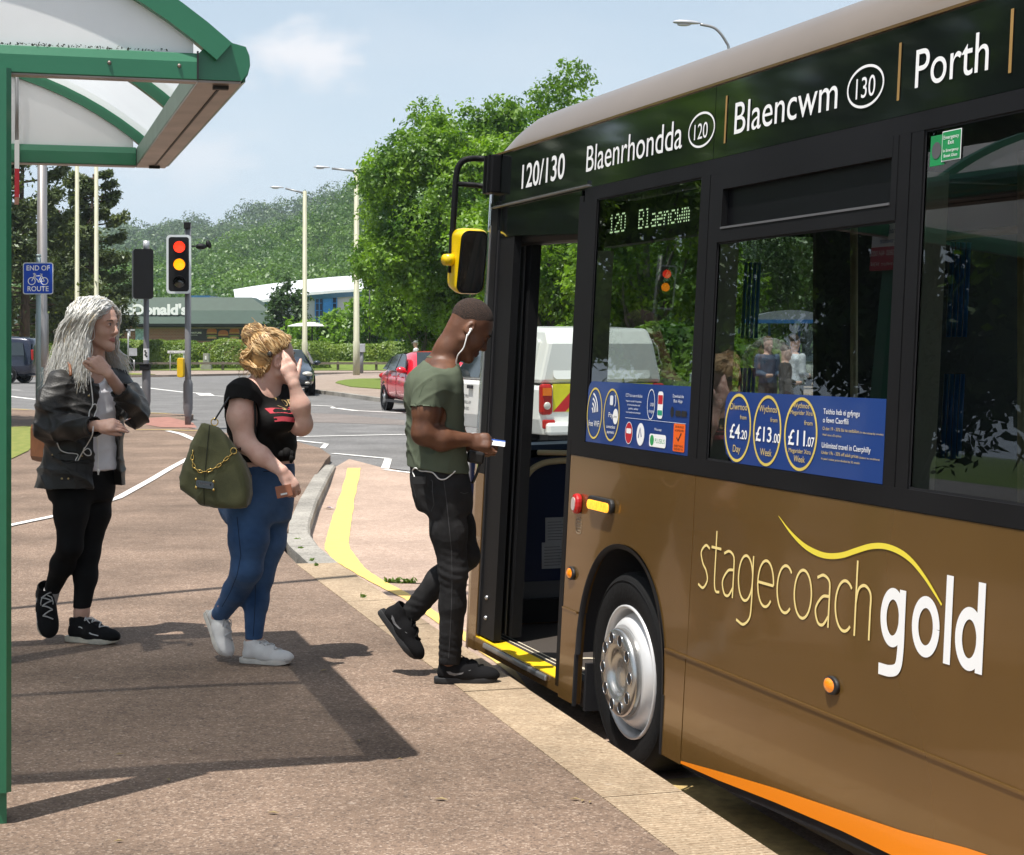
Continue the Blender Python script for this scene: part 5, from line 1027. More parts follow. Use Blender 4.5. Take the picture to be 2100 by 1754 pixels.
# --- door opening
sp('door_jamb', rect(.14,.385,.045,2.07), .012, .05, m_frame); sp('door_jamb_edge', rect(.14,.165,.045,2.07), .004, .012, m_seal); 
for z in (.14,.24):
    mb = MB(); mb.ball(BFr(.255,z,.011), .012); bpart('jamb_screw', mb, m_alu)
sp('door_post', rect(1.29,1.3349,-.0,2.15), .0, .06, m_frame)
mb = MB(); A = [(.14,2.035),(.5,2.025),(.9,2.005),(1.29,1.985),(1.29,2.178),(.14,2.178)]; mb.prism(A, BFr, .008, .05); bpart('door_header', mb, m_gloss)
mb = MB(); A = [(.17,1.985),(.5,1.985),(1.29,1.955),(1.29,2.10),(.17,2.10)]; mb.prism(A, BFr, .05, .20); bpart('door_gear_cover', mb, m_frame, bevel=.03)
# folded door leaf: two dark stiles with a narrow strip of glass between
dl_ = MB(); dl_.prism(rect(.10,.40,.06,2.02), BFr, .10, .15); leaf = bpart('door_leaf', dl_, m_frame)
sp('door_leaf_rib', rect(.16,.175,.06,2.02), .094, .10, m_int2, leaf); sp('door_leaf_rib', rect(.30,.315,.06,2.02), .094, .10, m_int2, leaf)
mb = MB(); mb.prism(rect(.20,.24,1.16,1.30), BFr, .06, .095); mb.build('door_handle', m_blk, leaf, .01)
# step, nosing, floor
mb = MB(); mb.prism([(.10,-.03),(1.36,-.03),(1.36,.028),(.10,.028)], BFr, .0, .03); bpart('step_riser', mb, m_gold)
mb = MB(); mb.prism([(.30,.0),(1.20,.0),(1.20,.026),(.30,.026)], BFr, -.016, .0); bpart('step_edge', mb, m_alu, bevel=.006)
mb = MB(); mb.add([BFx(.13,.004,.032),BFx(1.352,.004,.032),BFx(1.33,.085,.036),BFx(.13,.085,.036)], [(0,1,2,3)]); mb.add([BFx(.13,.004,.0),BFx(1.352,.004,.0),BFx(1.352,.003,.032),BFx(.13,.003,.032)], [(0,1,2,3)]); bpart('step_nosing', mb, m_yel3)
mb = MB()
for s0_,s1_,w0_,w1_ in ((-.12,1.42,.085,BW-.1),(1.42,2.60,.68,BW-.68),(2.60,6.32,.085,BW-.1),(6.32,7.5,.68,BW-.68),(7.5,SE-.1,.085,BW-.1)): mb.prism([(s0_,w0_),(s1_,w0_),(s1_,w1_),(s0_,w1_)], lambda s,w,d: BFx(s,w,d), -.02, .034)
fl = bpart('floor', mb, m_vinyl)
mb = MB()
for w in (.105,.135): mb.add([BFx(.15,w,.0375),BFx(1.3,w,.0375),BFx(1.3,w+.008,.0375),BFx(.15,w+.008,.0375)], [(0,1,2,3)])
mb.add([BFx(1.1+.2*a,.28+.11*b,.0375) for a,b in ring(24)]+[BFx(1.1+.17*a,.28+.085*b,.0375) for a,b in ring(24)], [(i,(i+1)%24,24+(i+1)%24,24+i) for i in range(24)]); mb.build('floor_line', m_creamt, fl)
# front bulkhead with dash, grab rail and notices, beyond the doorway
s0 = -.12
def cx(u,v): w,z = on_cross(u,v,s0); return w,z
fx = lambda w,z,d: BFx(s0+d,w,z)
zt = on_cross(1160,921,s0)[1]; zb = on_cross(1151,1190,s0)[1]
mb = MB(); mb.prism([(.06,.04),(2.2,.04),(2.2,zt),(.06,zt-.05)], fx, -.03, 0); bh = bpart('front_bulkhead', mb, m_navyp)
mb = MB(); mb.prism([(.06,.06),(2.2,.06),(2.2,zb),(.06,zb)], fx, .001, .012); bpart('kick_panel', mb, m_int2)
mb = MB(); mb.prism([(.10,.05),(2.2,.05),(2.2,.17),(.10,.17)], fx, .012, .06); mb.build('heater_duct', m_frame, bh)
mb = MB(); mb.prism([(.08,zt+.0),(2.3,zt+.0),(2.3,zt+.06),(.08,zt+.02)], fx, -.26, .02); bpart('dashboard', mb, mat('blue_grey_dash', (.02,.045,.10), .5))
mb = MB(); pts = [on_cross(u,v,s0+.05) for u,v in [(1062,1148),(1066,1080),(1070,1010),(1076,985),(1090,964),(1112,951),(1140,946),(1180,944)]]
mb.tube(smooth_path([BFx(s0+.05,w,z) for w,z in pts],5), .0165, 10); bpart('grab_rail', mb, m_grab)
mb = MB(); pts = [on_cross(u,v,s0) for u,v in [(1095,927),(1180,928)]]; mb.tube([BFx(s0+.06,w,z) for w,z in pts], .014, 8); bpart('grab_rail', mb, m_grab)
for (u0,v0,u1,v1) in ((1118,1062,1175,1112),(1111,1113,1175,1164)):
    (w0,z0),(w1,z1) = cx(u0,v0),cx(u1,v1); mb = MB(); mb.prism([(w0,z1),(w1,z1),(w1,z0),(w0,z0)], fx, .001, .004); nt_ = bpart('notice', mb, mat('grey_notice', (.42,.43,.45), .5)); mb = MB()
    for k in range(7):
        zz = z1+(z0-z1)*(.12+.115*k); mb.sheet([(w0+.012,zz),(w0+.012+(w1-w0)*(.8 if k%3 else .5),zz),(w0+.012+(w1-w0)*(.8 if k%3 else .5),zz+.003),(w0+.012,zz+.003)], fx, .0048)
    mb.build('printed_line', m_int2, nt_)
# --- interior
mb = MB(); mb.prism([(.0,.24),(SE-.1,.24),(SE-.1,BW-.3),(.0,BW-.3)], lambda s,w,d: BFx(s,w,d), 2.25, 2.30); bpart('ceiling', mb, m_int)
mb = MB()
for q in ((1.36,1.44,.05,1.05),(1.44,2.56,.78,1.05),(2.56,6.36,.05,1.05),(6.36,7.44,.78,1.05),(7.44,SE-.05,.05,1.05)): mb.prism(rect(*q), BFr, .035, .06)
bpart('inner_lining', mb, m_int)
mb = MB(); mb.prism(rect(1.36,SE-.05,2.13,2.3), BFr, .045, .20); bpart('inner_cove', mb, m_int)
mb = MB()
for s0_,s1_,w0_,w1_ in ((.2,1.42,.12,BW-.1),(1.42,2.60,.68,BW-.68),(2.60,6.32,.12,BW-.1),(6.32,7.5,.68,BW-.68),(7.5,SE-.03,.12,BW-.1)): mb.prism([(s0_,w0_),(s1_,w0_),(s1_,w1_),(s0_,w1_)], lambda s,w,d: BFx(s,w,d), -.10, -.03)
bpart('underframe', mb, m_int)
# offside skin
fz = [(.15,1.45,1.05),(1.60,2.70,1.0),(2.82,3.95,1.0),(4.08,5.30,1.0),(5.44,6.65,1.0),(6.79,7.99,1.0),(8.12,9.05,1.0)]
sp('offside_panel', rect(.13,SE,-.03,1.0), 0, .05, m_gold, fr=BFf); sp('offside_band', rect(.06,SE,2.10,2.452), 0, .05, m_gloss, fr=BFf)
pv = .13
for a,b,z0 in fz:
    sp('offside_pillar', rect(pv,a,1.0001,2.0999), 0, .05, m_frame, fr=BFf); mb = MB(); mb.sheet(rect(a,b,1.0,2.10), BFf, .01); bpart('offside_window', mb, m_cglass); pv = b
sp('offside_pillar', rect(pv,SE,1.0001,2.0999), 0, .05, m_frame, fr=BFf); mb = MB(); mb.prism(rect(1.36,SE,1.0,1.06), BFf, .05, .12); bpart('offside_ledge', mb, m_creamt)
mb = MB(); mb.prism([(LEAN*0+.0,-.05),(BW,-.05),(BW-LEAN*2.45,2.45),(BW-.4,2.66),(.4,2.66),(LEAN*2.45,2.45)], lambda w,z,d: BFx(SE+d,w,z), -.02, .02); bpart('rear_panel', mb, m_gold)
# seats
m_moq = mat('dark_blue_moquette', (.015,.02,.055), .9, 0, .5, 40)
def seat_at(s, w):
    mb = MB(); mb.prism([(0,.48),(.44,.46),(.44,.56),(.02,.58)], lambda a,z,d: BFx(s-a,w+d,z), 0, .43); st_ = bpart('seat', mb, m_moq, bevel=.02)
    mb = MB(); mb.prism([(.0,.55),(.07,.54),(-.05,1.14),(-.11,1.16),(-.12,1.12)], lambda a,z,d: BFx(s-a,w+d,z), 0, .43); mb.build('backrest', m_moq, st_, .03)
    mb = MB(); mb.tube([BFx(s+.10,w+.03,1.12),BFx(s+.13,w+.05,1.19),BFx(s+.13,w+.38,1.19),BFx(s+.10,w+.40,1.12)], .012, 6); mb.build('seat_handle', m_grab, st_)
    mb = MB(); mb.box(BFx(s-.2,w+.21,.26), (.08,.3,.42), ax=np.array([BR,BN,[0,0,1]])); mb.build('pedestal', m_int2, st_); return st_
for s in (3.55,4.35,5.15,5.95):
    for w in (1.50,1.95): seat_at(s,w)
for s in (4.75,5.55): seat_at(s,.14)
# driver's cab partition, its upper half added to darken the third window, and seat on the offside
mb = MB(); mb.prism([(1.50,.05),(1.50,2.24),(1.53,2.24),(1.53,.05)], lambda s,z,d: BFx(s,1.16+d,z), 0, 1.12); bpart('cab_blackout_partition', mb, m_int)
for s,w in ((1.62,1.30),(2.7,1.42),(4.0,.66),(5.6,1.42)):
    mb = MB(); mb.cyl(BFx(s,w,.05), BFx(s,w,2.26), .017, 10); bpart('stanchion', mb, m_grab)
mb = MB(); mb.tube([BFx(2.1,1.45,1.95),BFx(8,1.45,1.95)], .016, 8); bpart('ceiling_rail', mb, m_grab)
# --- LED side display behind the first window
FONT = {'1':["00100","01100","00100","00100","00100","00100","01110"],'2':["01110","10001","00001","00110","01000","10000","11111"],'0':["01110","10001","10001","10001","10001","10001","01110"],'B':["11110","10001","10001","11110","10001","10001","11110"],'l':["01100","00100","00100","00100","00100","00100","01110"],'a':["00000","00000","01110","00001","01111","10001","01111"],'e':["00000","00000","01110","10001","11111","10000","01110"],'n':["00000","00000","10110","11001","10001","10001","10001"],'c':["00000","00000","01110","10001","10000","10001","01110"],'w':["00000","00000","10001","10001","10101","10101","01010"],'m':["00000","00000","11010","10101","10101","10101","10101"],' ':["00000"]*7}
mb = MB(); txt = '120  Blaencwm'; cw_ = .86/(len(txt)*6)
mb2 = MB(); mb2.prism(rect(1.24,2.45,1.93,2.11), BFr, .135, .20); disp = bpart('led_display', mb2, m_blk)
for k,ch in enumerate(txt):
    for r_ in range(7):
        for c_ in range(5):
            if FONT[ch][r_][c_] == '1': s = 1.325+(k*6+c_)*cw_; z = 2.065-r_*.0125; mb.sheet(rect(s,s+cw_*.78,z-.0035,z+.0035), BFr, .133)
mb.build('led_text', mat('led_green_white', (.6,.8,.5), .5, emit=(.75,1.,.55), es=1.3), disp)
# --- lettering on the band
def lett(name, items, m, eps=-.003):
    for it in items:
        mb = MB(); t, a, b, w, h, kw = it; add_text(mb, t, BFr, a, b, w=w, h=h, d=eps, **kw); bpart(name, mb, m)
lett('route_lettering', [('120/130', .495, 2.252, .59, .12, dict(off=.012)),('Blaenrhondda', 1.357, 2.252, 1.012, .12, {}),('Blaencwm', 2.822, 2.252, .742, .12, {}),('Porth', 4.024, 2.252, .372, .12, {}),('120', 2.478, 2.268, .118, .062, {}),('130', 3.68, 2.264, .116, .068, {})], m_wtxt)
for a,b,z in ((2.541,.113,2.301),(3.736,.108,2.298)):
    mb = MB(); add_band(mb, [(a+b*math.cos(t), z+.063*math.sin(t)) for t in np.linspace(0,2*math.pi,40)], .0042, BFr, -.003); bpart('route_roundel', mb, m_wtxt)
for s in (2.746,3.932,4.498,5.9): mb = MB(); mb.sheet(rect(s-.007,s+.007,2.228,2.402), BFr, -.0028); bpart('divider_bar', mb, m_gbar)
lett('route_lettering', [('Pontypridd',4.63,2.252,.8,.12,{})], m_wtxt) if False else None
# --- operator lettering on the side
EL = lambda cx,cy,rx,ry,a0,a1,n=30: [(cx+rx*math.cos(R(t)), cy+ry*math.sin(R(t))) for t in np.linspace(a0,a1,n)]
CV = lambda *p: [(q[0],q[1]) for q in smooth_path([(*x,0) for x in p], 7)]
def glyphs(k):
    """single line letter shapes, x-height 1, k = half stroke"""
    O = EL(.44,.5,.40-k,.5-k,0,360,44); B = EL(.42,.5,.38-k,.5-k,0,360,44); st = .80-k
    return {'o':([O],.93),'c':([EL(.44,.5,.40-k,.5-k,48,312)],.78),'e':([EL(.44,.5,.40-k,.5-k,0,318), [(.05+k,.5),(.84-k,.5)]],.92),
     'a':([CV((.10,.90),(.36,1-k),(.60,.88),(.66-k,.62),(.66-k,.3))+[(.66-k,0)], CV((.66-k,.60),(.34,.55),(.06+k,.30),(.20,.05),(.42,k),(.66-k,.22))],.82),
     'g':([B,[(st,1)]+CV((st,.5),(st,.0),(st-.06,-.30),(.42,-.50+k),(.06,-.42))],.96),'s':([CV((.58,.92),(.36,1-k),(.10+k,.80),(.24,.57),(.44,.42),(.56-k,.22),(.32,k),(.04,.08))],.66),
     't':([[(.26,1.34)]+CV((.26,.9),(.26,.25),(.34,.03+k*.5),(.54,.04)),[(.02,1-k),(.54,1-k)]],.60),'h':([[(.06+k,0),(.06+k,1.40)],CV((.06+k,.60),(.18,.88),(.42,1-k),(.64,.84),(.68-k,.5))+[(.68-k,0)]],.80),
     'l':([[(.04+k,0),(.04+k,1.42)]],.08+2*k+.02),'d':([B,[(st,0),(st,1.42)]],.96)}
def stroke_word(name, word, s0, s1, z0, xh, hw, m):
    G = glyphs(hw/xh); tot = sum(G[c][1] for c in word)-.08; sx = (s1-s0)/tot; mb = MB(); x = 0
    for c in word:
        for i,p in enumerate(G[c][0]): add_band(mb, [(s0+(x+a)*sx, z0+b*xh) for a,b in p], hw, BFr, -.0024-.0004*i)
        x += G[c][1]
    bpart(name, mb, m)
stroke_word('side_lettering', 'stagecoach', 2.703, 3.925, .613, .163, .0046, m_ctxt)
stroke_word('side_lettering', 'gold', 3.966, 4.516, .614, .172, .0168, m_wtxt)
sw = smooth_path([(*p,0) for p in [(3.304,.928),(3.388,.885),(3.476,.853),(3.56,.837),(3.641,.834),(3.73,.846),(3.816,.870),(3.9,.892),(3.982,.901),(4.063,.894),(4.132,.874),(4.2,.838),(4.257,.799),(4.293,.772)]], 4)
n = len(sw); mb = MB(); add_band(mb, [(p[0],p[1]) for p in sw], [.001+.0085*math.sin(math.pi*min(1,(i/n)*1.9))**1 if i < n*.26 else .0095-.0015*(i/n) if i < n*.7 else max(.0035,.0085-.006*((i/n)-.7)/.3) for i in range(n)], BFr, -.0025); bpart('swoosh', mb, m_ytxt)
# --- window notices
def oval(a, z, rx, rz, w=.003): return [(a+rx*math.cos(t), z+rz*math.sin(t)) for t in np.linspace(0,2*math.pi,40)]
def nring(parent, a, z, rx, rz, m=None, w=.004):
    mb = MB(); add_band(mb, oval(a,z,rx,rz), w, BFr, -.0012); mb.build('ring', m or m_gring, parent)
def ntext(parent, items, m):
    mb = MB()
    for t,a,b,w,h in items: add_text(mb, t, BFr, a, b, w=w, h=h, d=-.0014, align='c')
    mb.build('lettering', m, parent)
m_npale = mat('pale_print', (.7,.72,.76), .5, 0, 0); m_ngold = mat('gold_print', (.62,.47,.16), .5, 0, 0)
P1 = rrect(1.10,.257,.06,2.06,1.2085); P1 = [(1.509,1.081),(2.556,1.081),(2.556,1.340)]+[(1.56-.05*math.sin(t)+.0,1.285+.055*math.cos(t)) for t in np.linspace(0,math.pi/2,7)]
mb = MB(); mb.sheet(P1, BFr, .0005); n1 = bpart('window_notice', mb, m_blue)
nring(n1,1.60,1.205,.083,.105); nring(n1,1.79,1.205,.083,.105)
for k in range(4):
    mb = MB(); r_ = .022+.022*k; c_ = (1.575,1.205); add_band(mb, [(c_[0]-.01+r_*math.cos(t)*.8, c_[1]+r_*math.sin(t)*.95) for t in np.linspace(R(5),R(80),10)], .0045, BFr, -.0014); mb.build('wifi_symbol', m_wtxt, n1)
ntext(n1, [('free WiFi',1.60,1.150,.125,.026),('Pay',1.785,1.195,.05,.022),('contactless',1.79,1.150,.095,.014),('payments',1.79,1.128,.08,.014)], m_wtxt)
mb = MB(); mb.sheet(oval(1.835,1.20,.028,.032), BFr, -.0013); mb.build('white_disc', m_wtxt, n1); ntext(n1, [('pay',1.835,1.196,.035,.010)], m_blk)
mb = MB(); mb.sheet(rrect(.035,.04,.008,1.785,1.265), BFr, -.0013); add_band(mb, [(1.81+.02*math.cos(t),1.265+.028*math.sin(t)) for t in np.linspace(-1,1,8)], .003, BFr, -.0013); mb.build('card_symbol', m_npale, n1)
ntext(n1, [('CCTV is in use on this bus',2.02,1.285,.17,.014),('Images are recorded for the purposes',2.02,1.265,.16,.008),('of crime prevention and',2.02,1.250,.13,.008),('public safety',2.02,1.235,.1,.008),('crime detection and prosecution',2.02,1.220,.15,.008),('USB',2.205,1.255,.035,.014),('charging',2.20,1.230,.05,.013),('Download the',2.45,1.295,.10,.013),('Bus App',2.45,1.277,.08,.013),('We accept',2.275,1.162,.07,.011)], m_npale)
nring(n1,2.195,1.262,.036,.058,m_npale,.002); mb = MB(); mb.sheet(rrect(.05,.105,.014,2.285,1.262), BFr, -.0013); mb.build('phone_picture', m_wtxt, n1); mb = MB(); mb.sheet(rrect(.044,.035,.004,2.285,1.283), BFr, -.0016); mb.build('red_screen', m_red, n1); mb = MB(); mb.sheet(rrect(.044,.02,.004,2.285,1.232), BFr, -.0016); mb.build('green_screen', mat('screen_green', (.02,.35,.2), .5), n1)
mb = MB()
for a in (2.455,2.51): mb.sheet(rrect(.05,.022,.005,a,1.236), BFr, -.0014)
mb.sheet(oval(2.40,1.24,.016,.02), BFr, -.0014); mb.build('badge', m_blk, n1)
mb = MB(); mb.sheet(rect(1.94,2.53,1.199,1.2005), BFr, -.0013); mb.build('rule', m_npale, n1)
for a,m in ((1.985,m_red),(2.105,m_wtxt)):
    mb = MB(); mb.sheet(oval(a,1.140,.036,.042), BFr, -.0013); mb.build('round_badge', m, n1); nring(n1,a,1.140,.037,.043,m_npale,.002)
mb = MB(); add_band(mb, [(2.085,1.125),(2.10,1.165),(2.115,1.13)], .004, BFr, -.0016); mb.build('figure_mark', m_blue, n1); mb = MB(); mb.sheet(rrect(.05,.02,.006,1.985,1.148), BFr, -.0016); mb.build('white_figure', m_wtxt, n1)
mb = MB(); mb.sheet(rrect(.16,.05,.012,2.275,1.123), BFr, -.0013); mb.build('white_label', m_wtxt, n1); m_pgreen = mat('print_green', (.03,.35,.10), .5); ntext(n1, [('PLUSBUS',2.298,1.114,.095,.018)], m_pgreen); mb = MB(); mb.sheet(oval(2.222,1.123,.019,.021), BFr, -.0016); mb.build('green_disc', m_pgreen, n1)
mb = MB(); mb.sheet(rrect(.105,.105,.006,2.475,1.145), BFr, -.0013); mb.build('orange_label', mat('orange_label', (.85,.13,.01), .5), n1)
mb = MB(); add_band(mb, [(2.455,1.145),(2.468,1.133),(2.495,1.163)], .004, BFr, -.0018); mb.build('tick_mark', m_blk, n1)
for t_,z_ in (('TRAVEL RULES',1.182),('ACCEPTED HERE',1.168),('EVERYTHING',1.110),('RULES NEED YOU',1.098)): mb = MB(); add_text(mb, t_, BFr, 2.435, z_, w=.08, h=.008, d=-.0018); mb.build('lettering', m_blk, n1)
P2_ = [(2.936,1.081),(3.944,1.081),(3.944,1.335)]+[(2.90-.045*math.sin(t),1.28+.05*math.cos(t)) for t in np.linspace(0,math.pi/2,7)]+[(2.856,1.16),(2.88,1.11)]
mb = MB(); mb.sheet(P2_, BFr, .0005); n2 = bpart('window_notice', mb, m_blue)
for a,z in ((2.965,1.205),(3.188,1.205),(3.425,1.205)): nring(n2,a,z,.098 if a<3.4 else .108,.115,w=.005)
ntext(n2, [('Diwrnod',2.965,1.268,.13,.024),('from',3.005,1.236,.05,.016),('Day',2.965,1.120,.058,.026),('Wythnos',3.188,1.268,.13,.024),('from',3.235,1.236,.05,.016),('Week',3.188,1.120,.085,.026),('Wythnos',3.42,1.290,.11,.018),('Megarider Xtra',3.425,1.268,.15,.015),('from',3.475,1.236,.055,.016),('Megarider Xtra',3.425,1.143,.15,.015),('Week',3.425,1.114,.075,.022)], m_ngold)
for t,a,a2,c2 in (('£4',2.945,3.00,'.20'),('£13',3.165,3.245,'.00'),('£11',3.40,3.48,'.07')):
    mb = MB(); add_text(mb, t, BFr, a, 1.168, w=.080 if len(t)==2 else .115, h=.052, d=-.0014, align='c', off=.012); mb.build('price_lettering', m_wtxt, n2); mb = MB(); add_text(mb, c2, BFr, a2-.012, 1.168, w=.052, h=.032, d=-.0014, off=.012); mb.build('price_lettering', m_wtxt, n2)
mb = MB(); add_text(mb, 'Teithio heb ei gyfyngu', BFr, 3.57, 1.277, w=.225, h=.018, d=-.0014); add_text(mb, 'o fewn Caerffili', BFr, 3.57, 1.250, w=.16, h=.018, d=-.0014); add_text(mb, 'Unlimited travel in Caerphilly', BFr, 3.57, 1.170, w=.30, h=.018, d=-.0014); mb.build('lettering', m_wtxt, n2)
mb = MB(); add_text(mb, 'O dan 19 - 33% llai na oedolion', BFr, 3.57, 1.226, w=.225, h=.011, d=-.0014); add_text(mb, '(Yn ddarostyngedig i amodau)', BFr, 3.80, 1.226, w=.14, h=.006, d=-.0014); add_text(mb, "Wedi'i rannu a 52 wythnos", BFr, 3.57, 1.208, w=.12, h=.007, d=-.0014); add_text(mb, 'Under 19s - 33% off adult prices', BFr, 3.57, 1.150, w=.23, h=.011, d=-.0014); add_text(mb, '(Subject to conditions)', BFr, 3.805, 1.150, w=.12, h=.006, d=-.0014); add_text(mb, "A year's ticket price divided by 52 weeks", BFr, 3.57, 1.132, w=.24, h=.007, d=-.0014); mb.build('lettering', m_ngold, n2)
# emergency exit notice in the third window
mb = MB(); mb.sheet(rect(4.113,4.19,2.012,2.100), BFr, .0045); ex = bpart('emergency_notice', mb, mat('exit_green', (.01,.28,.08), .45)); mb = MB(); mb.sheet(rect(4.176,4.274,2.020,2.107), BFr, .0025); mb.build('white_border', m_wtxt, ex); mb = MB(); mb.sheet(rect(4.179,4.271,2.023,2.104), BFr, .0015); mb.build('green_panel', MATS['exit_green'], ex)
mb = MB(); mb.sheet(oval(4.147,2.056,.024,.024), BFr, .003); mb.build('breaker_point', m_int2, ex); mb = MB()
for t,z,h,w in (('Emergency',2.083,.011,.078),('Exit',2.067,.012,.03),('In Emergency',2.046,.009,.078),('Break Glass',2.031,.009,.068)): add_text(mb, t, BFr, 4.225, z, w=w, h=h, d=.0005, align='c')
mb.build('lettering', m_wtxt, ex)
# --- lamps and fittings on the nearside panel
def amber(): return mat('amber_lamp', (.85,.22,.005), .15, 0, .15, 40, emit=(1.,.30,.01), es=.25, coat=1.)
for s,z in ((1.436,.508),(3.715,.443),(5.9,.443)):
    mb = MB(); mb.prism([(s+.043*math.cos(t), z+.029*math.sin(t)) for t in np.linspace(0,2*math.pi,25)[:-1]], BFr, -.014, .0); mk = bpart('marker_light', mb, m_blk, bevel=.005); mb = MB()
    n = 20; V = [BFr(s-.006+.033*k*math.cos(t), z+.022*k*math.sin(t), -.014-.010*(1-k*k)) for k in (1,.7,.35) for t in np.linspace(0,2*math.pi,n+1)[:-1]]; mb.add(V, [(r*n+i,r*n+(i+1)%n,(r+1)*n+(i+1)%n,(r+1)*n+i) for r in range(2) for i in range(n)]+[tuple(range(2*n,3*n))], 0, True); mb.build('amber_lens', amber(), mk)
mb = MB(); mb.prism(rrect(.27,.058,.026,1.748,.832), BFr, -.022, 0); ind = bpart('side_indicator', mb, m_blk, bevel=.008); mb = MB(); mb.prism(rrect(.235,.040,.018,1.75,.826), BFr, -.030, -.022); mb.build('amber_lens', mat('lit_amber_lens', (.9,.35,.02), .2, 0, .4, 60, emit=(1.,.42,.03), es=1.1), ind, .006)
mb = MB(); mb.prism(rrect(.072,.088,.034,1.482,.812), BFr, -.030, 0); rb = bpart('emergency_button', mb, mat('red_plastic_ring', (.62,.015,.015), .25, coat=.6), bevel=.01); mb = MB(); mb.prism(rrect(.040,.056,.019,1.480,.812), BFr, -.033, -.030); mb.build('button_centre', mat('pale_lens', (.6,.52,.48), .2), rb)
mb = MB(); add_band(mb, [(a,b) for a,b in rrect(.062,.066,.018,1.484,.718)]+[rrect(.062,.066,.018,1.484,.718)[0]], .002, BFr, -.0012)
for z in (.742,.726,.712,.698): mb.sheet(rect(1.463,1.505,z-.003,z+.003), BFr, -.0012)
bpart('button_label', mb, mat('brown_print', (.42,.32,.22), .5))
# --- mirror on its tubular arm
unit_ = lambda v: v/np.linalg.norm(v)
MY = 9.12
def mp_(u,v,y=MY): return at(u,v,y)
mb = MB(); mb.tube(smooth_path([mp_(1022,330,9.0),mp_(995,326),mp_(962,326),mp_(944,336),mp_(936,360),mp_(932,420),mp_(927,500),mp_(925,560)],5), .0165, 10); ma = bpart('mirror_arm', mb, m_frame)
mb = MB(); mb.tube([mp_(937,377),mp_(975,380),mp_(1000,384),mp_(1015,384,9.0)], .014, 8); mb.build('lower_stay', m_frame, ma)
mb = MB(); mb.cyl(mp_(1004,334,9.05), mp_(1004,374,9.05), .023, 14); mb.build('hinge', m_frame, ma)
sp('mirror_bracket', rect(.02,.16,2.26,2.452), -.05, .0, m_frame, bevel=.006); sp('mirror_bracket_rib', rect(.06,.075,2.26,2.452), -.062, -.05, m_frame); sp('mirror_bracket_rib', rect(.12,.135,2.26,2.452), -.062, -.05, m_frame)
mc = mp_(969,538,9.08); mx_ = np.array([.857,.515,0]); mz_ = np.array([.045,0,1.]); mz_ /= np.linalg.norm(mz_); mn_ = unit_(np.array([.515,-.857,-.20])); mz_ = np.cross(mn_, mx_); mz_ /= np.linalg.norm(mz_); mz_ *= (1 if mz_[2] > 0 else -1)   # faces rearwards, tipped down
mfr = lambda a,b,d: mc + mx_*a + mz_*b + mn_*d
o_ = rrect(.168,.338,.045,n=7); mb = MB(); n = len(o_)
secs = [(.0,.97),(-.012,1.0),(-.05,1.0),(-.10,.95),(-.13,.80),(-.145,.5)]; V = [mfr(a*k*(1 if a<0 else 1),b*k,d) for d,k in secs for a,b in o_]
mb.add(V, [(r*n+i,r*n+(i+1)%n,(r+1)*n+(i+1)%n,(r+1)*n+i) for r in range(len(secs)-1) for i in range(n)]+[tuple(range((len(secs)-1)*n,len(secs)*n))], 0, True); mh = bpart('mirror_housing', mb, mat('yellow_plastic', (.86,.58,.0), .35, coat=.3))
mb = MB(); mb.prism([(a*.90,b*.95) for a,b in o_], mfr, -.01, .003); mb.build('mirror_rim', m_blk, mh); mb = MB(); mb.prism([(a*.80,b*.90) for a,b in o_], mfr, .004, .006); mb.build('mirror_glass', mat('mirror_glass', (.75,.76,.77), .02, 1., 0), mh)
mb = MB(); mb.tube([mp_(930,533,9.1),mp_(912,533,9.06)], [.033,.030], 14); mb.build('mirror_knob', MATS['yellow_plastic'], mh)
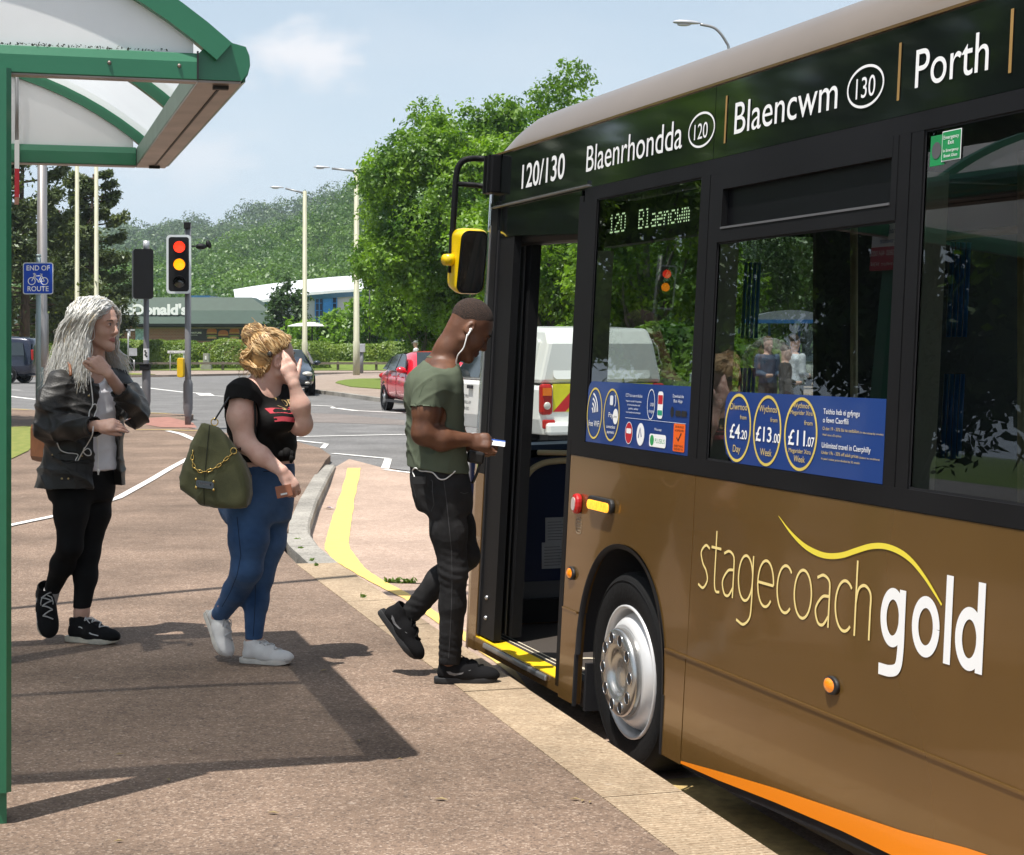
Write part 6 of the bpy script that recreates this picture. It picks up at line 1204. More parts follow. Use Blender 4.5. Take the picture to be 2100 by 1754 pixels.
# ------------------------------------------------------------------ people: smooth distance-field bodies meshed with surface nets
def smin(a, b, k):
    if k <= 0: return np.minimum(a, b)
    h = np.maximum(k-np.abs(a-b), 0)/k; return np.minimum(a,b) - h*h*k*.25
class SDF:
    def __init__(s, lo, hi, h=.005):
        s.lo = V3(lo); s.h = h; s.n = np.ceil((V3(hi)-s.lo)/h).astype(int)+1; s.D = np.full(s.n, .2, np.float32)
        s.ax = [(s.lo[i]+h*np.arange(s.n[i])).astype(np.float32) for i in range(3)]
    def _do(s, lo, hi, fn, k, op='u'):
        m = k + 4*s.h; i0 = np.clip(np.floor((V3(lo)-m-s.lo)/s.h).astype(int), 0, s.n); i1 = np.clip(np.ceil((V3(hi)+m-s.lo)/s.h).astype(int)+1, 0, s.n)
        if (i1 <= i0).any(): return s
        sl = tuple(slice(a,b) for a,b in zip(i0,i1)); X = s.ax[0][sl[0]][:,None,None]; Y = s.ax[1][sl[1]][None,:,None]; Z = s.ax[2][sl[2]][None,None,:]
        d = fn(X,Y,Z).astype(np.float32); c = s.D[sl]
        s.D[sl] = smin(c,d,k) if op == 'u' else (-smin(-c, d, k) if op == 's' else -smin(-c,-d,k)); return s
    def rc(s, a, b, ra, rb=None, k=.02, fl=None, op='u'):
        """tapered capsule; fl = (axis, factor>1) flattens it along axis"""
        a, b = V3(a), V3(b); rb = ra if rb is None else rb; ba = b-a; L = ba@ba+1e-12; r = max(ra,rb)
        def fn(X,Y,Z):
            x,y,z = X-a[0],Y-a[1],Z-a[2]; t = np.clip((x*ba[0]+y*ba[1]+z*ba[2])/L,0,1); x,y,z = x-t*ba[0],y-t*ba[1],z-t*ba[2]
            if fl is not None:
                n,f = fl; q = (x*n[0]+y*n[1]+z*n[2])*(f-1); x,y,z = x+q*n[0],y+q*n[1],z+q*n[2]; return (np.sqrt(x*x+y*y+z*z)-(ra+(rb-ra)*t))*(.5+.5/f)
            return np.sqrt(x*x+y*y+z*z)-(ra+(rb-ra)*t)
        return s._do(np.minimum(a,b)-r, np.maximum(a,b)+r, fn, k, op)
    def chain(s, pts, rs, k=.02, fl=None):
        for i in range(len(pts)-1): s.rc(pts[i], pts[i+1], rs[i], rs[i+1], k, fl)
        return s
    def ell(s, c, r, A=None, k=.02, op='u'):
        c = V3(c); r = V3(r); A = np.eye(3) if A is None else np.array(A); m = r.max()
        def fn(X,Y,Z):
            x,y,z = X-c[0],Y-c[1],Z-c[2]; q = [x*A[i][0]+y*A[i][1]+z*A[i][2] for i in range(3)]
            k0 = np.sqrt(sum((q[i]/r[i])**2 for i in range(3))); k1 = np.sqrt(sum((q[i]/r[i]**2)**2 for i in range(3))); return k0*(k0-1)/(k1+1e-9)
        return s._do(c-m, c+m, fn, k, op)
    def stack(s, sec, yaw, k=.03, p=2.3, caps=.02):
        """torso-like loft: sections (centre xyz, lateral radius, front-back radius); yaw = facing (2D)"""
        sec = sorted(sec, key=lambda q: q[0][2]); zs = np.array([q[0][2] for q in sec]); f = np.array(yaw)/np.linalg.norm(yaw); l = np.array([-f[1], f[0]])
        tab = np.array([[q[0][0],q[0][1],q[1],q[2]] for q in sec]); zz = np.linspace(zs[0], zs[-1], 200); T = []
        for j in range(4):                                           # smoothed interpolation
            y = np.interp(zz, zs, tab[:,j]); ker = np.hanning(23); ker /= ker.sum(); T.append(np.convolve(np.pad(y,11,mode='reflect',reflect_type='odd'), ker, 'valid'))
        R_ = tab[:,2:].max()+.05; lo = [tab[:,0].min()-R_, tab[:,1].min()-R_, zs[0]]; hi = [tab[:,0].max()+R_, tab[:,1].max()+R_, zs[-1]]
        def fn(X,Y,Z):
            z = np.clip(Z, zs[0], zs[-1]); cx,cy,a,b = [np.interp(z, zz, t) for t in T]; x,y = X-cx, Y-cy; u = x*l[0]+y*l[1]; w = x*f[0]+y*f[1]
            q = (np.abs(u/a)**p+np.abs(w/b)**p)**(1/p); d = (q-1)*np.minimum(a,b)*.95; e = np.maximum(zs[0]-Z, Z-zs[-1]); return -smin(-d, -(e+0*d), caps)
        return s._do(lo, hi, fn, k)
    def cut(s, pt, n, k=.006):
        pt = V3(pt); n = V3(n)/np.linalg.norm(n); hi = s.lo+s.h*s.n
        return s._do(s.lo, hi, lambda X,Y,Z: (X-pt[0])*n[0]+(Y-pt[1])*n[1]+(Z-pt[2])*n[2], k, 'i')
    def mesh(s):
        D = s.D; I = D < 0; c = np.zeros(np.array(D.shape)-1, np.uint8)
        O = [(i,j,k) for i in (0,1) for j in (0,1) for k in (0,1)]; S = np.array(D.shape)-1
        for i,j,k in O: c += I[i:i+S[0], j:j+S[1], k:k+S[2]]
        idx = np.argwhere((c>0)&(c<8)); vid = np.full(c.shape, -1, np.int32); vid[tuple(idx.T)] = np.arange(len(idx))
        val = np.stack([D[idx[:,0]+i, idx[:,1]+j, idx[:,2]+k] for i,j,k in O], 1); acc = np.zeros((len(idx),3)); cnt = np.zeros(len(idx))
        for a in range(8):
            for b in range(a+1,8):
                if sum(x!=y for x,y in zip(O[a],O[b])) != 1: continue
                m = (val[:,a]<0) != (val[:,b]<0); t = np.where(m, val[:,a]/(val[:,a]-val[:,b]+1e-12), 0); pa, pb = np.array(O[a],float), np.array(O[b],float)
                acc += np.where(m[:,None], pa+(pb-pa)*t[:,None], 0); cnt += m
        V = s.lo + s.h*(idx + acc/cnt[:,None]); Fs = []
        for ax_ in range(3):
            o = [(1,2),(2,0),(0,1)][ax_]; sl0 = [slice(None)]*3; sl1 = [slice(None)]*3; sl0[ax_] = slice(0,-1); sl1[ax_] = slice(1,None); A, B = I[tuple(sl0)], I[tuple(sl1)]
            e = np.argwhere(A != B); ok = (e[:,o[0]]>0)&(e[:,o[1]]>0)&(e[:,o[0]]<D.shape[o[0]]-1)&(e[:,o[1]]<D.shape[o[1]]-1); e = e[ok]; fl = A[tuple(e.T)]
            q = []
            for d0,d1 in ((1,1),(0,1),(0,0),(1,0)):
                t = e.copy(); t[:,o[0]] -= d0; t[:,o[1]] -= d1; q.append(vid[tuple(t.T)])
            q = np.stack(q,1); q = np.where(fl[:,None], q, q[:,::-1]); Fs.append(q)
        F = np.concatenate(Fs); return V, F[(F>=0).all(1)]
def vnormals(V, F):
    n = np.cross(V[F[:,2]]-V[F[:,0]], V[F[:,3]]-V[F[:,1]]); N = np.zeros_like(V)
    for j in range(4): np.add.at(N, F[:,j], n)
    return N/(np.linalg.norm(N,axis=1)[:,None]+1e-12)
def relax(V, F, it=2, a=.5):
    for _ in range(it):
        S = np.zeros_like(V); C = np.zeros(len(V))
        for i in range(4):
            np.add.at(S, F[:,i], V[F[:,(i+1)%4]]+V[F[:,(i-1)%4]]); np.add.at(C, F[:,i], 2)
        V = V*(1-a) + a*S/np.maximum(C,1)[:,None]
    return V
def folds(V, F, amp, freq, seed, dirs=None, sharp=1.6):
    """cloth creases: warped ridged waves pushed along the normals; dirs = preferred wave vectors"""
    rg = np.random.default_rng(seed); N = vnormals(V,F); d = np.zeros(len(V))
    W = V + .045*np.sin(V[:,[1,2,0]]*9+rg.uniform(0,6,3)) + .02*np.sin(V[:,[2,0,1]]*23+rg.uniform(0,6,3))
    for i in range(6):
        k = V3(dirs[i%len(dirs)]) if dirs else rg.normal(size=3); k = k + rg.normal(size=3)*.35; k = k/np.linalg.norm(k)*freq*rg.uniform(.6,1.7)
        m = .5+.5*np.sin(V@(rg.normal(size=3)*7)+rg.uniform(0,6)); d += m*(1-np.abs(np.sin(.5*(W@k)+rg.uniform(0,6))))**sharp-.15
    return V + N*(d*amp/2.2)[:,None]
def sdf_obj(name, S, m, parent, rel=2, fold=None, mi=None):
    V, F = S.mesh(); V = relax(V, F, rel)
    if fold: V = folds(V, F, *fold)
    mm = mi(V[F].mean(1)) if mi else None; o = mesh_np(name, V-V3(parent.location), F, m, parent, smooth=True, mi=mm); return o, V, F
from mathutils.bvhtree import BVHTree
def cover(V, F): return BVHTree.FromPolygons(V.tolist(), F.tolist())
def decal(bvh, name, polys, fr, dr, m, parent, off=.002, sub=None):
    """shapes in frame fr(a,b) laid on a surface along direction dr"""
    v, f = [], []
    for q in polys:
        k = len(v)
        for p in q:
            o = V3(fr(*p)); d_ = unit(o-np.array([0,0,EYE])) if tuple(dr) == (0,1,0) else V3(dr); h = bvh.ray_cast(Vector(o), Vector(d_)); w = V3(h[0]) if h[0] is not None else None
            v.append(None if w is None else w - d_*off)
        if any(x is None for x in v[k:]): del v[k:]; continue
        f.append(tuple(range(k,len(v))))
    if not f: return None
    mb = MB(); mb.add(np.array(v)-V3(parent.location), f); return mb.build(name, m, parent)
def lay(bvhs, P, u, v, off=.006, back=.2):
    """point on the nearest of some surfaces, seen along the line of sight"""
    o = P(u,v,-1.); d_ = unit(o-np.array([0,0,EYE])); c = [V3(h[0]) for h in (b.ray_cast(Vector(o),Vector(d_)) for b in bvhs) if h[0] is not None]
    return (min(c, key=lambda q: q[1]) if c else P(u,v,-back)) - d_*off
def dense(p, k=5): return [tuple(np.array(p[i])*(1-j/k)+np.array(p[i+1])*j/k) for i in range(len(p)-1) for j in range(k)]+[p[-1]]
def strip(x0, x1, y0, y1, n=14, wob=0.):
    q = []
    for i in range(n):
        a, b = x0+(x1-x0)*i/n, x0+(x1-x0)*(i+1)/n; w = lambda x: wob*math.sin(x*60); q.append([(a,y0+w(a)),(b,y0+w(b)),(b,y1+w(b)),(a,y1+w(a))])
    return q
def unit(v): v = V3(v); return v/np.linalg.norm(v)
class HeadFrame:
    def __init__(s, o, f, pitch=0., roll=0., sc=1.):
        f = unit([f[0],f[1],0]); z = np.array([0,0,1.]); c, t = math.cos(pitch), math.sin(pitch); s.f = f*c - z*t; s.u = f*t + z*c; s.l = np.cross(s.u, s.f)
        if roll: s.u, s.l = s.u*math.cos(roll)+s.l*math.sin(roll), s.l*math.cos(roll)-s.u*math.sin(roll)
        s.o = V3(o); s.sc = sc; s.A = np.array([s.f, s.l, s.u])
    def __call__(s, a, b, c): return s.o + s.sc*(a*s.f + b*s.l + c*s.u)      # forward, left, up
    def loc(s, V): return ((V-s.o)@s.A.T)/s.sc
def head(S, H, neck, rn, wide=1., jaw=1., lip=1., nose=1., ear=True):
    k = H.sc
    E = lambda c, r, kk=.02, op='u', A=None: S.ell(H(*c), V3(r)*k, H.A if A is None else A, kk*k, op)
    T = lambda a, b, r0, r1, kk=.012, op='u': S.rc(H(*a), H(*b), r0*k, r1*k, kk*k, None, op)
    E((-.012,0,.045), (.096,.075*wide,.086)); E((.018,0,.02), (.075,.066*wide,.075),.03); E((.035,0,-.045), (.056,.054*wide,.066), .03)
    for s in (-1,1):
        T((.072,s*.006,-.104), (.0,s*.052*wide,-.062), .020*jaw, .020, .03); E((.052,s*.036*wide,-.034), (.030,.024,.026), .025)
        T((.088,s*.010,.026), (.070,s*.046,.022), .0105, .010, .016); E((.094,s*.031,.006), (.014,.017,.0105), .012, 's'); E((.081,s*.0305,.004), (.0135,.0155,.0115), .006)
        T((.098,s*.011*nose,-.036), (.086,s*.013*nose,-.034), .0075*nose, .006, .008)
        if ear:
            e = np.array([H.f*.94+H.l*s*.34, H.l*s*.94-H.f*.34, H.u]); E((-.014,s*.078*wide,-.006), (.019,.0075,.031), .008, 'u', e); E((-.010,s*.085*wide,-.002), (.010,.006,.017), .004, 's', e); E((-.008,s*.076*wide,-.028), (.010,.007,.010), .006, 'u', e)
    T((.090,0,.012), (.110,0,-.028), .0085*nose, .0115*nose, .012); T((.107,0,-.032), (.094,0,-.044), .0085*nose, .006, .01)
    E((.076,0,-.108), (.020,.022*jaw,.016), .02)
    for s in (-1,1):
        T((.0985,0,-.063), (.083,s*.023,-.066), .0062*lip, .003, .005); T((.0965,0,-.0745), (.083,s*.021,-.068), .0075*lip, .003, .005)
    T((.106,0,-.0687), (.094,s*.0,-.0687), .0014, .0014, .004, 's')
    S.chain([H(-.035,0,-.03), (H(-.03,0,-.085)*.6+V3(neck)*.4), V3(neck)], [rn*.98, rn*.95, rn*1.12], .03)
def hand(S, w, d, n, sc=1., curl=((.3,.4,.3),)*4, spread=(.16,.05,-.05,-.16), thumb=(.7,.5,.35), side=1, rw=.024):
    """w wrist, d pointing along the hand, n out of the back of the hand; side +1: thumb towards d x n"""
    d = unit(d); n = unit(n-d*(V3(n)@d)); l = np.cross(d, n)*side; w = V3(w); tips = []
    kn = [w + d*.082*sc*q + l*o*sc + n*.004*sc for q,o in ((1.0,.028),(1.04,.0095),(1.0,-.009),(.93,-.026))]
    S.rc(w, w+d*.03*sc, rw, .026*sc, .012, (n,1.35)); S.rc(w+d*.03*sc+l*.010*sc, kn[0]*.5+kn[1]*.5-d*.008*sc, .025*sc, .021*sc, .012, (n,1.75)); S.rc(w+d*.03*sc-l*.010*sc, kn[2]*.5+kn[3]*.5-d*.008*sc, .024*sc, .019*sc, .012, (n,1.75))
    for i,(p,L) in enumerate(zip(kn,(.070,.078,.073,.057))):
        a = spread[i]; dd = d*math.cos(a)+l*math.sin(a); nn = n; r = .0098*sc*(.92 if i==3 else 1); S.rc(p-d*.02*sc, p, r*1.05, r*1.08, .008)
        c = curl[i%len(curl)]
        for j,fr in enumerate((.46,.30,.24)):
            dd, nn = dd*math.cos(c[j])-nn*math.sin(c[j]), nn*math.cos(c[j])+dd*math.sin(c[j]); q = p+dd*L*fr*sc; r2 = r*(.90 if j<2 else .80); S.rc(p, q, r, r2, .003); p, r = q, r2
        tips.append((p, dd, nn, r))
    p = w+d*.022*sc+l*.024*sc-n*.006*sc; a,b,c = thumb; dd = d*math.cos(a)+l*math.sin(a)*.8-n*math.sin(a)*.6; dd = unit(dd)
    for j,(L,r0,r1) in enumerate(((.040,.0155,.0125),(.032,.0118,.0105),(.026,.0102,.0082))):
        q = p+dd*L*sc; S.rc(p, q, r0*sc, r1*sc, .006); p = q; dd = unit(dd*math.cos((b,c,0)[j]) + (d*.6-l*.8)*math.sin((b,c,0)[j]))
    tips.append((p, dd, n, .0082*sc)); return tips
def nails(tips, parent, m):
    mb = MB()
    for p,d,n,r in tips:
        l = np.cross(d,n); mb.ball(V3(p)+n*r*.72+d*r*.1-V3(parent.location), (r*.95,r*.62,r*.25), 0, 8, ax=np.array([d,l,n]))
    return mb.build('fingernails', m, parent)
def cord(name, pts, r, m, parent, n=6):
    mb = MB(); mb.tube(smooth_path([V3(p)-V3(parent.location) for p in pts], n), r, 6); return mb.build(name, m, parent)
def hairmat(name, col, tr=.35):
    if name in MATS: return MATS[name]
    m = bpy.data.materials.new(name); m.use_nodes = True; nt = m.node_tree; nt.nodes.clear(); N = nt.nodes.new; L = nt.links.new
    out = N('ShaderNodeOutputMaterial'); d = N('ShaderNodeBsdfDiffuse'); t = N('ShaderNodeBsdfTranslucent'); g = N('ShaderNodeBsdfGlossy'); g.inputs['Roughness'].default_value = .38
    for s_ in (d,t,g): s_.inputs[0].default_value = (*col,1)
    a = N('ShaderNodeMixShader'); a.inputs[0].default_value = tr; L(d.outputs[0],a.inputs[1]); L(t.outputs[0],a.inputs[2]); b = N('ShaderNodeMixShader'); b.inputs[0].default_value = .12; L(a.outputs[0],b.inputs[1]); L(g.outputs[0],b.inputs[2]); L(b.outputs[0],out.inputs[0])
    MATS[name] = m; return m
def skin(name, col, c2): return mat(name, col, .48, 0, .05, 16, .12, 190, col2=c2, sss=.12, spec=.4)
def fabric(name, col, rough=.9, sheen=.0, bump=.25, bs=900, var=.1, vs=9, col2=None, spec=.12): return mat(name, col, rough, 0, var, vs, bump, bs, sheen=sheen, col2=col2, spec=spec)
m_eyew = mat('eye_white', (.62,.60,.57), .2, 0, 0); m_iris = mat('iris_dark', (.03,.03,.03), .1, 0, 0)
def eyes(H, parent, iris):
    for s in (-1,1):
        mb = MB(); mb.ball(H(.0815,s*.0305,.0045)-V3(parent.location), .0122*H.sc, 0, 12); e = mb.build('eye', m_eyew, parent); mb = MB(); mb.ball(H(.0905,s*.0312,.0040)-V3(parent.location), V3((.0045,.0052,.0056))*H.sc, 0, 10, ax=H.A); mb.build('iris', iris, e)
        mb = MB(); mb.tube(smooth_path([H(.0865,s*.0175,.006)-V3(parent.location), H(.0945,s*.028,.0125)-V3(parent.location), H(.083,s*.045,.0085)-V3(parent.location)],4), [.001]+[.0019*H.sc]*7+[.0008], 6); mb.build('eyelashes', m_iris, e)
def brows(H, parent, m, w=.0035):
    for s in (-1,1):
        mb = MB(); p = smooth_path([H(.0965,s*.013,.0235)-V3(parent.location), H(.0955,s*.028,.0300)-V3(parent.location), H(.083,s*.048,.0255)-V3(parent.location)],5); mb.tube(p, [w*.7*H.sc+ (w*.5*H.sc)*math.sin(math.pi*i/(len(p)-1)) for i in range(len(p))], 6, flat=1); mb.build('eyebrow', m, parent)
# ---- shoes: upper (distance field in local frame), sole, laces
def shoe_parts(kind, upper, sole, lace, trim=None, size=1.0):
    S = SDF((-.03,-.07,-.01), (.32,.07,.16), .004); fy = ((0,1,0),1.0)
    S.rc((.045,0,.045),(.13,0,.048),.036,.038,.02); S.rc((.13,0,.046),(.232,.004,.030),.040,.029,.03); S.ell((.20,.003,.034),(.078,.046,.030),None,.03); S.rc((.058,0,.06),(.052,0,.098),.036,.037,.02); S.rc((.085,0,.075),(.15,0,.066),.030,.028,.03)
    S.rc((.048,0,.135),(.052,0,.095),.031,.029,.006,None,'s'); S.cut((0,0,.017),(0,0,-1),.004); V,F = S.mesh(); V = relax(V,F,2)
    ol = [(0,.018),(.008,.030),(.03,.036),(.08,.0365),(.13,.039),(.18,.047),(.215,.0475),(.248,.037),(.268,.018),(.272,0)]; ol = [(x-.004,y) for x,y in ol]+[(x-.004,-y*.94) for x,y in ol[::-1]]
    def make(M, parent):
        T = lambda P: (np.asarray(P)*size) @ M[:3,:3].T + M[:3,3] - V3(parent.location)
        o = mesh_np('shoe', T(V), F, upper, parent, smooth=True); mb = MB(); n = len(ol)
        secs = [(.0,.97),(.004,1.),(.022,1.0),(.026,.985)]; P = [((x-.13)*k+.13,y*k,z+ (.010*max(0,(x-.21)/.06)**2)) for z,k in secs for x,y in ol]
        mb.add(T(P), [(r*n+i,r*n+(i+1)%n,(r+1)*n+(i+1)%n,(r+1)*n+i) for r in range(3) for i in range(n)]+[tuple(range(n))[::-1],tuple(range(3*n,4*n))], 0, True); mb.build('sole', sole, o, .002)
        bv = cover(V,F); mb = MB()
        for i in range(6):
            x = .098+.020*i; pts = []
            for y in np.linspace(-.022,.022,7):
                xx = x+(.010 if i%2 else -.010)*(y/.022); h = bv.ray_cast(Vector((xx,y,.2)), Vector((0,0,-1))); pts.append((xx,y,(h[0].z if h[0] else .09)+.003))
            mb.tube(T(pts), .0032*size, 5)
            pts2 = [(p[0]+ (x-p[0])*2, p[1], p[2]) for p in pts]
        for s in (-1,1): mb.tube(T([(.10,s*.004,.108),(.115,s*.022,.112),(.135,s*.028,.098),(.145,s*.024,.085)]), .0025*size, 5)
        mb.build('laces', lace, o)
        if trim:
            for s in (-1,1):
                v,f = [],[]
                for q in trim[0]:
                    k0 = len(v)
                    for a,b in q:
                        h = bv.ray_cast(Vector((a,s*.12,b)), Vector((0,-s,0))); v.append((a,h[0].y+s*.0018 if h[0] else s*.036,b))
                    f.append(tuple(range(k0,len(v))))
                mb = MB(); mb.add(T(v), f); mb.build(trim[1], trim[2], o)
        return o
    return make
def foot_matrix(heel, toe, up):
    """sole frame: heel and toe points on the sole"""
    x = unit(V3(toe)-V3(heel)); z = unit(V3(up)-x*(V3(up)@x)); y = np.cross(z,x); M = np.eye(4); M[:3,0],M[:3,1],M[:3,2],M[:3,3] = x,y,z,V3(heel); return M
def person(label, base, cat='person', group='people queueing for the bus'): return thing('person', label, cat, tuple(base), group)
def wave_path(p, rg, amp, fr, n=14):
    """a wavy lock following the points p"""
    q = smooth_path(p, max(2,n//(len(p)-1))); a, b = rg.normal(size=3), rg.normal(size=3); ph = rg.uniform(0,6,2); f = fr*rg.uniform(.8,1.25)
    return [x + (amp*min(1,i/4))*(a*math.sin(i*f+ph[0])+b*math.cos(i*f*.9+ph[1]))*.6 for i,x in enumerate(q)]
# ================================================================== woman with long white hair
def woman_one():
    Y0 = 8.88; P = lambda u,v,dy=0.: at(u,v-7,Y0+dy); base = np.array([-2.10,8.66,0]); t = person('woman with long wavy white hair in a black jacket, black leggings and dark trainers', base)
    sk = skin('pale_skin', (.60,.37,.285), (.52,.30,.225)); lipm = mat('pink_lips', (.42,.16,.135), .4, 0, .05)
    fb = np.array([.62,-.785]); lo, hi = (-2.55,8.15,-.02), (-1.70,9.15,1.76)
    H = HeadFrame(P(201.5,673.5,-.02), (.93,-.37), R(4), 0, 1.0)
    sec = lambda l, dz=0: [(P(u,v), a, b) for u,v,a,b in l]
    # joints
    sh_n, el_n, wr_n = P(122,794,-.11), P(101,884,-.16), P(197,881,-.36)
    sh_f, el_f, wr_f = P(240,792,.10), P(279,856,-.06), P(224,776,-.27)
    hipA, kneeA, ankA = P(152,1003,-.07), P(144,1128,-.13), P(105,1222,.02)
    hipB, kneeB, ankB = P(190,1003,.07), P(180,1140,.02), P(167.5,1262,-.03)
    S = SDF(lo, hi, .0045); head(S, H, P(196,764,.0), .050, .97, .92)
    S.stack(sec([(197,752,.055,.05),(192,772,.13,.065),(187,796,.165,.085),(182,845,.15,.09),(176,900,.13,.08),(170,950,.15,.095),(167,1000,.155,.10)]), fb)
    S.chain([sh_n,el_n,wr_n],[.05,.040,.027],.03); S.chain([sh_f,el_f,wr_f],[.05,.040,.0255],.03)
    S.chain([hipA,kneeA,ankA],[.08,.052,.034],.03); S.chain([hipB,kneeB,ankB,P(165,1290,-.03)],[.08,.052,.034,.036],.03)
    t1 = hand(S, P(200,880,-.365), (1,-.06,.02), (.05,-.8,.6), 1.0, ((.10,.25,.15),(.35,.5,.3),(.55,.7,.4),(.7,.8,.5)), (.05,.02,-.03,-.08), (.30,.1,.1), 1, .026)
    t2 = hand(S, P(219,770,-.275), (-.62,.0,.62), (.45,-.85,.25), .98, ((.55,.75,.45),(.75,.85,.5),(.85,.9,.5),(.95,.9,.5)), (.22,.06,-.10,-.24), (.5,.3,.2), -1, .0255)
    def mi(c):
        L = H.loc(c); e = ((L[:,0]-.095)/.018)**2+(L[:,1]/.024)**2+((L[:,2]+.069)/.0115)**2; return (e<1).astype(np.int32)
    sdf_obj('body', S, [sk, lipm], t, 1, None, mi); nails(t1+t2, t, mat('pink_nails', (.68,.42,.36), .25)); eyes(H, t, mat('iris_blue', (.06,.07,.07), .1, 0, 0)); brows(H, t, mat('brown_brow', (.10,.06,.04), .9), .0030)
    # leggings, socks, shoes
    m_leg = fabric('black_leggings', (.009,.009,.0095), .8, 0, .15)
    S = SDF(lo, hi, .0055); S.stack(sec([(172,930,.150,.095),(168,970,.168,.112),(166,1008,.178,.122),(167,1035,.16,.11)]), fb)
    S.chain([hipA,P(146,1060,-.1),kneeA,P(128,1165,-.07),P(108,1214,.01)],[.094,.083,.060,.058,.041],.03); S.chain([hipB,P(192,1060,.05),kneeB,P(176,1190,.0),P(168,1252,-.03)],[.093,.083,.059,.056,.044],.03); S.cut(P(168,1254,-.03),(0,0,-1)); 
    sdf_obj('leggings', S, m_leg, t, 2, (.0015,70,3,[(0,0,1),(.3,.2,1)]))
    m_sock = fabric('grey_sock', (.42,.41,.41), .95)
    for a,b in ((P(107,1216,.01),P(99,1244,.04)),(P(167,1272,-.03),P(164,1306,-.03))):
        S = SDF(np.minimum(a,b)-.07, np.maximum(a,b)+.07, .005); S.rc(a,b,.041,.042); S.cut(a, unit(a-b)); sdf_obj('sock', S, m_sock, t, 1)
    m_sh = fabric('black_canvas_shoe', (.012,.012,.013), .85); m_so = mat('off_white_sole', (.66,.62,.52), .7, 0, .12, 30); m_la = fabric('white_lace', (.6,.6,.6), .9)
    side = ([[(.03,.075),(.10,.072),(.10,.0765),(.03,.0795)],[(.10,.072),(.16,.046),(.164,.050),(.10,.0765)],[(.16,.046),(.20,.040),(.20,.044),(.164,.050)]], 'side_stripe', m_la)
    mk = shoe_parts('low', m_sh, m_so, m_la, side, 1.10)
    hb = P(139,1327,-.02); hb[2] = .001; tb = hb + np.array([.245,-.10,0]); mk(foot_matrix(hb, tb, (0,0,1)), t)
    mk(foot_matrix(P(87,1218,.10), P(98,1308,-.06), (.35,-.9,.25)), t)
    # white tee and open black jacket
    m_tee = fabric('white_cotton', (.84,.83,.86), .9, 0, .12, 700)
    S = SDF(lo, hi, .0055); S.stack(sec([(197,772,.085,.070),(190,790,.155,.092),(187,815,.168,.108),(184,850,.162,.112),(181,900,.150,.110),(179,950,.160,.118),(178,982,.168,.122)]), fb); S.rc(P(199,772,-.08),P(199,745,-.05),.052,.052,.01,None,'s'); S.cut(P(180,971),(0,0,-1))
    sdf_obj('shirt', S, m_tee, t, 2, (.008,50,5,[(1,0,.5),(.6,.3,.9)],2.2))
    m_jk = mat('black_waxed_jacket', (.0155,.0135,.0115), .5, 0, .3, 5, .25, 160, sheen=.05)
    S = SDF(lo, hi, .0055)
    S.stack(sec([(196,768,.095,.080),(190,782,.165,.105),(186,806,.196,.125),(181,850,.194,.140),(176,900,.196,.152),(170,950,.212,.170),(165,1003,.236,.188),(163,1010,.238,.19)]), fb, p=2.2, caps=.01)
    S.chain([sh_n,P(104,840,-.15),el_n],[.074,.073,.070],.035); S.chain([el_n,P(150,882,-.28),P(189,882,-.345)],[.070,.062,.055],.03); S.cut(P(165,1006),(0,0,-1))
    S.rc(P(191,882,-.35),P(215,880,-.40),.044,.044,.006,None,'s')
    S.chain([sh_f,P(268,825,.02),el_f],[.070,.069,.067],.035); S.chain([el_f,P(262,832,-.15),P(249,812,-.215)],[.067,.059,.052],.03); S.rc(P(245,806,-.225),P(232,786,-.26),.042,.042,.006,None,'s')
    # front opening: wedge in body frame, plus neck opening
    f3 = np.array([*fb,0]); l3 = np.array([-fb[1],fb[0],0])
    for v,u,w in ((775,193,.030),(800,190,.048),(840,187,.060),(880,185,.066),(930,184,.072),(980,184,.080),(1015,184,.085)):
        v2 = {775:800,800:840,840:880,880:930,930:980,980:1015,1015:1030}[v]; a = P(u,v)+f3*.14+l3*.035; b = P(184,v2)+f3*.15+l3*.036; S.rc(a, b, w, w+.006, .01, (f3,.45), 's')
    S.rc(P(198,768,-.06),P(203,735,-.08),.070,.080,.01,None,'s')
    # collar
    S.rc(P(165,772,-.03),P(186,786,-.13),.022,.020,.01,None); S.rc(P(224,766,.03),P(226,792,-.07),.022,.02,.01,None)
    jk,JV,JF = sdf_obj('jacket', S, m_jk, t, 2, (.020,44,9,[(.4,.3,1),(1,.2,.6),(.2,.6,1)],2.6)); bv = cover(JV,JF)
    fr = lambda a,b: P(a,b,-1.0); dn = (0,1,0); m_st = mat('jacket_seam', (.005,.005,.005), .7); m_stud = mat('brass_stud', (.55,.42,.2), .3, .9)
    pk = [[(u,v) for u,v in [(108,928),(130,931),(155,933),(188,936),(190,952),(182,956),(150,954),(122,950),(106,945)]]]
    decal(bv, 'pocket_flap', pk, fr, dn, m_jk, t, .012); o = strip(0,1,0,1,1)
    sew = lambda pts, w=.8: [[(pts[i][0],pts[i][1]-w),(pts[i+1][0],pts[i+1][1]-w),(pts[i+1][0],pts[i+1][1]+w),(pts[i][0],pts[i][1]+w)] for i in range(len(pts)-1)]
    decal(bv, 'seam', sew([(106,947),(122,952),(150,956),(182,958),(191,953)])+sew([(103,950),(100,985),(104,990),(130,993),(165,993),(180,990),(184,960)])+[[(x,y),(x+1.2,y),(x+1.2,y+20),(x,y+20)] for x,y in [(157,815+20*i) for i in range(8)]]+[[(x,y),(x+1,y),(x+1,y+20),(x,y+20)] for x,y in [(176,830+20*i) for i in range(8)]], fr, dn, m_st, t, .0015)
    for u,v in ((108,940),(168,942),(182,819),(190,980),(127,1000-11),(140,1000-11)):
        mb = MB(); mb.ball(lay([bv],P,u,v,.002)-base, (.006,.004,.006), 0, 8); mb.build('stud', m_stud, t)
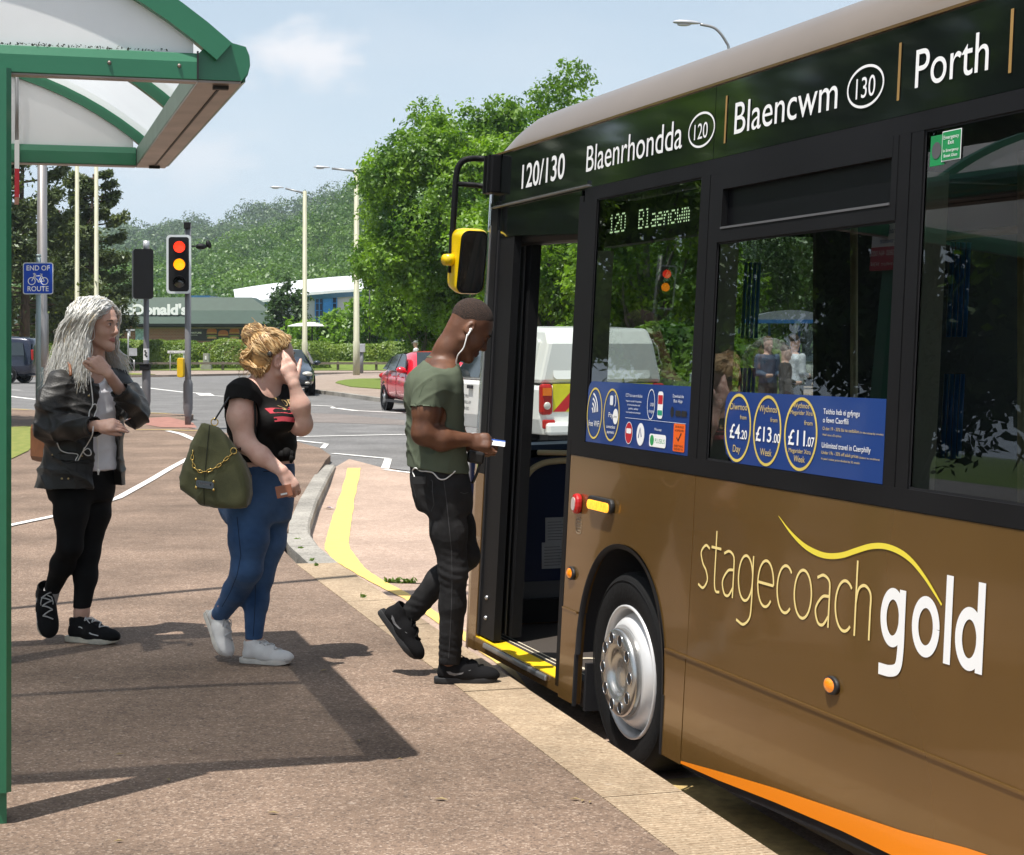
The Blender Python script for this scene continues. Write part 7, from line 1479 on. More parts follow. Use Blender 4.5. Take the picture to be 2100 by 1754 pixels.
    # hair: wavy locks over a soft volume
    m_h = [hairmat('platinum_hair', (.95,.94,.90),.5), hairmat('platinum_hair_light', (.98,.98,.96),.5), hairmat('ash_grey_hair', (.80,.78,.73),.5), hairmat('warm_blonde_hair', (.90,.80,.62),.5)]
    S = SDF((-2.6,8.2,1.05),(-1.7,9.1,1.78), .006); S.ell(H(-.022,0,.052),(.104,.087,.092),H.A,.02); S.ell(H(-.055,0,-.05),(.068,.080,.105),H.A,.04); S.ell(H(-.08,-.0,-.15),(.05,.06,.07),H.A,.05)
    S.ell(H(-.10,0,-.02),(.07,.085,.10),H.A,.04); S.ell(H(.085,0,-.03),(.095,.10,.14),H.A,.02,'s'); sdf_obj('hair_mass', S, m_h[0], t, 2, (.006,60,4,[(1,0,.1),(.3,1,0)]))
    rg = np.random.default_rng(17); bins = [MB() for _ in m_h]; b0 = base
    zr = lambda x: .046+.093*math.sqrt(max(.02,1-((x+.018)/.108)**2))
    for i in range(1700):
        f_ = rg.uniform(0,1)**.85; side_ = -1 if rg.uniform()<.62 else 1; x0 = -.105+.178*f_; bk = 1-f_; o_ = rg.uniform(.0,1)
        p0 = H(x0, .006+side_*.004, zr(x0)+.004); vol = .004+.022*o_
        if side_ < 0:
            L = .245+.13*rg.uniform()-.03*f_; ex = .045-.235*bk+rg.normal()*.02
            pts = [p0, H(x0-.004-.02*bk, -.050-.3*vol, zr(x0)-.028+.3*vol), H(.8*x0-.022*bk-.008, -.083-vol, .045), H(.58*x0-.005-.10*bk-vol, -.088-vol+.03*bk, -.045), H(.45*x0-.15*bk-vol+.010, -.102-vol+.05*bk, -.13), H(ex-vol-.02*bk, -.122-.03*o_+.05*bk, -L)]
        else:
            L = .17+.12*rg.uniform(); ex = .075-.19*bk+.05*rg.uniform()
            pts = [p0, H(x0-.004-.02*bk, .050+.3*vol, zr(x0)-.028+.3*vol), H(.8*x0-.02*bk-.004, .083+vol, .045), H(.6*x0-.09*bk, .092+vol, -.045), H(.5*x0-.10*bk+.012, .10+vol, -.12), H(ex, .12+.05*o_, -L)]
        q = wave_path(pts, rg, .0100, .50, 30); r = rg.uniform(.0022,.0040); n = len(q); fly = rg.uniform()<.07
        if fly: q = [p + (i_/n)**2*(H.f*-.06*rg.uniform()+np.array([0,0,.03*rg.uniform()])) for i_,p in enumerate(q)]; r *= .45
        k = rg.choice(4, p=[.46,.36,.13,.05]); bins[k].tube([p-b0 for p in q], [r*(1-.75*(j/n)**2.2) for j in range(n)], 4, cap=False, flat=.6)
    for mb, m in zip(bins, m_h): mb.build('hair', m, t)
    # things she holds and wears
    c0 = P(262,868,-.43); cd = thing('card', 'small brown card between the fingers of the white haired woman', 'card', tuple(c0), 'things held by the people in the queue'); mb = MB(); mb.box((0,0,0),(.030,.085,.0012), ax=np.array([unit((.9,.2,.45)),unit((-.2,1,0)),unit((-.45,0,.9))])); mb.build('card_body', mat('brown_card', (.28,.11,.07), .6), cd); mb = MB(); mb.box((-.004,0,.0014),(.012,.07,.0006), ax=np.array([unit((.9,.2,.45)),unit((-.2,1,0)),unit((-.45,0,.9))])); mb.build('card_print', m_white, cd)
    ep = thing('earphones', 'white earphone cable looping over the black jacket of the white haired woman', 'earphones', tuple(P(200,850,-.3)), 'white earphones'); m_w = mat('white_cable', (.78,.77,.75), .4, 0, 0)
    def srf(u,v,o=.006):
        return lay([bv],P,u,v,o)
    cord('cable', [P(189,757,-.30)]+[P(u,v,-.265) for u,v in [(184,770),(186,790),(189,815),(190,838),(184,850),(182,865),(183,873)]], .0028, m_w, ep)
    cord('cable', [P(190,838,-.265),P(196,836,-.26),P(199,845,-.25),P(193,862,-.27),P(191,885,-.40),P(189,900,-.40),P(180,917,-.30),P(170,933,-.26),srf(160,952),srf(155,951),srf(160,940),srf(150,937)]+[srf(u,v,.012) for u,v in [(138,936),(124,930),(117,915)]], .0028, m_w, ep)
    cord('cable', [srf(u,v,.014) for u,v in [(160,951),(166,940),(172,932),(180,927),(186,932),(186,940),(178,941),(171,934),(173,925)]], .0028, m_w, ep)
    cord('cable', [P(196,893,-.30),P(200,915,-.215),P(201,945,-.215),P(201,968,-.215)], .0028, m_w, ep); mb = MB(); mb.ball(P(202,973,-.215)-V3(ep.location), (.008,.008,.010), 0, 8); mb.tube([P(202,973,-.215)-V3(ep.location),P(201.5,981,-.215)-V3(ep.location)], .004, 6); mb.build('earbud', m_w, ep)
    bg = thing('shoulder_bag', 'tan leather bag showing behind the elbow of the white haired woman', 'bag', tuple(P(88,915,.12)), 'bags carried by the people'); lt = mat('tan_leather', (.20,.075,.028), .5, 0, .15, 20, .1, 80); B0 = V3(bg.location)
    mb = MB(); mb.box((0,0,0),(.07,.22,.20), ax=np.array([[.8,.6,0],[-.6,.8,0],[0,0,1]])); mb.build('bag_body', lt, bg, .03); cord('strap', [P(84,880,.10),P(100,800,.05),P(122,772,-.02),P(140,752,-.08),P(144,765,-.14),P(145,778,-.16)], .008, lt, bg)
    return t
# ================================================================== woman with the blonde bun
def woman_two():
    Y0 = 8.28; P = lambda u,v,dy=0.: at(u,v,Y0+dy); base = np.array([-1.2,8.28,0]); t = person('woman with a blonde bun, black top and blue jeans, hand at her face', base)
    sk = skin('fair_skin', (.68,.45,.365), (.58,.33,.26)); lipm = mat('pink_lips', (.42,.16,.135), .4, 0, .05)
    fb = np.array([.77,-.64]); lo, hi = (-1.62,7.75,-.02), (-.80,8.75,1.72); f3 = np.array([*fb,0]); l3 = np.array([-fb[1],fb[0],0])
    H = HeadFrame(P(561,737,-.01), (.86,.50), R(-2), R(-4), 1.0); sec = lambda l: [(P(u,v), a, b) for u,v,a,b in l]
    sh_n, el_n, wr_n = P(497,808,-.15), P(503,908,-.20), P(577,966,-.29)
    sh_f, el_f, wr_f = P(586,810,.10), P(617,870,-.10), P(602.5,788,-.16)
    hipA, kneeA, ankA = P(511,1048,-.085), P(506,1168,-.13), P(448,1266,.06); hipB, kneeB, ankB = P(553,1048,.085), P(532,1182,.03), P(520.5,1318,-.02)
    S = SDF(lo, hi, .0045); head(S, H, P(541,787,.0), .056, 1.02, 1.0)
    S.stack(sec([(541,772,.065,.058),(536,787,.13,.075),(535,806,.165,.095),(538,845,.165,.105),(541,890,.15,.105),(545,930,.135,.105),(546,955,.142,.108),(538,1000,.16,.12),(532,1040,.165,.125)]), fb)
    S.chain([sh_n,P(492,855,-.19),el_n,P(535,935,-.25),wr_n],[.057,.056,.045,.041,.027],.03); S.chain([sh_f,P(604,845,-.0),el_f,P(616,832,-.14),wr_f],[.055,.055,.051,.042,.0255],.03)
    S.chain([hipA,kneeA,ankA],[.09,.062,.038],.03); S.chain([hipB,kneeB,ankB],[.09,.06,.038],.03)
    t1 = hand(S, P(579,968,-.295), (.50,.05,-.85), (.55,-.80,.2), 1.0, ((.35,.65,.4),(.5,.75,.4),(.6,.8,.4),(.7,.8,.4)), (.06,.0,-.05,-.10), (.35,.2,.2), -1, .028)
    t2 = hand(S, P(602,786,-.165), (-.34,.03,.86), (.25,-.95,.0), .98, ((.18,.30,.2),(.15,.28,.2),(.2,.3,.2),(.28,.32,.2)), (-.14,.05,.22,.42), (.75,.0,.0), 1, .026)
    def mi(c):
        L = H.loc(c); e = ((L[:,0]-.095)/.018)**2+(L[:,1]/.024)**2+((L[:,2]+.069)/.0115)**2; return (e<1).astype(np.int32)
    sdf_obj('body', S, [sk, lipm], t, 1, None, mi); nails(t1+t2, t, mat('pink_nails', (.68,.42,.36), .25)); eyes(H, t, m_iris); brows(H, t, mat('fair_brow', (.30,.19,.10), .9), .003)
    m_dn = mat('blue_denim', (.075,.155,.32), .85, 0, .0, 4.5, .35, 600, col2=(.016,.050,.13), sheen=.1, spec=.2)
    S = SDF(lo, hi, .0055); S.stack(sec([(547,946,.140,.108),(545,965,.146,.113),(538,1000,.160,.126),(532,1040,.170,.134),(532,1070,.155,.126)]), fb)
    S.chain([hipA,P(510,1105,-.12),kneeA,P(484,1212,-.04),P(452,1260,.05)],[.103,.091,.070,.060,.043],.03); S.chain([hipB,P(548,1110,.06),kneeB,P(525,1235,.0),P(520.5,1308,-.02)],[.096,.086,.064,.056,.041],.03); S.ell(P(490,1035,.05),(.10,.10,.10),None,.06)
    S.cut(P(520,1311,-.02),(0,0,-1)); S.cut(P(545,949),(0,0,1)); je,JV,JF = sdf_obj('jeans', S, m_dn, t, 2, (.002,85,13,[(.2,.1,1),(-.3,.2,1)])); bj = cover(JV,JF); fr = lambda a,b: P(a,b,-1.0); dn = (0,1,0)
    m_dk = mat('dark_denim_seam', (.008,.02,.05), .9); sm = lambda pts, w=.7: [[(pts[i][0]-w,pts[i][1]),(pts[i][0]+w,pts[i][1]),(pts[i+1][0]+w,pts[i+1][1]),(pts[i+1][0]-w,pts[i+1][1])] for i in range(len(pts)-1)]
    decal(bj, 'seam', sm(dense([(486,1060),(490,1100),(494,1140),(486,1180),(472,1215),(455,1245)]))+sm(dense([(524,1200),(523,1240),(521,1280),(519,1306)]))+[[(a,966),(a+5,966),(a+5,968),(a,968)] for a in range(540,600,5)], fr, dn, m_dk, t, .0015)
    mb = MB(); mb.lathe([(.009,0),(.009,.003),(.001,.004)], lay([bj],P,581,957,.001)-base, (.3,-1,0), 12); mb.build('button', mat('steel_button', (.4,.4,.4), .3, .9), t)
    m_ws = mat('white_leather_shoe', (.72,.70,.68), .55, 0, .08, 18, .08, 120); mk = shoe_parts('low', m_ws, mat('white_rubber_sole', (.68,.64,.58), .6, 0, .1, 30), fabric('white_lace', (.6,.6,.6)), ([[(.012,.028),(.25,.030),(.25,.0325),(.012,.0305)]], 'sole_line', mat('tan_line', (.4,.3,.22), .8)), .95)
    hb = P(495,1355,-.02); hb[2] = .001; mk(foot_matrix(hb, hb+np.array([.24,-.07,0]), (0,0,1)), t); mk(foot_matrix(P(424,1258,.12), P(459,1347,.0), (.75,-.55,.35)), t)
    m_bk = fabric('black_jersey', (.0105,.0098,.0095), .75, 0, .15, 500)
    S = SDF(lo, hi, .0055); S.stack(sec([(541,782,.10,.085),(536,792,.150,.098),(535,808,.188,.114),(537,845,.192,.138),(538,880,.178,.135),(541,915,.164,.125),(545,940,.152,.117),(546,952,.144,.112)]), fb); S.ell(P(572,862,-.12),(.085,.085,.065),None,.05)
    S.chain([sh_n,P(492,842,-.18)],[.080,.081],.035); S.cut(P(547,947),(0,0,-1)); S.chain([sh_f,P(602,838,.02)],[.072,.074],.035); 
    S.rc(P(545,790,-.05),P(560,755,-.07),.078,.085,.012,None,'s'); S.rc(P(492,846,-.185),P(498,885,-.20),.084,.08,.008,None,'s'); te,TV,TF = sdf_obj('shirt', S, m_bk, t, 2, (.009,48,15,[(.6,.2,.8),(1,.3,.3)],2.2)); bt = cover(TV,TF)
    S = SDF(P(560,900,-.4), P(625,960,.2)[[0,1,2]], .004) if False else None
    mb = MB(); rg = np.random.default_rng(4)
    for a,r in (((588,930),.028),((579,933),.022),((597,932),.020)): mb.ball(P(*a,-.17)-base, (r*.9,r*.8,r), 0, 12)
    mb.tube([p-base for p in (P(595,932,-.17),P(599,941,-.18),P(596,950,-.18))],[.012,.014,.006],8); mb.build('knot', m_bk, t)
    # print on the front of the top
    c0 = P(541,858)+f3*.5; fr2 = lambda a,b: c0 + l3*a + np.array([0,0,b]); dr = tuple(-f3); m_rs = fabric('coral_print', (.52,.07,.09)); m_gd = mat('gold_foil', (.62,.44,.18), .4, .5)
    decal(bt, 'red_stripe', strip(-.105,.125,.030,.052,22,.003)+strip(-.105,.125,-.008,.014,22,.003), fr2, dr, m_rs, t)
    def dtext(s, a, b, w, h): v,f = text_shape(s); x0,x1 = v[:,0].min(),v[:,0].max(); return [[(a+(v[i,0]-x0)/(x1-x0)*w, b+v[i,1]/.73*h) for i in q] for q in f]
    decal(bt, 'gold_lettering', dtext('J’', -.055,.060,.035,.045)+dtext('DEF', .005,.060,.065,.032)+dtext('de Moi', .0,-.062,.09,.028), fr2, dr, m_gd, t)
    decal(bt, 'leaf_print', [[(.048,-.02),(.06,0),(.075,.012),(.062,-.012)],[(.045,.02),(.058,.034),(.05,.045),(.04,.03)],[(.05,-.03),(.066,-.026),(.075,-.036),(.06,-.04)]], fr2, dr, mat('leaf_print_green', (.03,.14,.05), .8), t)
    # hair: swept back into a bun
    m_h = [mat('golden_hair', (.47,.27,.10), .40, 0, .15, 40, spec=.5), mat('light_blonde_hair', (.74,.53,.27), .36, 0, .1, 40, spec=.6), mat('dark_blonde_hair', (.20,.10,.036), .5, 0, .15, 40)]
    S = SDF((-1.55,7.95,1.2),(-.9,8.65,1.75), .005); S.ell(H(-.020,0,.050),(.099,.079,.088),H.A,.02); S.ell(H(-.06,0,-.02),(.054,.062,.062),H.A,.04); bc = P(521,688,.0); S.ell(bc,(.052,.050,.050),None,.012); lc = P(511,737,-.01); S.ell(lc,(.036,.046,.042),None,.03)
    S.ell(H(.082,0,-.035),(.066,.1,.098),H.A,.015,'s'); S.ell(H(-.012,-.085,-.025),(.032,.03,.042),H.A,.01,'s'); sdf_obj('hair_mass', S, m_h[0], t, 2, (.002,90,4,[(1,0,.3),(.3,1,.6)]))
    rg = np.random.default_rng(23); bins = [MB() for _ in m_h]
    def tub(q, r, k=None): n = len(q); k = rg.choice(3, p=[.42,.38,.20]) if k is None else k; bins[k].tube([p-base for p in q], [r*(.55+.45*math.sin(math.pi*min(1,.12+.85*j/n))) for j in range(n)], 4, cap=False, flat=.6)
    E_ = lambda th, ph, k=1.: H(-.020+.105*k*math.cos(th)*math.cos(ph), .086*k*math.sin(ph)*1.0, .050+.094*k*math.sin(th)*math.cos(ph))
    def surf(p, k):
        q = (H.A@(V3(p)-H(-.020,0,.050)))/np.array([.101,.081,.090]); return H(-.020,0,.050)+H.A.T@(q/np.linalg.norm(q)*k*np.array([.101,.081,.090]))
    HL = smooth_path([(.074,.030,.108),(.060,.058,.090),(.030,.077,.062),(.0,.080,.046),(-.035,.079,.020),(-.062,.070,-.030),(-.085,.050,-.070),(-.10,.012,-.085)], 8)
    for i in range(900):    # swept up from the hairline at both sides
        s_ = -1 if i%3 else 1; h0 = HL[int(rg.uniform(0,.999)*len(HL))]+rg.normal(size=3)*.003; p0 = H(h0[0], s_*abs(h0[1]), h0[2]); tg = (lc if h0[2] < .0 and rg.uniform()<.5 else bc)+rg.normal(size=3)*.018
        pts = [p0]+[surf(p0*(1-a)+tg*a, 1.012+.03*rg.uniform()) for a in (.22,.45,.68)]+[tg]; tub(wave_path(pts, rg, .0018, .5, 16), rg.uniform(.0020,.0040))
    for i in range(560):    # hairline to bun
        ph = rg.uniform(-1.25,1.25); th0 = rg.uniform(.35,.75) if abs(ph)<.8 else rg.uniform(.0,.5); p0 = E_(th0,ph,.985); tgt = bc + rg.normal(size=3)*.016 + np.array([.03,0,.0])
        pts = [p0]+[E_(th0+(1.95-th0)*s_, ph*(1-.55*s_), 1.03) for s_ in (.3,.6,.85)]+[tgt]; q = wave_path(pts, rg, .0015, .5, 16); tub(q, rg.uniform(.0022,.0042))
    for i in range(300):    # nape up to the bun
        a = rg.uniform(-1,1); p0 = H(-.070-.03*rg.uniform(), .062*a, -.075+.05*abs(a)*rg.uniform()); pts = [p0, H(-.117,.066*a,-.03), lc+np.array([-.020+.01*rg.normal(),-.045*(-a)*.6,.018*rg.normal()])*1.0, H(-.118,.03*a,.05), bc+rg.normal(size=3)*.02]; tub(wave_path(pts, rg, .004, .6, 16), rg.uniform(.002,.004))
    for i in range(300):    # coils of the bun
        ax_ = unit(np.array([.35,-.25,.9])+rg.normal(size=3)*.35); e1 = unit(np.cross(ax_,[1,.2,0])); e2 = np.cross(ax_,e1); r0 = rg.uniform(.040,.060); hgt = rg.uniform(-.8,.8); a0 = rg.uniform(0,6); L = rg.uniform(1.4,3.4); rr = .060*math.sqrt(max(.05,1-hgt*hgt))
        q = [bc + .96*(rr*(math.cos(a0+L*s_)*e1+math.sin(a0+L*s_)*e2) + ax_*(.056*hgt+.016*(s_-.5))) for s_ in np.linspace(0,1,14)]; tub(q, rg.uniform(.002,.0045))
    for i in range(200):    # rolled twist below the bun
        a0 = rg.uniform(0,6); L = rg.uniform(1.5,3); hgt = rg.uniform(-.8,.8); ax_ = unit((.5,-.3,.75)); e1 = unit(np.cross(ax_,[0,1,0])); e2 = np.cross(ax_,e1); rr = .046*math.sqrt(1-hgt*hgt*.8); q = [lc + rr*(math.cos(a0+L*s_)*e1*.9+math.sin(a0+L*s_)*e2*1.05)+ax_*.044*hgt for s_ in np.linspace(0,1,12)]; tub(q, rg.uniform(.002,.004))
    for i in range(60):     # loose wisps
        p0 = [bc, lc, H(-.09,0,-.06)][i%3] + rg.normal(size=3)*.03; d = unit(p0-P(548,725,0)+rg.normal(size=3)*.04); q = [p0 + d*.07*s_*rg.uniform(.5,1.2) + np.array([0,0,-.05*s_*s_]) for s_ in np.linspace(0,1,7)]; tub(wave_path(q, rg, .004, .8, 8), .0009)
    for mb, m in zip(bins, m_h): mb.build('hair', m, t)
    mb = MB(); mb.ball(H(-.055,-.088,.032)-base, (.013,.008,.016), 0, 12); mb.build('hair_clip', mat('dark_hair_clip', (.03,.022,.015), .12, .3, 0, coat=1.), t)
    # shoulder bag
    bg = thing('handbag', 'large olive suede bag with a gold chain hanging from the blonde woman’s shoulder', 'bag', tuple(P(440,960,-.25)), 'bags carried by the people'); B0 = V3(bg.location); m_ol = mat('olive_suede', (.105,.105,.043), .9, 0, .2, 9, .2, 200, col2=(.055,.058,.023), sheen=.25)
    S = SDF(P(350,1054,-.50), np.array([P(535,850,-.3)[0], Y0+.02, P(400,845,-.2)[2]]), .006)
    ol = [(409,862),(430,864),(452,872),(470,893),(490,920),(506,950),(514,985),(516,1015),(510,1040),(490,1047),(455,1044),(420,1036),(390,1018),(361,998),(372,972),(386,938),(397,900)]
    yc, th = -.27, .055; PO = np.array([P(u,v,yc)[[0,2]] for u,v in ol])
    def poly_sd(X,Z):
        d = np.full(np.broadcast(X,Z).shape, 9.); s_ = np.ones_like(d); n = len(PO)
        for i in range(n):
            a, b = PO[i], PO[i-1]; e = b-a; wx, wz = X-a[0], Z-a[1]; t_ = np.clip((wx*e[0]+wz*e[1])/(e@e),0,1); d = np.minimum(d, (wx-e[0]*t_)**2+(wz-e[1]*t_)**2); c1 = Z>=a[1]; c2 = Z<b[1]; c3 = e[0]*wz > e[1]*wx; s_ = np.where((c1&c2&c3)|(~c1&~c2&~c3), -s_, s_)
        return s_*np.sqrt(d)
    zt_, zb_ = P(0,862,yc)[2], P(0,1047,yc)[2]
    def bagf(X,Y,Z):
        d2 = poly_sd(X,Z); k = np.clip((zt_-Z)/(zt_-zb_),0,1); tt = .022+.075*k**.8; yy = np.abs(Y-(Y0+yc+.02*k)); r_ = .045; q1 = np.maximum(d2+r_,0); q2 = np.maximum(yy-tt+r_,0); return np.sqrt(q1*q1+q2*q2)-r_ + np.minimum(np.maximum(d2+r_, yy-tt+r_),0)
    S._do(S.lo, S.lo+S.h*S.n, bagf, .0); bo,GV,GF = sdf_obj('bag_body', S, m_ol, bg, 2, (.020,30,31,[(.5,0,1),(.8,.2,.4)],2.0)); bb = cover(GV,GF)
    m_dol = mat('dark_olive_seam', (.018,.018,.008), .9); m_gold_ = mat('gold_chain', (.72,.50,.16), .22, 1., 0); 
    decal(bb, 'seam', sm(dense([(430,872),(428,890),(424,930),(421,965),(418,1000),(419,1036)]),.8), fr, dn, m_dol, bg, .004)
    def onb(u,v,o=.008): return lay([bb],P,u,v,o,.34)
    ch = smooth_path([onb(476,931),onb(463,942),onb(450,954),onb(435,963),onb(418,968),onb(404,965),onb(397,955),onb(394,940),onb(396,925)], 5); mb = MB(); acc = 0; last = ch[0]; kk = 0
    for i in range(1,len(ch)):
        if np.linalg.norm(ch[i]-last) < .017: continue
        d = unit(ch[i]-last); n_ = unit(np.cross(d,(0,-1,0))) if kk%2 else np.array([0,-1.,0]); c = (ch[i]+last)/2; L = np.linalg.norm(ch[i]-last)*.68; mb.tube([c+d*L*math.cos(a)+n_*.0062*math.sin(a)-B0 for a in np.linspace(0,2*math.pi,13)], .0023, 5, cap=False); last = ch[i]; kk += 1
    mb.build('chain', m_gold_, bg); mb = MB()
    for c,r in ((onb(479,925,.010),.014),(P(440,866,yc),.016)): mb.tube([c+np.array([r*math.cos(a),0,r*math.sin(a)])-B0 for a in np.linspace(0,2*math.pi,15)], .0028, 6, cap=False)
    mb.build('ring', m_gold_, bg); decal(bb, 'name_plate', [[(402,984),(438,989),(438,1004),(402,999)]], fr, dn, mat('black_enamel', (.01,.01,.01), .2, coat=1.), bg, .016); decal(bb, 'plate_lettering', [[(409,989),(431,992),(431,996),(409,993)]], fr, dn, MATS['grey_print'], bg, .0175)
    mb = MB()
    for u,v in ((402,983),(438,988),(402,1000),(438,1005)): mb.ball(onb(u,v,.014)-B0, (.007,.005,.007), 0, 8)
    mb.build('plate_corner', m_gold_, bg); m_str = mat('black_leather_strap', (.012,.012,.013), .4, 0, .05)
    mb = MB(); mb.tube(smooth_path([p-B0 for p in (P(440,862,yc),P(452,843,-.26),P(470,815,-.22),P(489,791,-.15),P(505,786,-.09),P(516,797,-.14),P(522,830,-.165),P(524,870,-.17),P(520,905,-.17),P(500,918,-.22),P(480,925,-.30))],6), .0085, 8, flat=.5); mb.build('strap', m_str, bg)
    # ticket wallet in her right hand
    wl = thing('ticket_wallet', 'small brown ticket wallet held low by the blonde woman', 'wallet', tuple(P(588,1004,-.33)), 'things held by the people in the queue'); mb = MB(); A = np.array([unit((.96,-.1,.2)),unit((.15,1,0)),unit((-.2,0,.97))]); mb.box((-.012,-.0,-.008),(.075,.006,.055), ax=A); mb.build('wallet_body', mat('tan_card', (.34,.13,.07), .55, 0, .1, 12), wl, .002); mb = MB(); mb.box((-.012,-.0045,-.020),(.03,.001,.008), ax=A); mb.build('wallet_print', m_white, wl)
    return t
# ================================================================== man boarding the bus
def man():
    Y0 = 7.80; P = lambda u,v,dy=0.: at(u,v,Y0+dy); base = np.array([-.25,7.78,0]); t = person('man in a green T-shirt and black jeans stepping towards the bus door', base)
    sk = skin('dark_brown_skin', (.165,.072,.038), (.090,.037,.020)); lipm = mat('brown_lips', (.10,.045,.035), .4, 0, .05)
    fb = np.array([.95,.31]); lo, hi = (-.72,7.35,-.02), (.12,8.35,1.72); f3 = np.array([*fb,0]); l3 = np.array([-fb[1],fb[0],0]); sec = lambda l: [(P(u,v), a, b) for u,v,a,b in l]
    H = HeadFrame(P(961,674,.02), (.96,.28), R(37), 0, 1.0)
    sh_n, el_n, wr_n = P(884,793,-.17), P(869,888,-.21), P(960,902,-.14); sh_f, el_f, wr_f = P(900,793,.19), P(930,890,.23), P(965,915,.10)
    hipN, kneeN, ankN = P(914,1012,-.085), P(930,1172,-.09), P(921,1352,-.06); hipF, kneeF, ankF = P(916,1012,.085), P(955,1140,.10), P(838,1262,.16)
    S = SDF(lo, hi, .0045); head(S, H, P(905,746,.01), .058, 1.0, 1.05, 1.35, 1.15)
    S.stack(sec([(907,736,.07,.065),(898,755,.14,.08),(893,778,.185,.10),(892,820,.19,.11),(893,870,.165,.105),(895,920,.15,.105),(898,960,.155,.11),(905,1005,.155,.118),(910,1030,.15,.11)]), fb)
    S.chain([sh_n,P(874,842,-.20),el_n,P(905,902,-.19),wr_n],[.064,.058,.050,.046,.029],.03); S.chain([sh_f,el_f,wr_f],[.06,.05,.029],.03)
    S.chain([hipN,kneeN,ankN],[.075,.05,.036],.03); S.chain([hipF,kneeF,ankF],[.075,.05,.036],.03)
    t1 = hand(S, P(962,902,-.14), (.95,.05,-.10), (.05,-.86,.5), 1.02, ((.75,1.0,.6),(.9,1.1,.6),(1.0,1.1,.6),(1.0,1.1,.6)), (.03,.01,-.02,-.05), (.25,.1,.1), 1, .028); t2 = hand(S, P(967,916,.10), (.9,-.25,-.1), (.1,.75,-.6), 1.02, ((.5,.8,.5),)*4, (.03,.01,-.02,-.05), (.3,.1,.1), -1, .028)
    def mi(c):
        L = H.loc(c); e = ((L[:,0]-.097)/.020)**2+(L[:,1]/.026)**2+((L[:,2]+.069)/.0145)**2; return (e<1).astype(np.int32)
    sdf_obj('body', S, [sk, lipm], t, 1, None, mi); nails(t1+t2, t, mat('brown_nails', (.25,.14,.10), .3)); eyes(H, t, m_iris); brows(H, t, mat('black_brow', (.01,.008,.007), .9), .004)
    m_hr = mat('cropped_black_hair', (.011,.009,.008), .9, 0, .5, 170, 1.0, 260, col2=(.075,.040,.026)); S = SDF(H(-.02,0,.04)-.15, H(-.02,0,.04)+.15, .004); S.ell(H(-.012,0,.047),(.0985,.0775,.0885),H.A,.01)
    S.cut(H(.074,0,.060), H.f*.92-H.u*.40, .03); S.cut(H(-.02,0,-.036), -H.u*.95-H.f*.25, .03); S.cut(H(.045,0,.012), H.f*.75-H.u*.65, .03); S.ell(H(-.012,-.1,-.01),(.045,.05,.04),H.A,.015,'s'); sdf_obj('hair', S, m_hr, t, 1)
    m_bj = mat('black_denim', (.034,.033,.034), .8, 0, .2, 7, .35, 600, col2=(.012,.012,.0125), sheen=.0, spec=.12)
    S = SDF(lo, hi, .0055); S.stack(sec([(899,948,.162,.118),(902,985,.168,.128),(908,1020,.168,.128),(912,1050,.155,.118)]), fb)
    S.chain([hipN,P(920,1090,-.09),kneeN,P(928,1240,-.08),P(922,1356,-.06)],[.086,.079,.061,.057,.049],.03); S.chain([hipF,P(938,1080,.09),kneeF,P(900,1190,.13),P(846,1254,.155)],[.086,.077,.061,.057,.048],.03); S.cut(P(922,1362,-.06),(0,0,-1)); S.cut(P(836,1266,.16), unit(ankF-P(900,1190,.13)))
    V,F = S.mesh(); V = relax(V,F,2); V = folds(V,F,.002,80,41,[(.1,.1,1),(-.2,.1,1)])
    # bunched creases behind the knee and at the hem
    N = vnormals(V,F)
    for c,a,w,fq in ((kneeN,.0038,.07,170),(P(921,1330,-.06),.004,.05,210),(P(858,1240,.15),.0045,.05,180),(P(905,1010,-.10),.004,.07,120)):
        g = np.exp(-((V-c)**2).sum(1)/w**2); V = V + N*(g*a*np.sin(V[:,2]*fq+V[:,0]*40+2*np.sin(V[:,1]*30)))[:,None]
    mesh_np('jeans', V-base, F, m_bj, t, smooth=True); bj = cover(V,F); fr = lambda a,b: P(a,b,-1.0); dn = (0,1,0)
    m_ss = mat('grey_stitching', (.06,.06,.062), .9); sm = lambda pts, w=.7: [[(pts[i][0]-w,pts[i][1]),(pts[i][0]+w,pts[i][1]),(pts[i+1][0]+w,pts[i+1][1]),(pts[i+1][0]-w,pts[i+1][1])] for i in range(len(pts)-1)]; sh = lambda pts, w=.6: [[(pts[i][0],pts[i][1]-w),(pts[i+1][0],pts[i+1][1]-w),(pts[i+1][0],pts[i+1][1]+w),(pts[i][0],pts[i][1]+w)] for i in range(len(pts)-1)]
    decal(bj, 'stitching', sm(dense([(910,985),(916,1030),(921,1080),(926,1130),(927,1180),(926,1240),(923,1300),(920,1350)]),.6)+sm([(887,986),(887,1010),(890,1035),(884,1048)],.6)+sh([(844,992),(860,990),(886,985)])+sh([(868,1050),(876,1053),(886,1048)])+sm([(846,994),(853,1020),(868,1050)],.6)+sh([(944,1010),(953,1013),(960,1010)]), fr, dn, m_ss, t, .002)
    m_tg = fabric('olive_green_cotton', (.108,.128,.088), .9, 0, .15, 500, var=.0, col2=(.090,.108,.074))
    S = SDF(lo, hi, .0055); S.stack(sec([(906,742,.085,.075),(898,757,.155,.097),(893,780,.188,.116),(892,820,.194,.124),(893,870,.180,.122),(895,920,.182,.127),(897,955,.184,.132),(898,975,.186,.134)]), fb, caps=.012); S.ell(P(868,800,.02),(.07,.15,.10),None,.06)
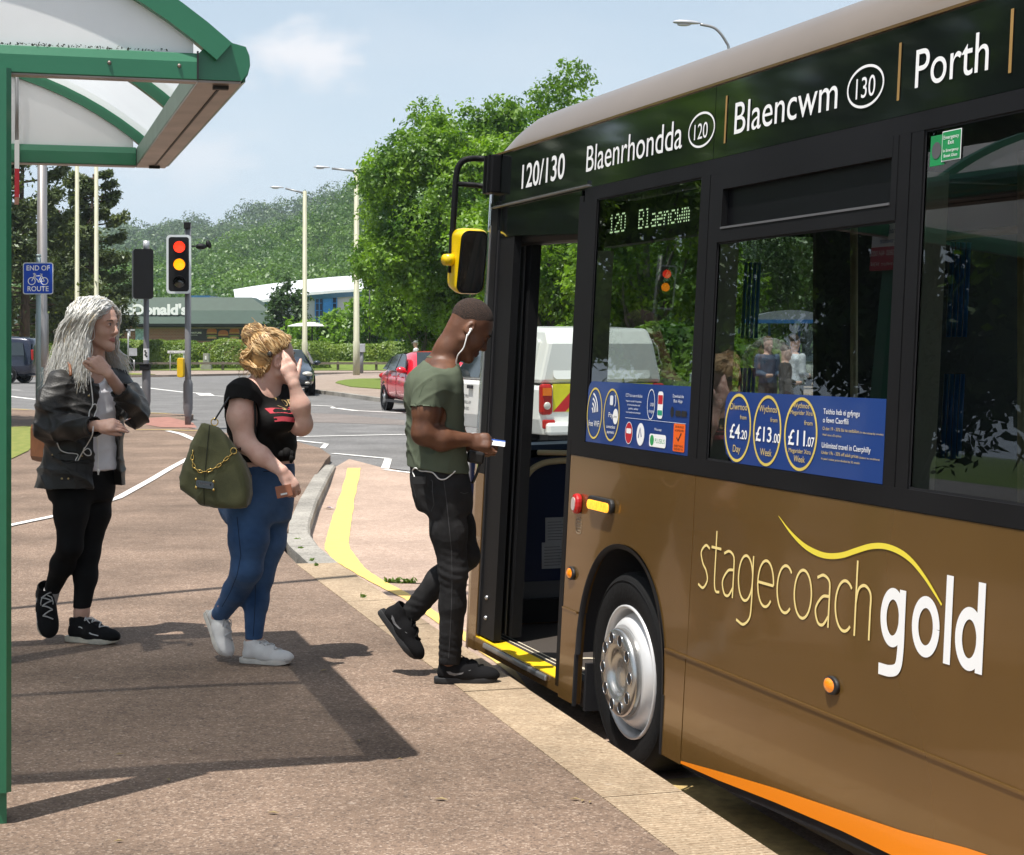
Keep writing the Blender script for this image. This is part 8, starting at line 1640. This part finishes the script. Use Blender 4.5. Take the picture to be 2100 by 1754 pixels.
    S.chain([sh_n,P(873,852,-.20)],[.080,.078],.03); S.chain([sh_f,P(917,856,.21)],[.078,.076],.03); S.rc(P(874,862,-.20),P(870,900,-.21),.090,.08,.006,None,'s'); S.rc(P(918,864,.21),P(925,895,.22),.085,.08,.006,None,'s'); S.cut(P(897,964),(-.10,0,-1)); S.rc(P(908,744,.01),P(925,705,.02),.066,.07,.008,None,'s')
    te,TV,TF = sdf_obj('shirt', S, m_tg, t, 2, (.013,46,43,[(1,.2,.5),(.7,.1,1),(.2,.1,1)],2.4)); bt = cover(TV,TF); decal(bt, 'seam', sm([(893,742),(897,760),(900,780)],.5)+sm([(886,778),(868,792),(859,815)],.6), fr, dn, mat('green_seam', (.05,.07,.04), .9), t, .0015)
    mb = MB(); cp_ = [P(905,745,.01)+.064*(math.cos(a)*unit(f3*.9+np.array([0,0,-.35]))+math.sin(a)*l3*1.05) + np.array([0,0,.003]) for a in np.linspace(0,2*math.pi,25)]; mb.tube([p-base for p in cp_], .007, 6, cap=False); mb.build('collar', m_tg, t)
    m_sh = fabric('black_suede_shoe', (.011,.011,.012), .9); m_sw = mat('grey_shoe_mark', (.16,.16,.165), .6); q = [(.045,.058),(.06,.045),(.085,.038),(.12,.046),(.165,.068),(.125,.054),(.09,.049),(.07,.052)]
    sw_ = [[(.050,.056),(.062,.043),(.078,.050),(.066,.056)],[(.062,.043),(.085,.037),(.092,.048),(.078,.050)],[(.085,.037),(.115,.045),(.115,.052),(.092,.048)],[(.115,.045),(.155,.062),(.155,.064),(.115,.052)]]
    mk = shoe_parts('skate', m_sh, mat('black_rubber_sole', (.016,.016,.017), .7, 0, .1, 30), fabric('black_lace', (.012,.012,.012)), (sw_, 'side_mark', m_sw), 1.03)
    hn = P(892,1401,-.04); hn[2] = .001; mk(foot_matrix(hn, hn+np.array([.26,.0,0]), (0,0,1)), t); mk(foot_matrix(P(777,1256,.18), P(848,1352,.13), (.80,-.20,.62)), t)
    mb = MB(); ph = P(858,985,-.19); mb.box(ph-base, (.062,.010,.03)); mb.build('phone_top', m_blk, t)
    # what he holds
    tk = thing('ticket', 'white and blue bus ticket in the hand of the man in green', 'ticket', tuple(P(1016,908,-.12)), 'things held by the people in the queue'); A = np.array([unit((.93,0,-.12)),unit((.05,.9,.4)),unit((.1,-.4,.9))]); mb = MB(); mb.box((0,0,0),(.085,.055,.0012), ax=A); mb.build('paper', m_white, tk)
    mb = MB(); mb.box(A[2]*.0012+A[1]*.022,(.085,.011,.0008), ax=A); mb.build('blue_border', mat('blue_ticket_print', (.02,.10,.45), .5), tk)
    wl = thing('black_pouch', 'black pouch with a strap held under the ticket by the man in green', 'pouch', tuple(P(975,938,-.02)), 'things held by the people in the queue'); mb = MB(); mb.box((0,0,0),(.075,.05,.055), ax=np.array([[.96,.2,-.2],[-.2,.98,0],[.2,0,.98]])); mb.build('pouch_body', m_blk, wl, .012); cord('strap', [P(985,945,-.03),P(980,965,-.03),P(972,985,-.03),P(968,990,-.02)], .007, m_blk, wl)
    ep = thing('earphones', 'white earphone cable from the ear of the man in green to his back pocket', 'earphones', tuple(P(950,700,-.1)), 'white earphones'); m_w = MATS['white_cable']; E0 = V3(ep.location)
    cord('cable', [P(958,686,-.080),P(955,700,-.088),P(950,715,-.088),P(940,727,-.085),P(936,740,-.07),P(936,752,-.06)], .0032, m_w, ep); mb = MB(); mb.ball(H(-.006,-.083,-.012)-E0, (.008,.009,.008), 0, 10); mb.tube([H(-.006,-.086,-.014)-E0, P(957,692,-.083)-E0], .0042, 6); mb.build('earbud', m_w, ep)
    def on(u,v,o=.006):
        return lay([bj,bt],P,u,v,o)
    cord('cable', [on(854,988),on(849,975),on(846,966),on(852,960),on(862,966),on(875,967),on(888,970),on(900,982),on(912,983),on(924,975),on(934,966)], .003, m_w, ep)
    return t
woman_one(); woman_two(); man()
# ------------------------------------------------------------------ traffic signals, cycle sign, small litter
m_sigb = mat('signal_black', (.011,.011,.012), .55, 0, .1, 6, spec=.2); m_post = mat('grey_signal_post', (.17,.17,.18), .5, 0, .1, 4, stretch=(4,4,.6)); m_wb = mat('white_border', (.62,.66,.68), .45, 0, .04)
m_lred = mat('lit_red_lens', (.7,.02,.01), .3, 0, .25, 50, emit=(1,.035,.012), es=1.6); m_lamb = mat('lit_amber_signal', (.8,.3,.01), .3, 0, .25, 50, emit=(1,.27,.004), es=1.7); m_loff = mat('dark_lens', (.006,.008,.008), .15, 0, 0, coat=1.)
def signal(name, label, u, vb, vtop, head_u, vt, vbot, wpx, yaw, lit, base_v0, extra):
    b = on(u, vb); Y = b[1]; s = Y/F_PX; t = thing('traffic_light', label, 'traffic light', tuple(b), 'traffic lights at the crossing'); Z = lambda v: EYE+(705-v)*s
    mb = MB(); mb.tube([(0,0,-.1),(0,0,Z(base_v0)-.12),(0,0,Z(base_v0)),(0,0,Z(base_v0)+.03),(0,0,Z(base_v0)+.06),(0,0,Z(vtop))], [.062,.062,.092,.092,.058,.056] if False else [.058]*6, 16); mb.build('pole', m_post, t)
    mb = MB(); mb.lathe([(.060,.16),(.088,.30),(.088,Z(base_v0)-.06),(.080,Z(base_v0)-.02),(.060,Z(base_v0)+.03)], (0,0,0), (0,0,1), 20); mb.build('pole_sleeve', m_post, t)
    W, Hh = wpx*s, (vbot-vt)*s; c = np.array([(head_u-u)*s, -.16, (Z(vt)+Z(vbot))/2]); n = np.array([math.sin(yaw), -math.cos(yaw), 0]); ex = np.array([math.cos(yaw), math.sin(yaw), 0]); ez = np.array([0,0,1.]); fr = lambda a,b_,d: c + ex*a + ez*b_ + n*d
    mb = MB(); mb.prism(rrect(W*.92,Hh*.985,.05), fr, -.22, -.02); hd = mb.build('signal_head', m_sigb, t)
    mb = MB(); A, B = rrect(W,Hh,.07,n=6), rrect(W*.82,Hh*.925,.05,n=6); n_ = len(A)
    mb.add([fr(a,b_,.0) for a,b_ in A]+[fr(a,b_,.0) for a,b_ in B]+[fr(a,b_,-.02) for a,b_ in A], [(i,(i+1)%n_,n_+(i+1)%n_,n_+i) for i in range(n_)]+[(2*n_+i,2*n_+(i+1)%n_,(i+1)%n_,i) for i in range(n_)]); mb.build('border', m_wb, hd)
    mb = MB(); mb.prism(B, fr, -.02, -.004); mb.build('backing_board', m_sigb, hd)
    for k,m in enumerate(lit):
        z0 = Hh*(.295-.298*k); mb = MB(); mb.lathe([(.001,.035),(.06,.028),(.105,.0)], fr(W*.02,z0,.0), n, 24); mb.build('lens', m, hd)
        mb = MB(); V = []; K = 18
        for q,(dd) in enumerate((0.,1.)):
            for i in range(K+1):
                a = R(-20)+R(220)*i/K; V.append(fr(W*.02+.118*math.cos(a), z0+.118*math.sin(a)-.012*dd, dd*(.05+.13*max(0,math.sin(a))**.7)))
        mb.add(V, [(i,i+1,K+2+i,K+1+i) for i in range(K)], 0, True); h = mb.build('hood', m_sigb, hd); so = h.modifiers.new('solid','SOLIDIFY'); so.thickness = .006
    mb = MB()
    for z in (.32,-.3): mb.box(((head_u-u)*s*.4, -.03, c[2]+z),(abs((head_u-u)*s)+.05,.05,.05))
    mb.build('bracket', m_sigb, t); extra(t, s, Z); return t
def ex1(t, s, Z):
    mb = MB(); mb.box((-.005,-.02,Z(463)),(.115,.14,.12)); mb.cyl((-.02,0,Z(470)),(-.02,0,Z(485)),.03); mb.build('detector', m_sigb, t, .01)
    mb = MB(); mb.tube([(.05,0,Z(505)),(.22,-.02,Z(505))], .014, 6); mb.ball((.25,-.03,Z(506)), (.11,.09,.055)); mb.ball((.38,.0,Z(501)), (.05,.05,.08), ax=np.array([[.9,0,.4],[0,1,0],[-.4,0,.9]])); mb.build('camera', m_sigb, t)
    mb = MB(); mb.prism(rrect(.115,.36,.04), lambda a,b,d: V3((-.105+a,-.05-d,Z(754)+b)), 0, .17); mb.build('push_button_unit', mat('signal_yellow', (.80,.50,.01), .4), t, .01)
def ex3(t, s, Z): mb = MB(); mb.cyl((0,0,-1.6),(0,0,0),.08,16); mb.build('pole_base', m_post, t)
def ex2(t, s, Z):
    mb = MB(); mb.cyl((0,0,Z(513)),(0,0,Z(494)),.066,16); mb.build('pole_cap', m_lamp, t)
    mb = MB(); mb.lathe([(.0605,Z(739)),(.0605,Z(715))], (0,0,0), (0,0,1), 20); st = mb.build('sticker', m_white, t); mb = MB()
    for du,v in ((-2,720),(1,724),(-1,728),(3,731)): mb.box((du*s*.6,-.0615,Z(v)),(.04,.003,.03))
    mb.build('sticker_print', m_blk, st)
    mb = MB(); mb.box((-.01,-.06,Z(754)),(.20,.16,.11)); mb.box((-.01,-.06,Z(747)),(.24,.19,.02)); mb.build('control_box', m_sigb, t, .01)
signal('a', 'lit traffic light showing red and amber on a grey pole', 385.5, 872, 459, 370, 483, 603, 50, R(7), (m_lred,m_lamb,m_loff), 782, ex1)
signal('b', 'traffic light turned away, its black back towards the camera', 300, 855, 494, 296, 512, 614, 43, R(196), (m_loff,m_loff,m_loff), 757, ex2)
signal('c', 'traffic light mirrored in the first bus window, red and amber lit', 385.5, 872, 459, 370, 483, 603, 50, R(48), (m_lred,m_lamb,m_loff), 782, ex3).location = (-23.4,33.4,1.5)
# blue cycle route sign on its own post, tall grey column behind it
b = on(79,870); t = thing('cycle_sign', 'blue END OF ROUTE cycle sign on a slim grey post', 'sign', tuple(b)); s = b[1]/F_PX; Z = lambda v: EYE+(705-v)*s
m_spole = mat('sea_grey_post', (.25,.32,.33), .5, .1, .06, 4); mb = MB(); mb.cyl((0,0,-.1),(0,0,Z(523)),.046,16); mb.cyl((0,0,Z(527)),(0,0,Z(522)),.049,16); mb.build('post', m_spole, t)
fr = lambda a,b_,d: V3(((a+1)*s, -.06-d, Z(571.5)+b_*s)); m_sblue = mat('sign_blue', (.004,.06,.48), .4, 0, .03, 2)
mb = MB(); mb.prism([(a/s,b_/s) for a,b_ in rrect(62*s,65*s,.04)], fr, 0, .004); pl = mb.build('plate', m_wb, t); mb = MB(); mb.prism([(a/s,b_/s) for a,b_ in rrect(58.5*s,61.5*s,.035)], fr, .004, .0055); mb.build('blue_face', m_sblue, pl)
mb = MB(); add_text(mb, 'END OF', fr, 0, 16.5, w=47, h=10.5, d=.0065, align='c', off=.012); add_text(mb, 'ROUTE', fr, 0, -26, w=43, h=10.5, d=.0065, align='c', off=.012); mb.build('lettering', m_wtxt, pl); mb = MB()
for cx_ in (-13,13): add_band(mb, [(cx_+7.2*math.cos(a),-5.5+7.2*math.sin(a)) for a in np.linspace(0,2*math.pi,32)], .8, fr, .0065)
for q in ([(-13,-5.5),(-8,5),(7,5.5),(1.5,-6),(-8.5,4)],[(13,-5.5),(6.5,8),(4,9.5)],[(1.5,-6),(13,-5.5)],[(-9,8),(-4,8.5)],[(-6.8,8),(-8,5)],[(-10,9.5),(-7,10.5),(-6,8)],[(9,8.7),(4,8.7)]):
    for i in range(len(q)-1): add_band(mb, [q[i],q[i+1]], .75, fr, .0066)
mb.sheet([(1.5+2.4*math.cos(a),-6+2.4*math.sin(a)) for a in np.linspace(0,2*math.pi,16)[:-1]], fr, .0066); mb.build('bicycle_symbol', m_wtxt, pl)
b = on(78.5,868.5); b = b + np.array([-.02,.35,0]); t = thing('lamp_column', 'thick brushed grey lamp column behind the blue cycle sign', 'street lamp', tuple(b)); mb = MB(); mb.tube([(0,0,-.1),(0,0,2.05),(0,0,2.10),(0,0,7.5)], [.122,.122,.096,.085], 20); mb.build('column', mat('brushed_steel_column', (.36,.34,.33), .38, .55, .12, 3, stretch=(6,6,.5)), t); mb = MB(); mb.box((0,-.118,.75),(.12,.012,.6)); mb.build('access_door', m_spole, t, .01)
# lamp standing to the left of the view; only the shadow of its arm is seen, crossing the pavement and the bay
t = thing('street_lamp', 'street lamp whose curved arm shadow crosses the pavement and bay', 'street lamp', (-4.5,8.0,0)); mb = MB(); mb.tube([(0,0,-.1),(0,0,5.2)], [.075,.06], 12); mb.build('pole', m_gal, t); mb = MB(); mb.tube(smooth_path([(0,0,5.2),(.1,.08,5.8),(.5,.42,6.1),(1.3,1.05,6.15),(2.3,1.75,6.05)],6), .045, 8); mb.build('arm', m_gal, t); mb = MB(); mb.ball((2.6,1.95,6.05),(.32,.14,.08)); mb.build('lamp_head', m_lamp, t)
# weeds, leaves and scraps
m_weed = leafmat('weed_leaves', (.16,.25,.05), (.10,.17,.03), 20., .3); rg = np.random.default_rng(77)
def weeds(label, uv, n, spread, h, where):
    P_ = [where(u + rg.normal()*spread, v) for u,v in uv for _ in range(n)]; c = np.array(P_); c[:,2] += rg.uniform(0,h,len(c)); v,f = cards(c, .017, rg, aspect=2.6); tag(mesh_np('weeds', v, f, m_weed), label, 'weeds', None, 'stuff')
weeds('green weeds growing from the slab joint in the bus bay', [(800,1197),(815,1197),(830,1198),(845,1198),(880,1199)], 34, 5, .035, road_pt)
weeds('small weeds along the back of the kerb stones', [(612,1108),(616,1126),(640,1150),(650,1160),(745,1225)], 9, 2.0, .012, lambda u,v: on(u,v,.006))
sc = thing('scrap', 'scrap of white and blue litter in the bay beside the yellow line', 'litter', tuple(road_pt(674,1046)+[0,0,.012])); mb = MB(); mb.add([(-.05,0,0),(.0,-.03,.02),(.06,0,.004),(.01,.035,.015)], [(0,1,2,3)]); mb.build('paper', m_white, sc); mb = MB(); mb.add([(-.02,0,.014),(.0,-.01,.02),(.03,.0,.014),(.005,.012,.018)], [(0,1,2,3)]); mb.build('blue_print', m_sblue, sc)
m_dry = mat('dry_leaf', (.36,.27,.13), .9, 0, .2, 40); spots = [on(u,v,.004) for u,v in [(700,1345),(665,1376),(768,1455),(735,1520),(390,1538),(245,1548),(560,1668),(243,1726),(345,1600),(820,1558),(905,1640),(1195,1643),(1180,1640),(1210,1646)]]
for i,p in enumerate(spots):
    mb = MB(); a = rg.uniform(0,3); L = rg.uniform(.012,.026); w = L*.4; q = [(L*math.cos(a),L*math.sin(a),.002),(-w*math.sin(a),w*math.cos(a),.006),(-L*math.cos(a),-L*math.sin(a),.002),(w*math.sin(a),-w*math.cos(a),.006)]; mb.add(q, [(0,1,2,3)]); o = mb.build('dry_leaf', m_dry); o.location = tuple(p); tag(o, 'small dry leaf scrap lying on the brown pavement', 'leaf', 'leaf scraps on the pavement')
# passers-by: simple but whole figures
def walker(label, base, face, shirt, trouser, hairc, h=1.75, capm=None, group='people beyond the junction', tie=None):
    t = thing('person', label, 'person', tuple(base), group); b = V3(base); k = h/1.75; f = unit([*face,0]); l = np.array([-f[1],f[0],0]); Q = lambda fw,lf,z: b+(f*fw+l*lf)*k+np.array([0,0,z*k])
    S = SDF(b-[.5*k,.5*k,.02], b+[.5*k,.5*k,1.8*k], .012); Hd = HeadFrame(Q(.02,0,1.615), face, R(8), 0, k); head(S, Hd, Q(0,0,1.44), .055*k); S.stack([(Q(0,0,z),a*k,c*k) for z,a,c in ((.85,.15,.10),(1.1,.14,.10),(1.35,.17,.10),(1.44,.10,.07))], face)
    for s_ in (-1,1): S.chain([Q(0,s_*.19,1.38),Q(-.02,s_*.22,1.10),Q(.2,s_*.13,1.05)],[.05*k,.04*k,.03*k]); S.rc(Q(.2,s_*.13,1.05),Q(.28,s_*.09,1.06),.035*k,.03*k,.02); S.chain([Q(0,s_*.09,.88),Q(.01,s_*.10,.48),Q(-.02,s_*.10,.08)],[.085*k,.055*k,.04*k])
    sdf_obj('body', S, MATS['fair_skin'], t, 1); S = SDF(b-[.5*k,.5*k,.02], b+[.5*k,.5*k,1.8*k], .012)
    S.stack([(Q(0,0,z),a*k,c*k) for z,a,c in ((.90,.17,.12),(1.1,.165,.12),(1.35,.195,.125),(1.43,.13,.09))], face)
    for s_ in (-1,1): S.chain([Q(0,s_*.19,1.38),Q(-.02,s_*.22,1.10),Q(.17,s_*.14,1.06)],[.065*k,.055*k,.045*k])
    sdf_obj('shirt', S, shirt, t, 2, (.012,26,3)); S = SDF(b-[.5*k,.5*k,.02], b+[.5*k,.5*k,1.8*k], .012); S.stack([(Q(0,0,z),a*k,c*k) for z,a,c in ((.82,.165,.125),(.95,.16,.115))], face)
    for s_ in (-1,1): S.chain([Q(0,s_*.09,.86),Q(.01,s_*.10,.48),Q(-.02,s_*.10,.06)],[.10*k,.075*k,.065*k])
    sdf_obj('trousers', S, trouser, t, 2, (.008,30,5)); mb = MB()
    for s_ in (-1,1): mb = MB(); mb.ball(Q(.05,s_*.10,.045)-b, np.array([.14,.05,.05])*k, 0, 10, ax=np.array([f,l,[0,0,1]])); mb.build('shoe', m_blk, t)
    mb = MB(); mb.ball(Hd(-.018,0,.062)-b, np.array([.103,.082,.086])*k, 0, 14, ax=Hd.A); mb.build('cap' if capm else 'hair', capm or hairc, t)
    if capm: mb = MB(); mb.ball(Hd(.10,0,.055)-b, np.array([.07,.06,.010])*k, 0, 10, ax=Hd.A); mb.build('cap_peak', capm, t)
    return t
m_shirtw = fabric('white_shirt', (.70,.72,.76)); m_shirtb = fabric('dull_blue_shirt', (.09,.13,.20)); m_gsuit = fabric('grey_jacket', (.07,.065,.065)); m_trg = fabric('grey_trousers', (.10,.10,.10)); m_hb = mat('brown_hair', (.06,.035,.02), .6)
walker('distant person in a white cap and white top behind the red car', at(853,762,70)*[1,1,0], (-1,-.2), m_shirtw, m_trg, m_hb, 1.62, m_white)
gp = 'people waiting beyond the bus'
walker('man in a white shirt and grey trousers seen through the bus window, back turned', (4.98,31,-.15), (.8,.6), m_shirtw, m_trg, m_hb, 1.80, None, gp)
walker('curly haired person in a blue shirt seen through the bus window', (4.66,32,-.15), (.4,-.9), m_shirtb, m_trg, mat('curly_brown_hair', (.10,.055,.025), .8), 1.78, None, gp)
walker('man in a grey jacket looking down, seen through the bus window', (4.70,30.2,-.15), (.9,-.2), m_gsuit, m_trg, m_hb, 1.62, None, gp)
# ------------------------------------------------------------------ summer haze between the viewer and the far hills
def haze():
    m = bpy.data.materials.new('pale_haze'); m.use_nodes = True; nt = m.node_tree; nt.nodes.clear(); out = nt.nodes.new('ShaderNodeOutputMaterial'); v = nt.nodes.new('ShaderNodeVolumePrincipled')
    v.inputs['Color'].default_value = (.80,.90,1,1); v.inputs['Density'].default_value = .00021; v.inputs['Anisotropy'].default_value = .15; nt.links.new(v.outputs[0], out.inputs['Volume'])
    mb = MB(); mb.box((0,1900,92.5), (8400,4400,189)); o = mb.build('haze', m); tag(o, 'thin summer haze in front of the far wooded ridge', 'haze', None, 'stuff')
haze()
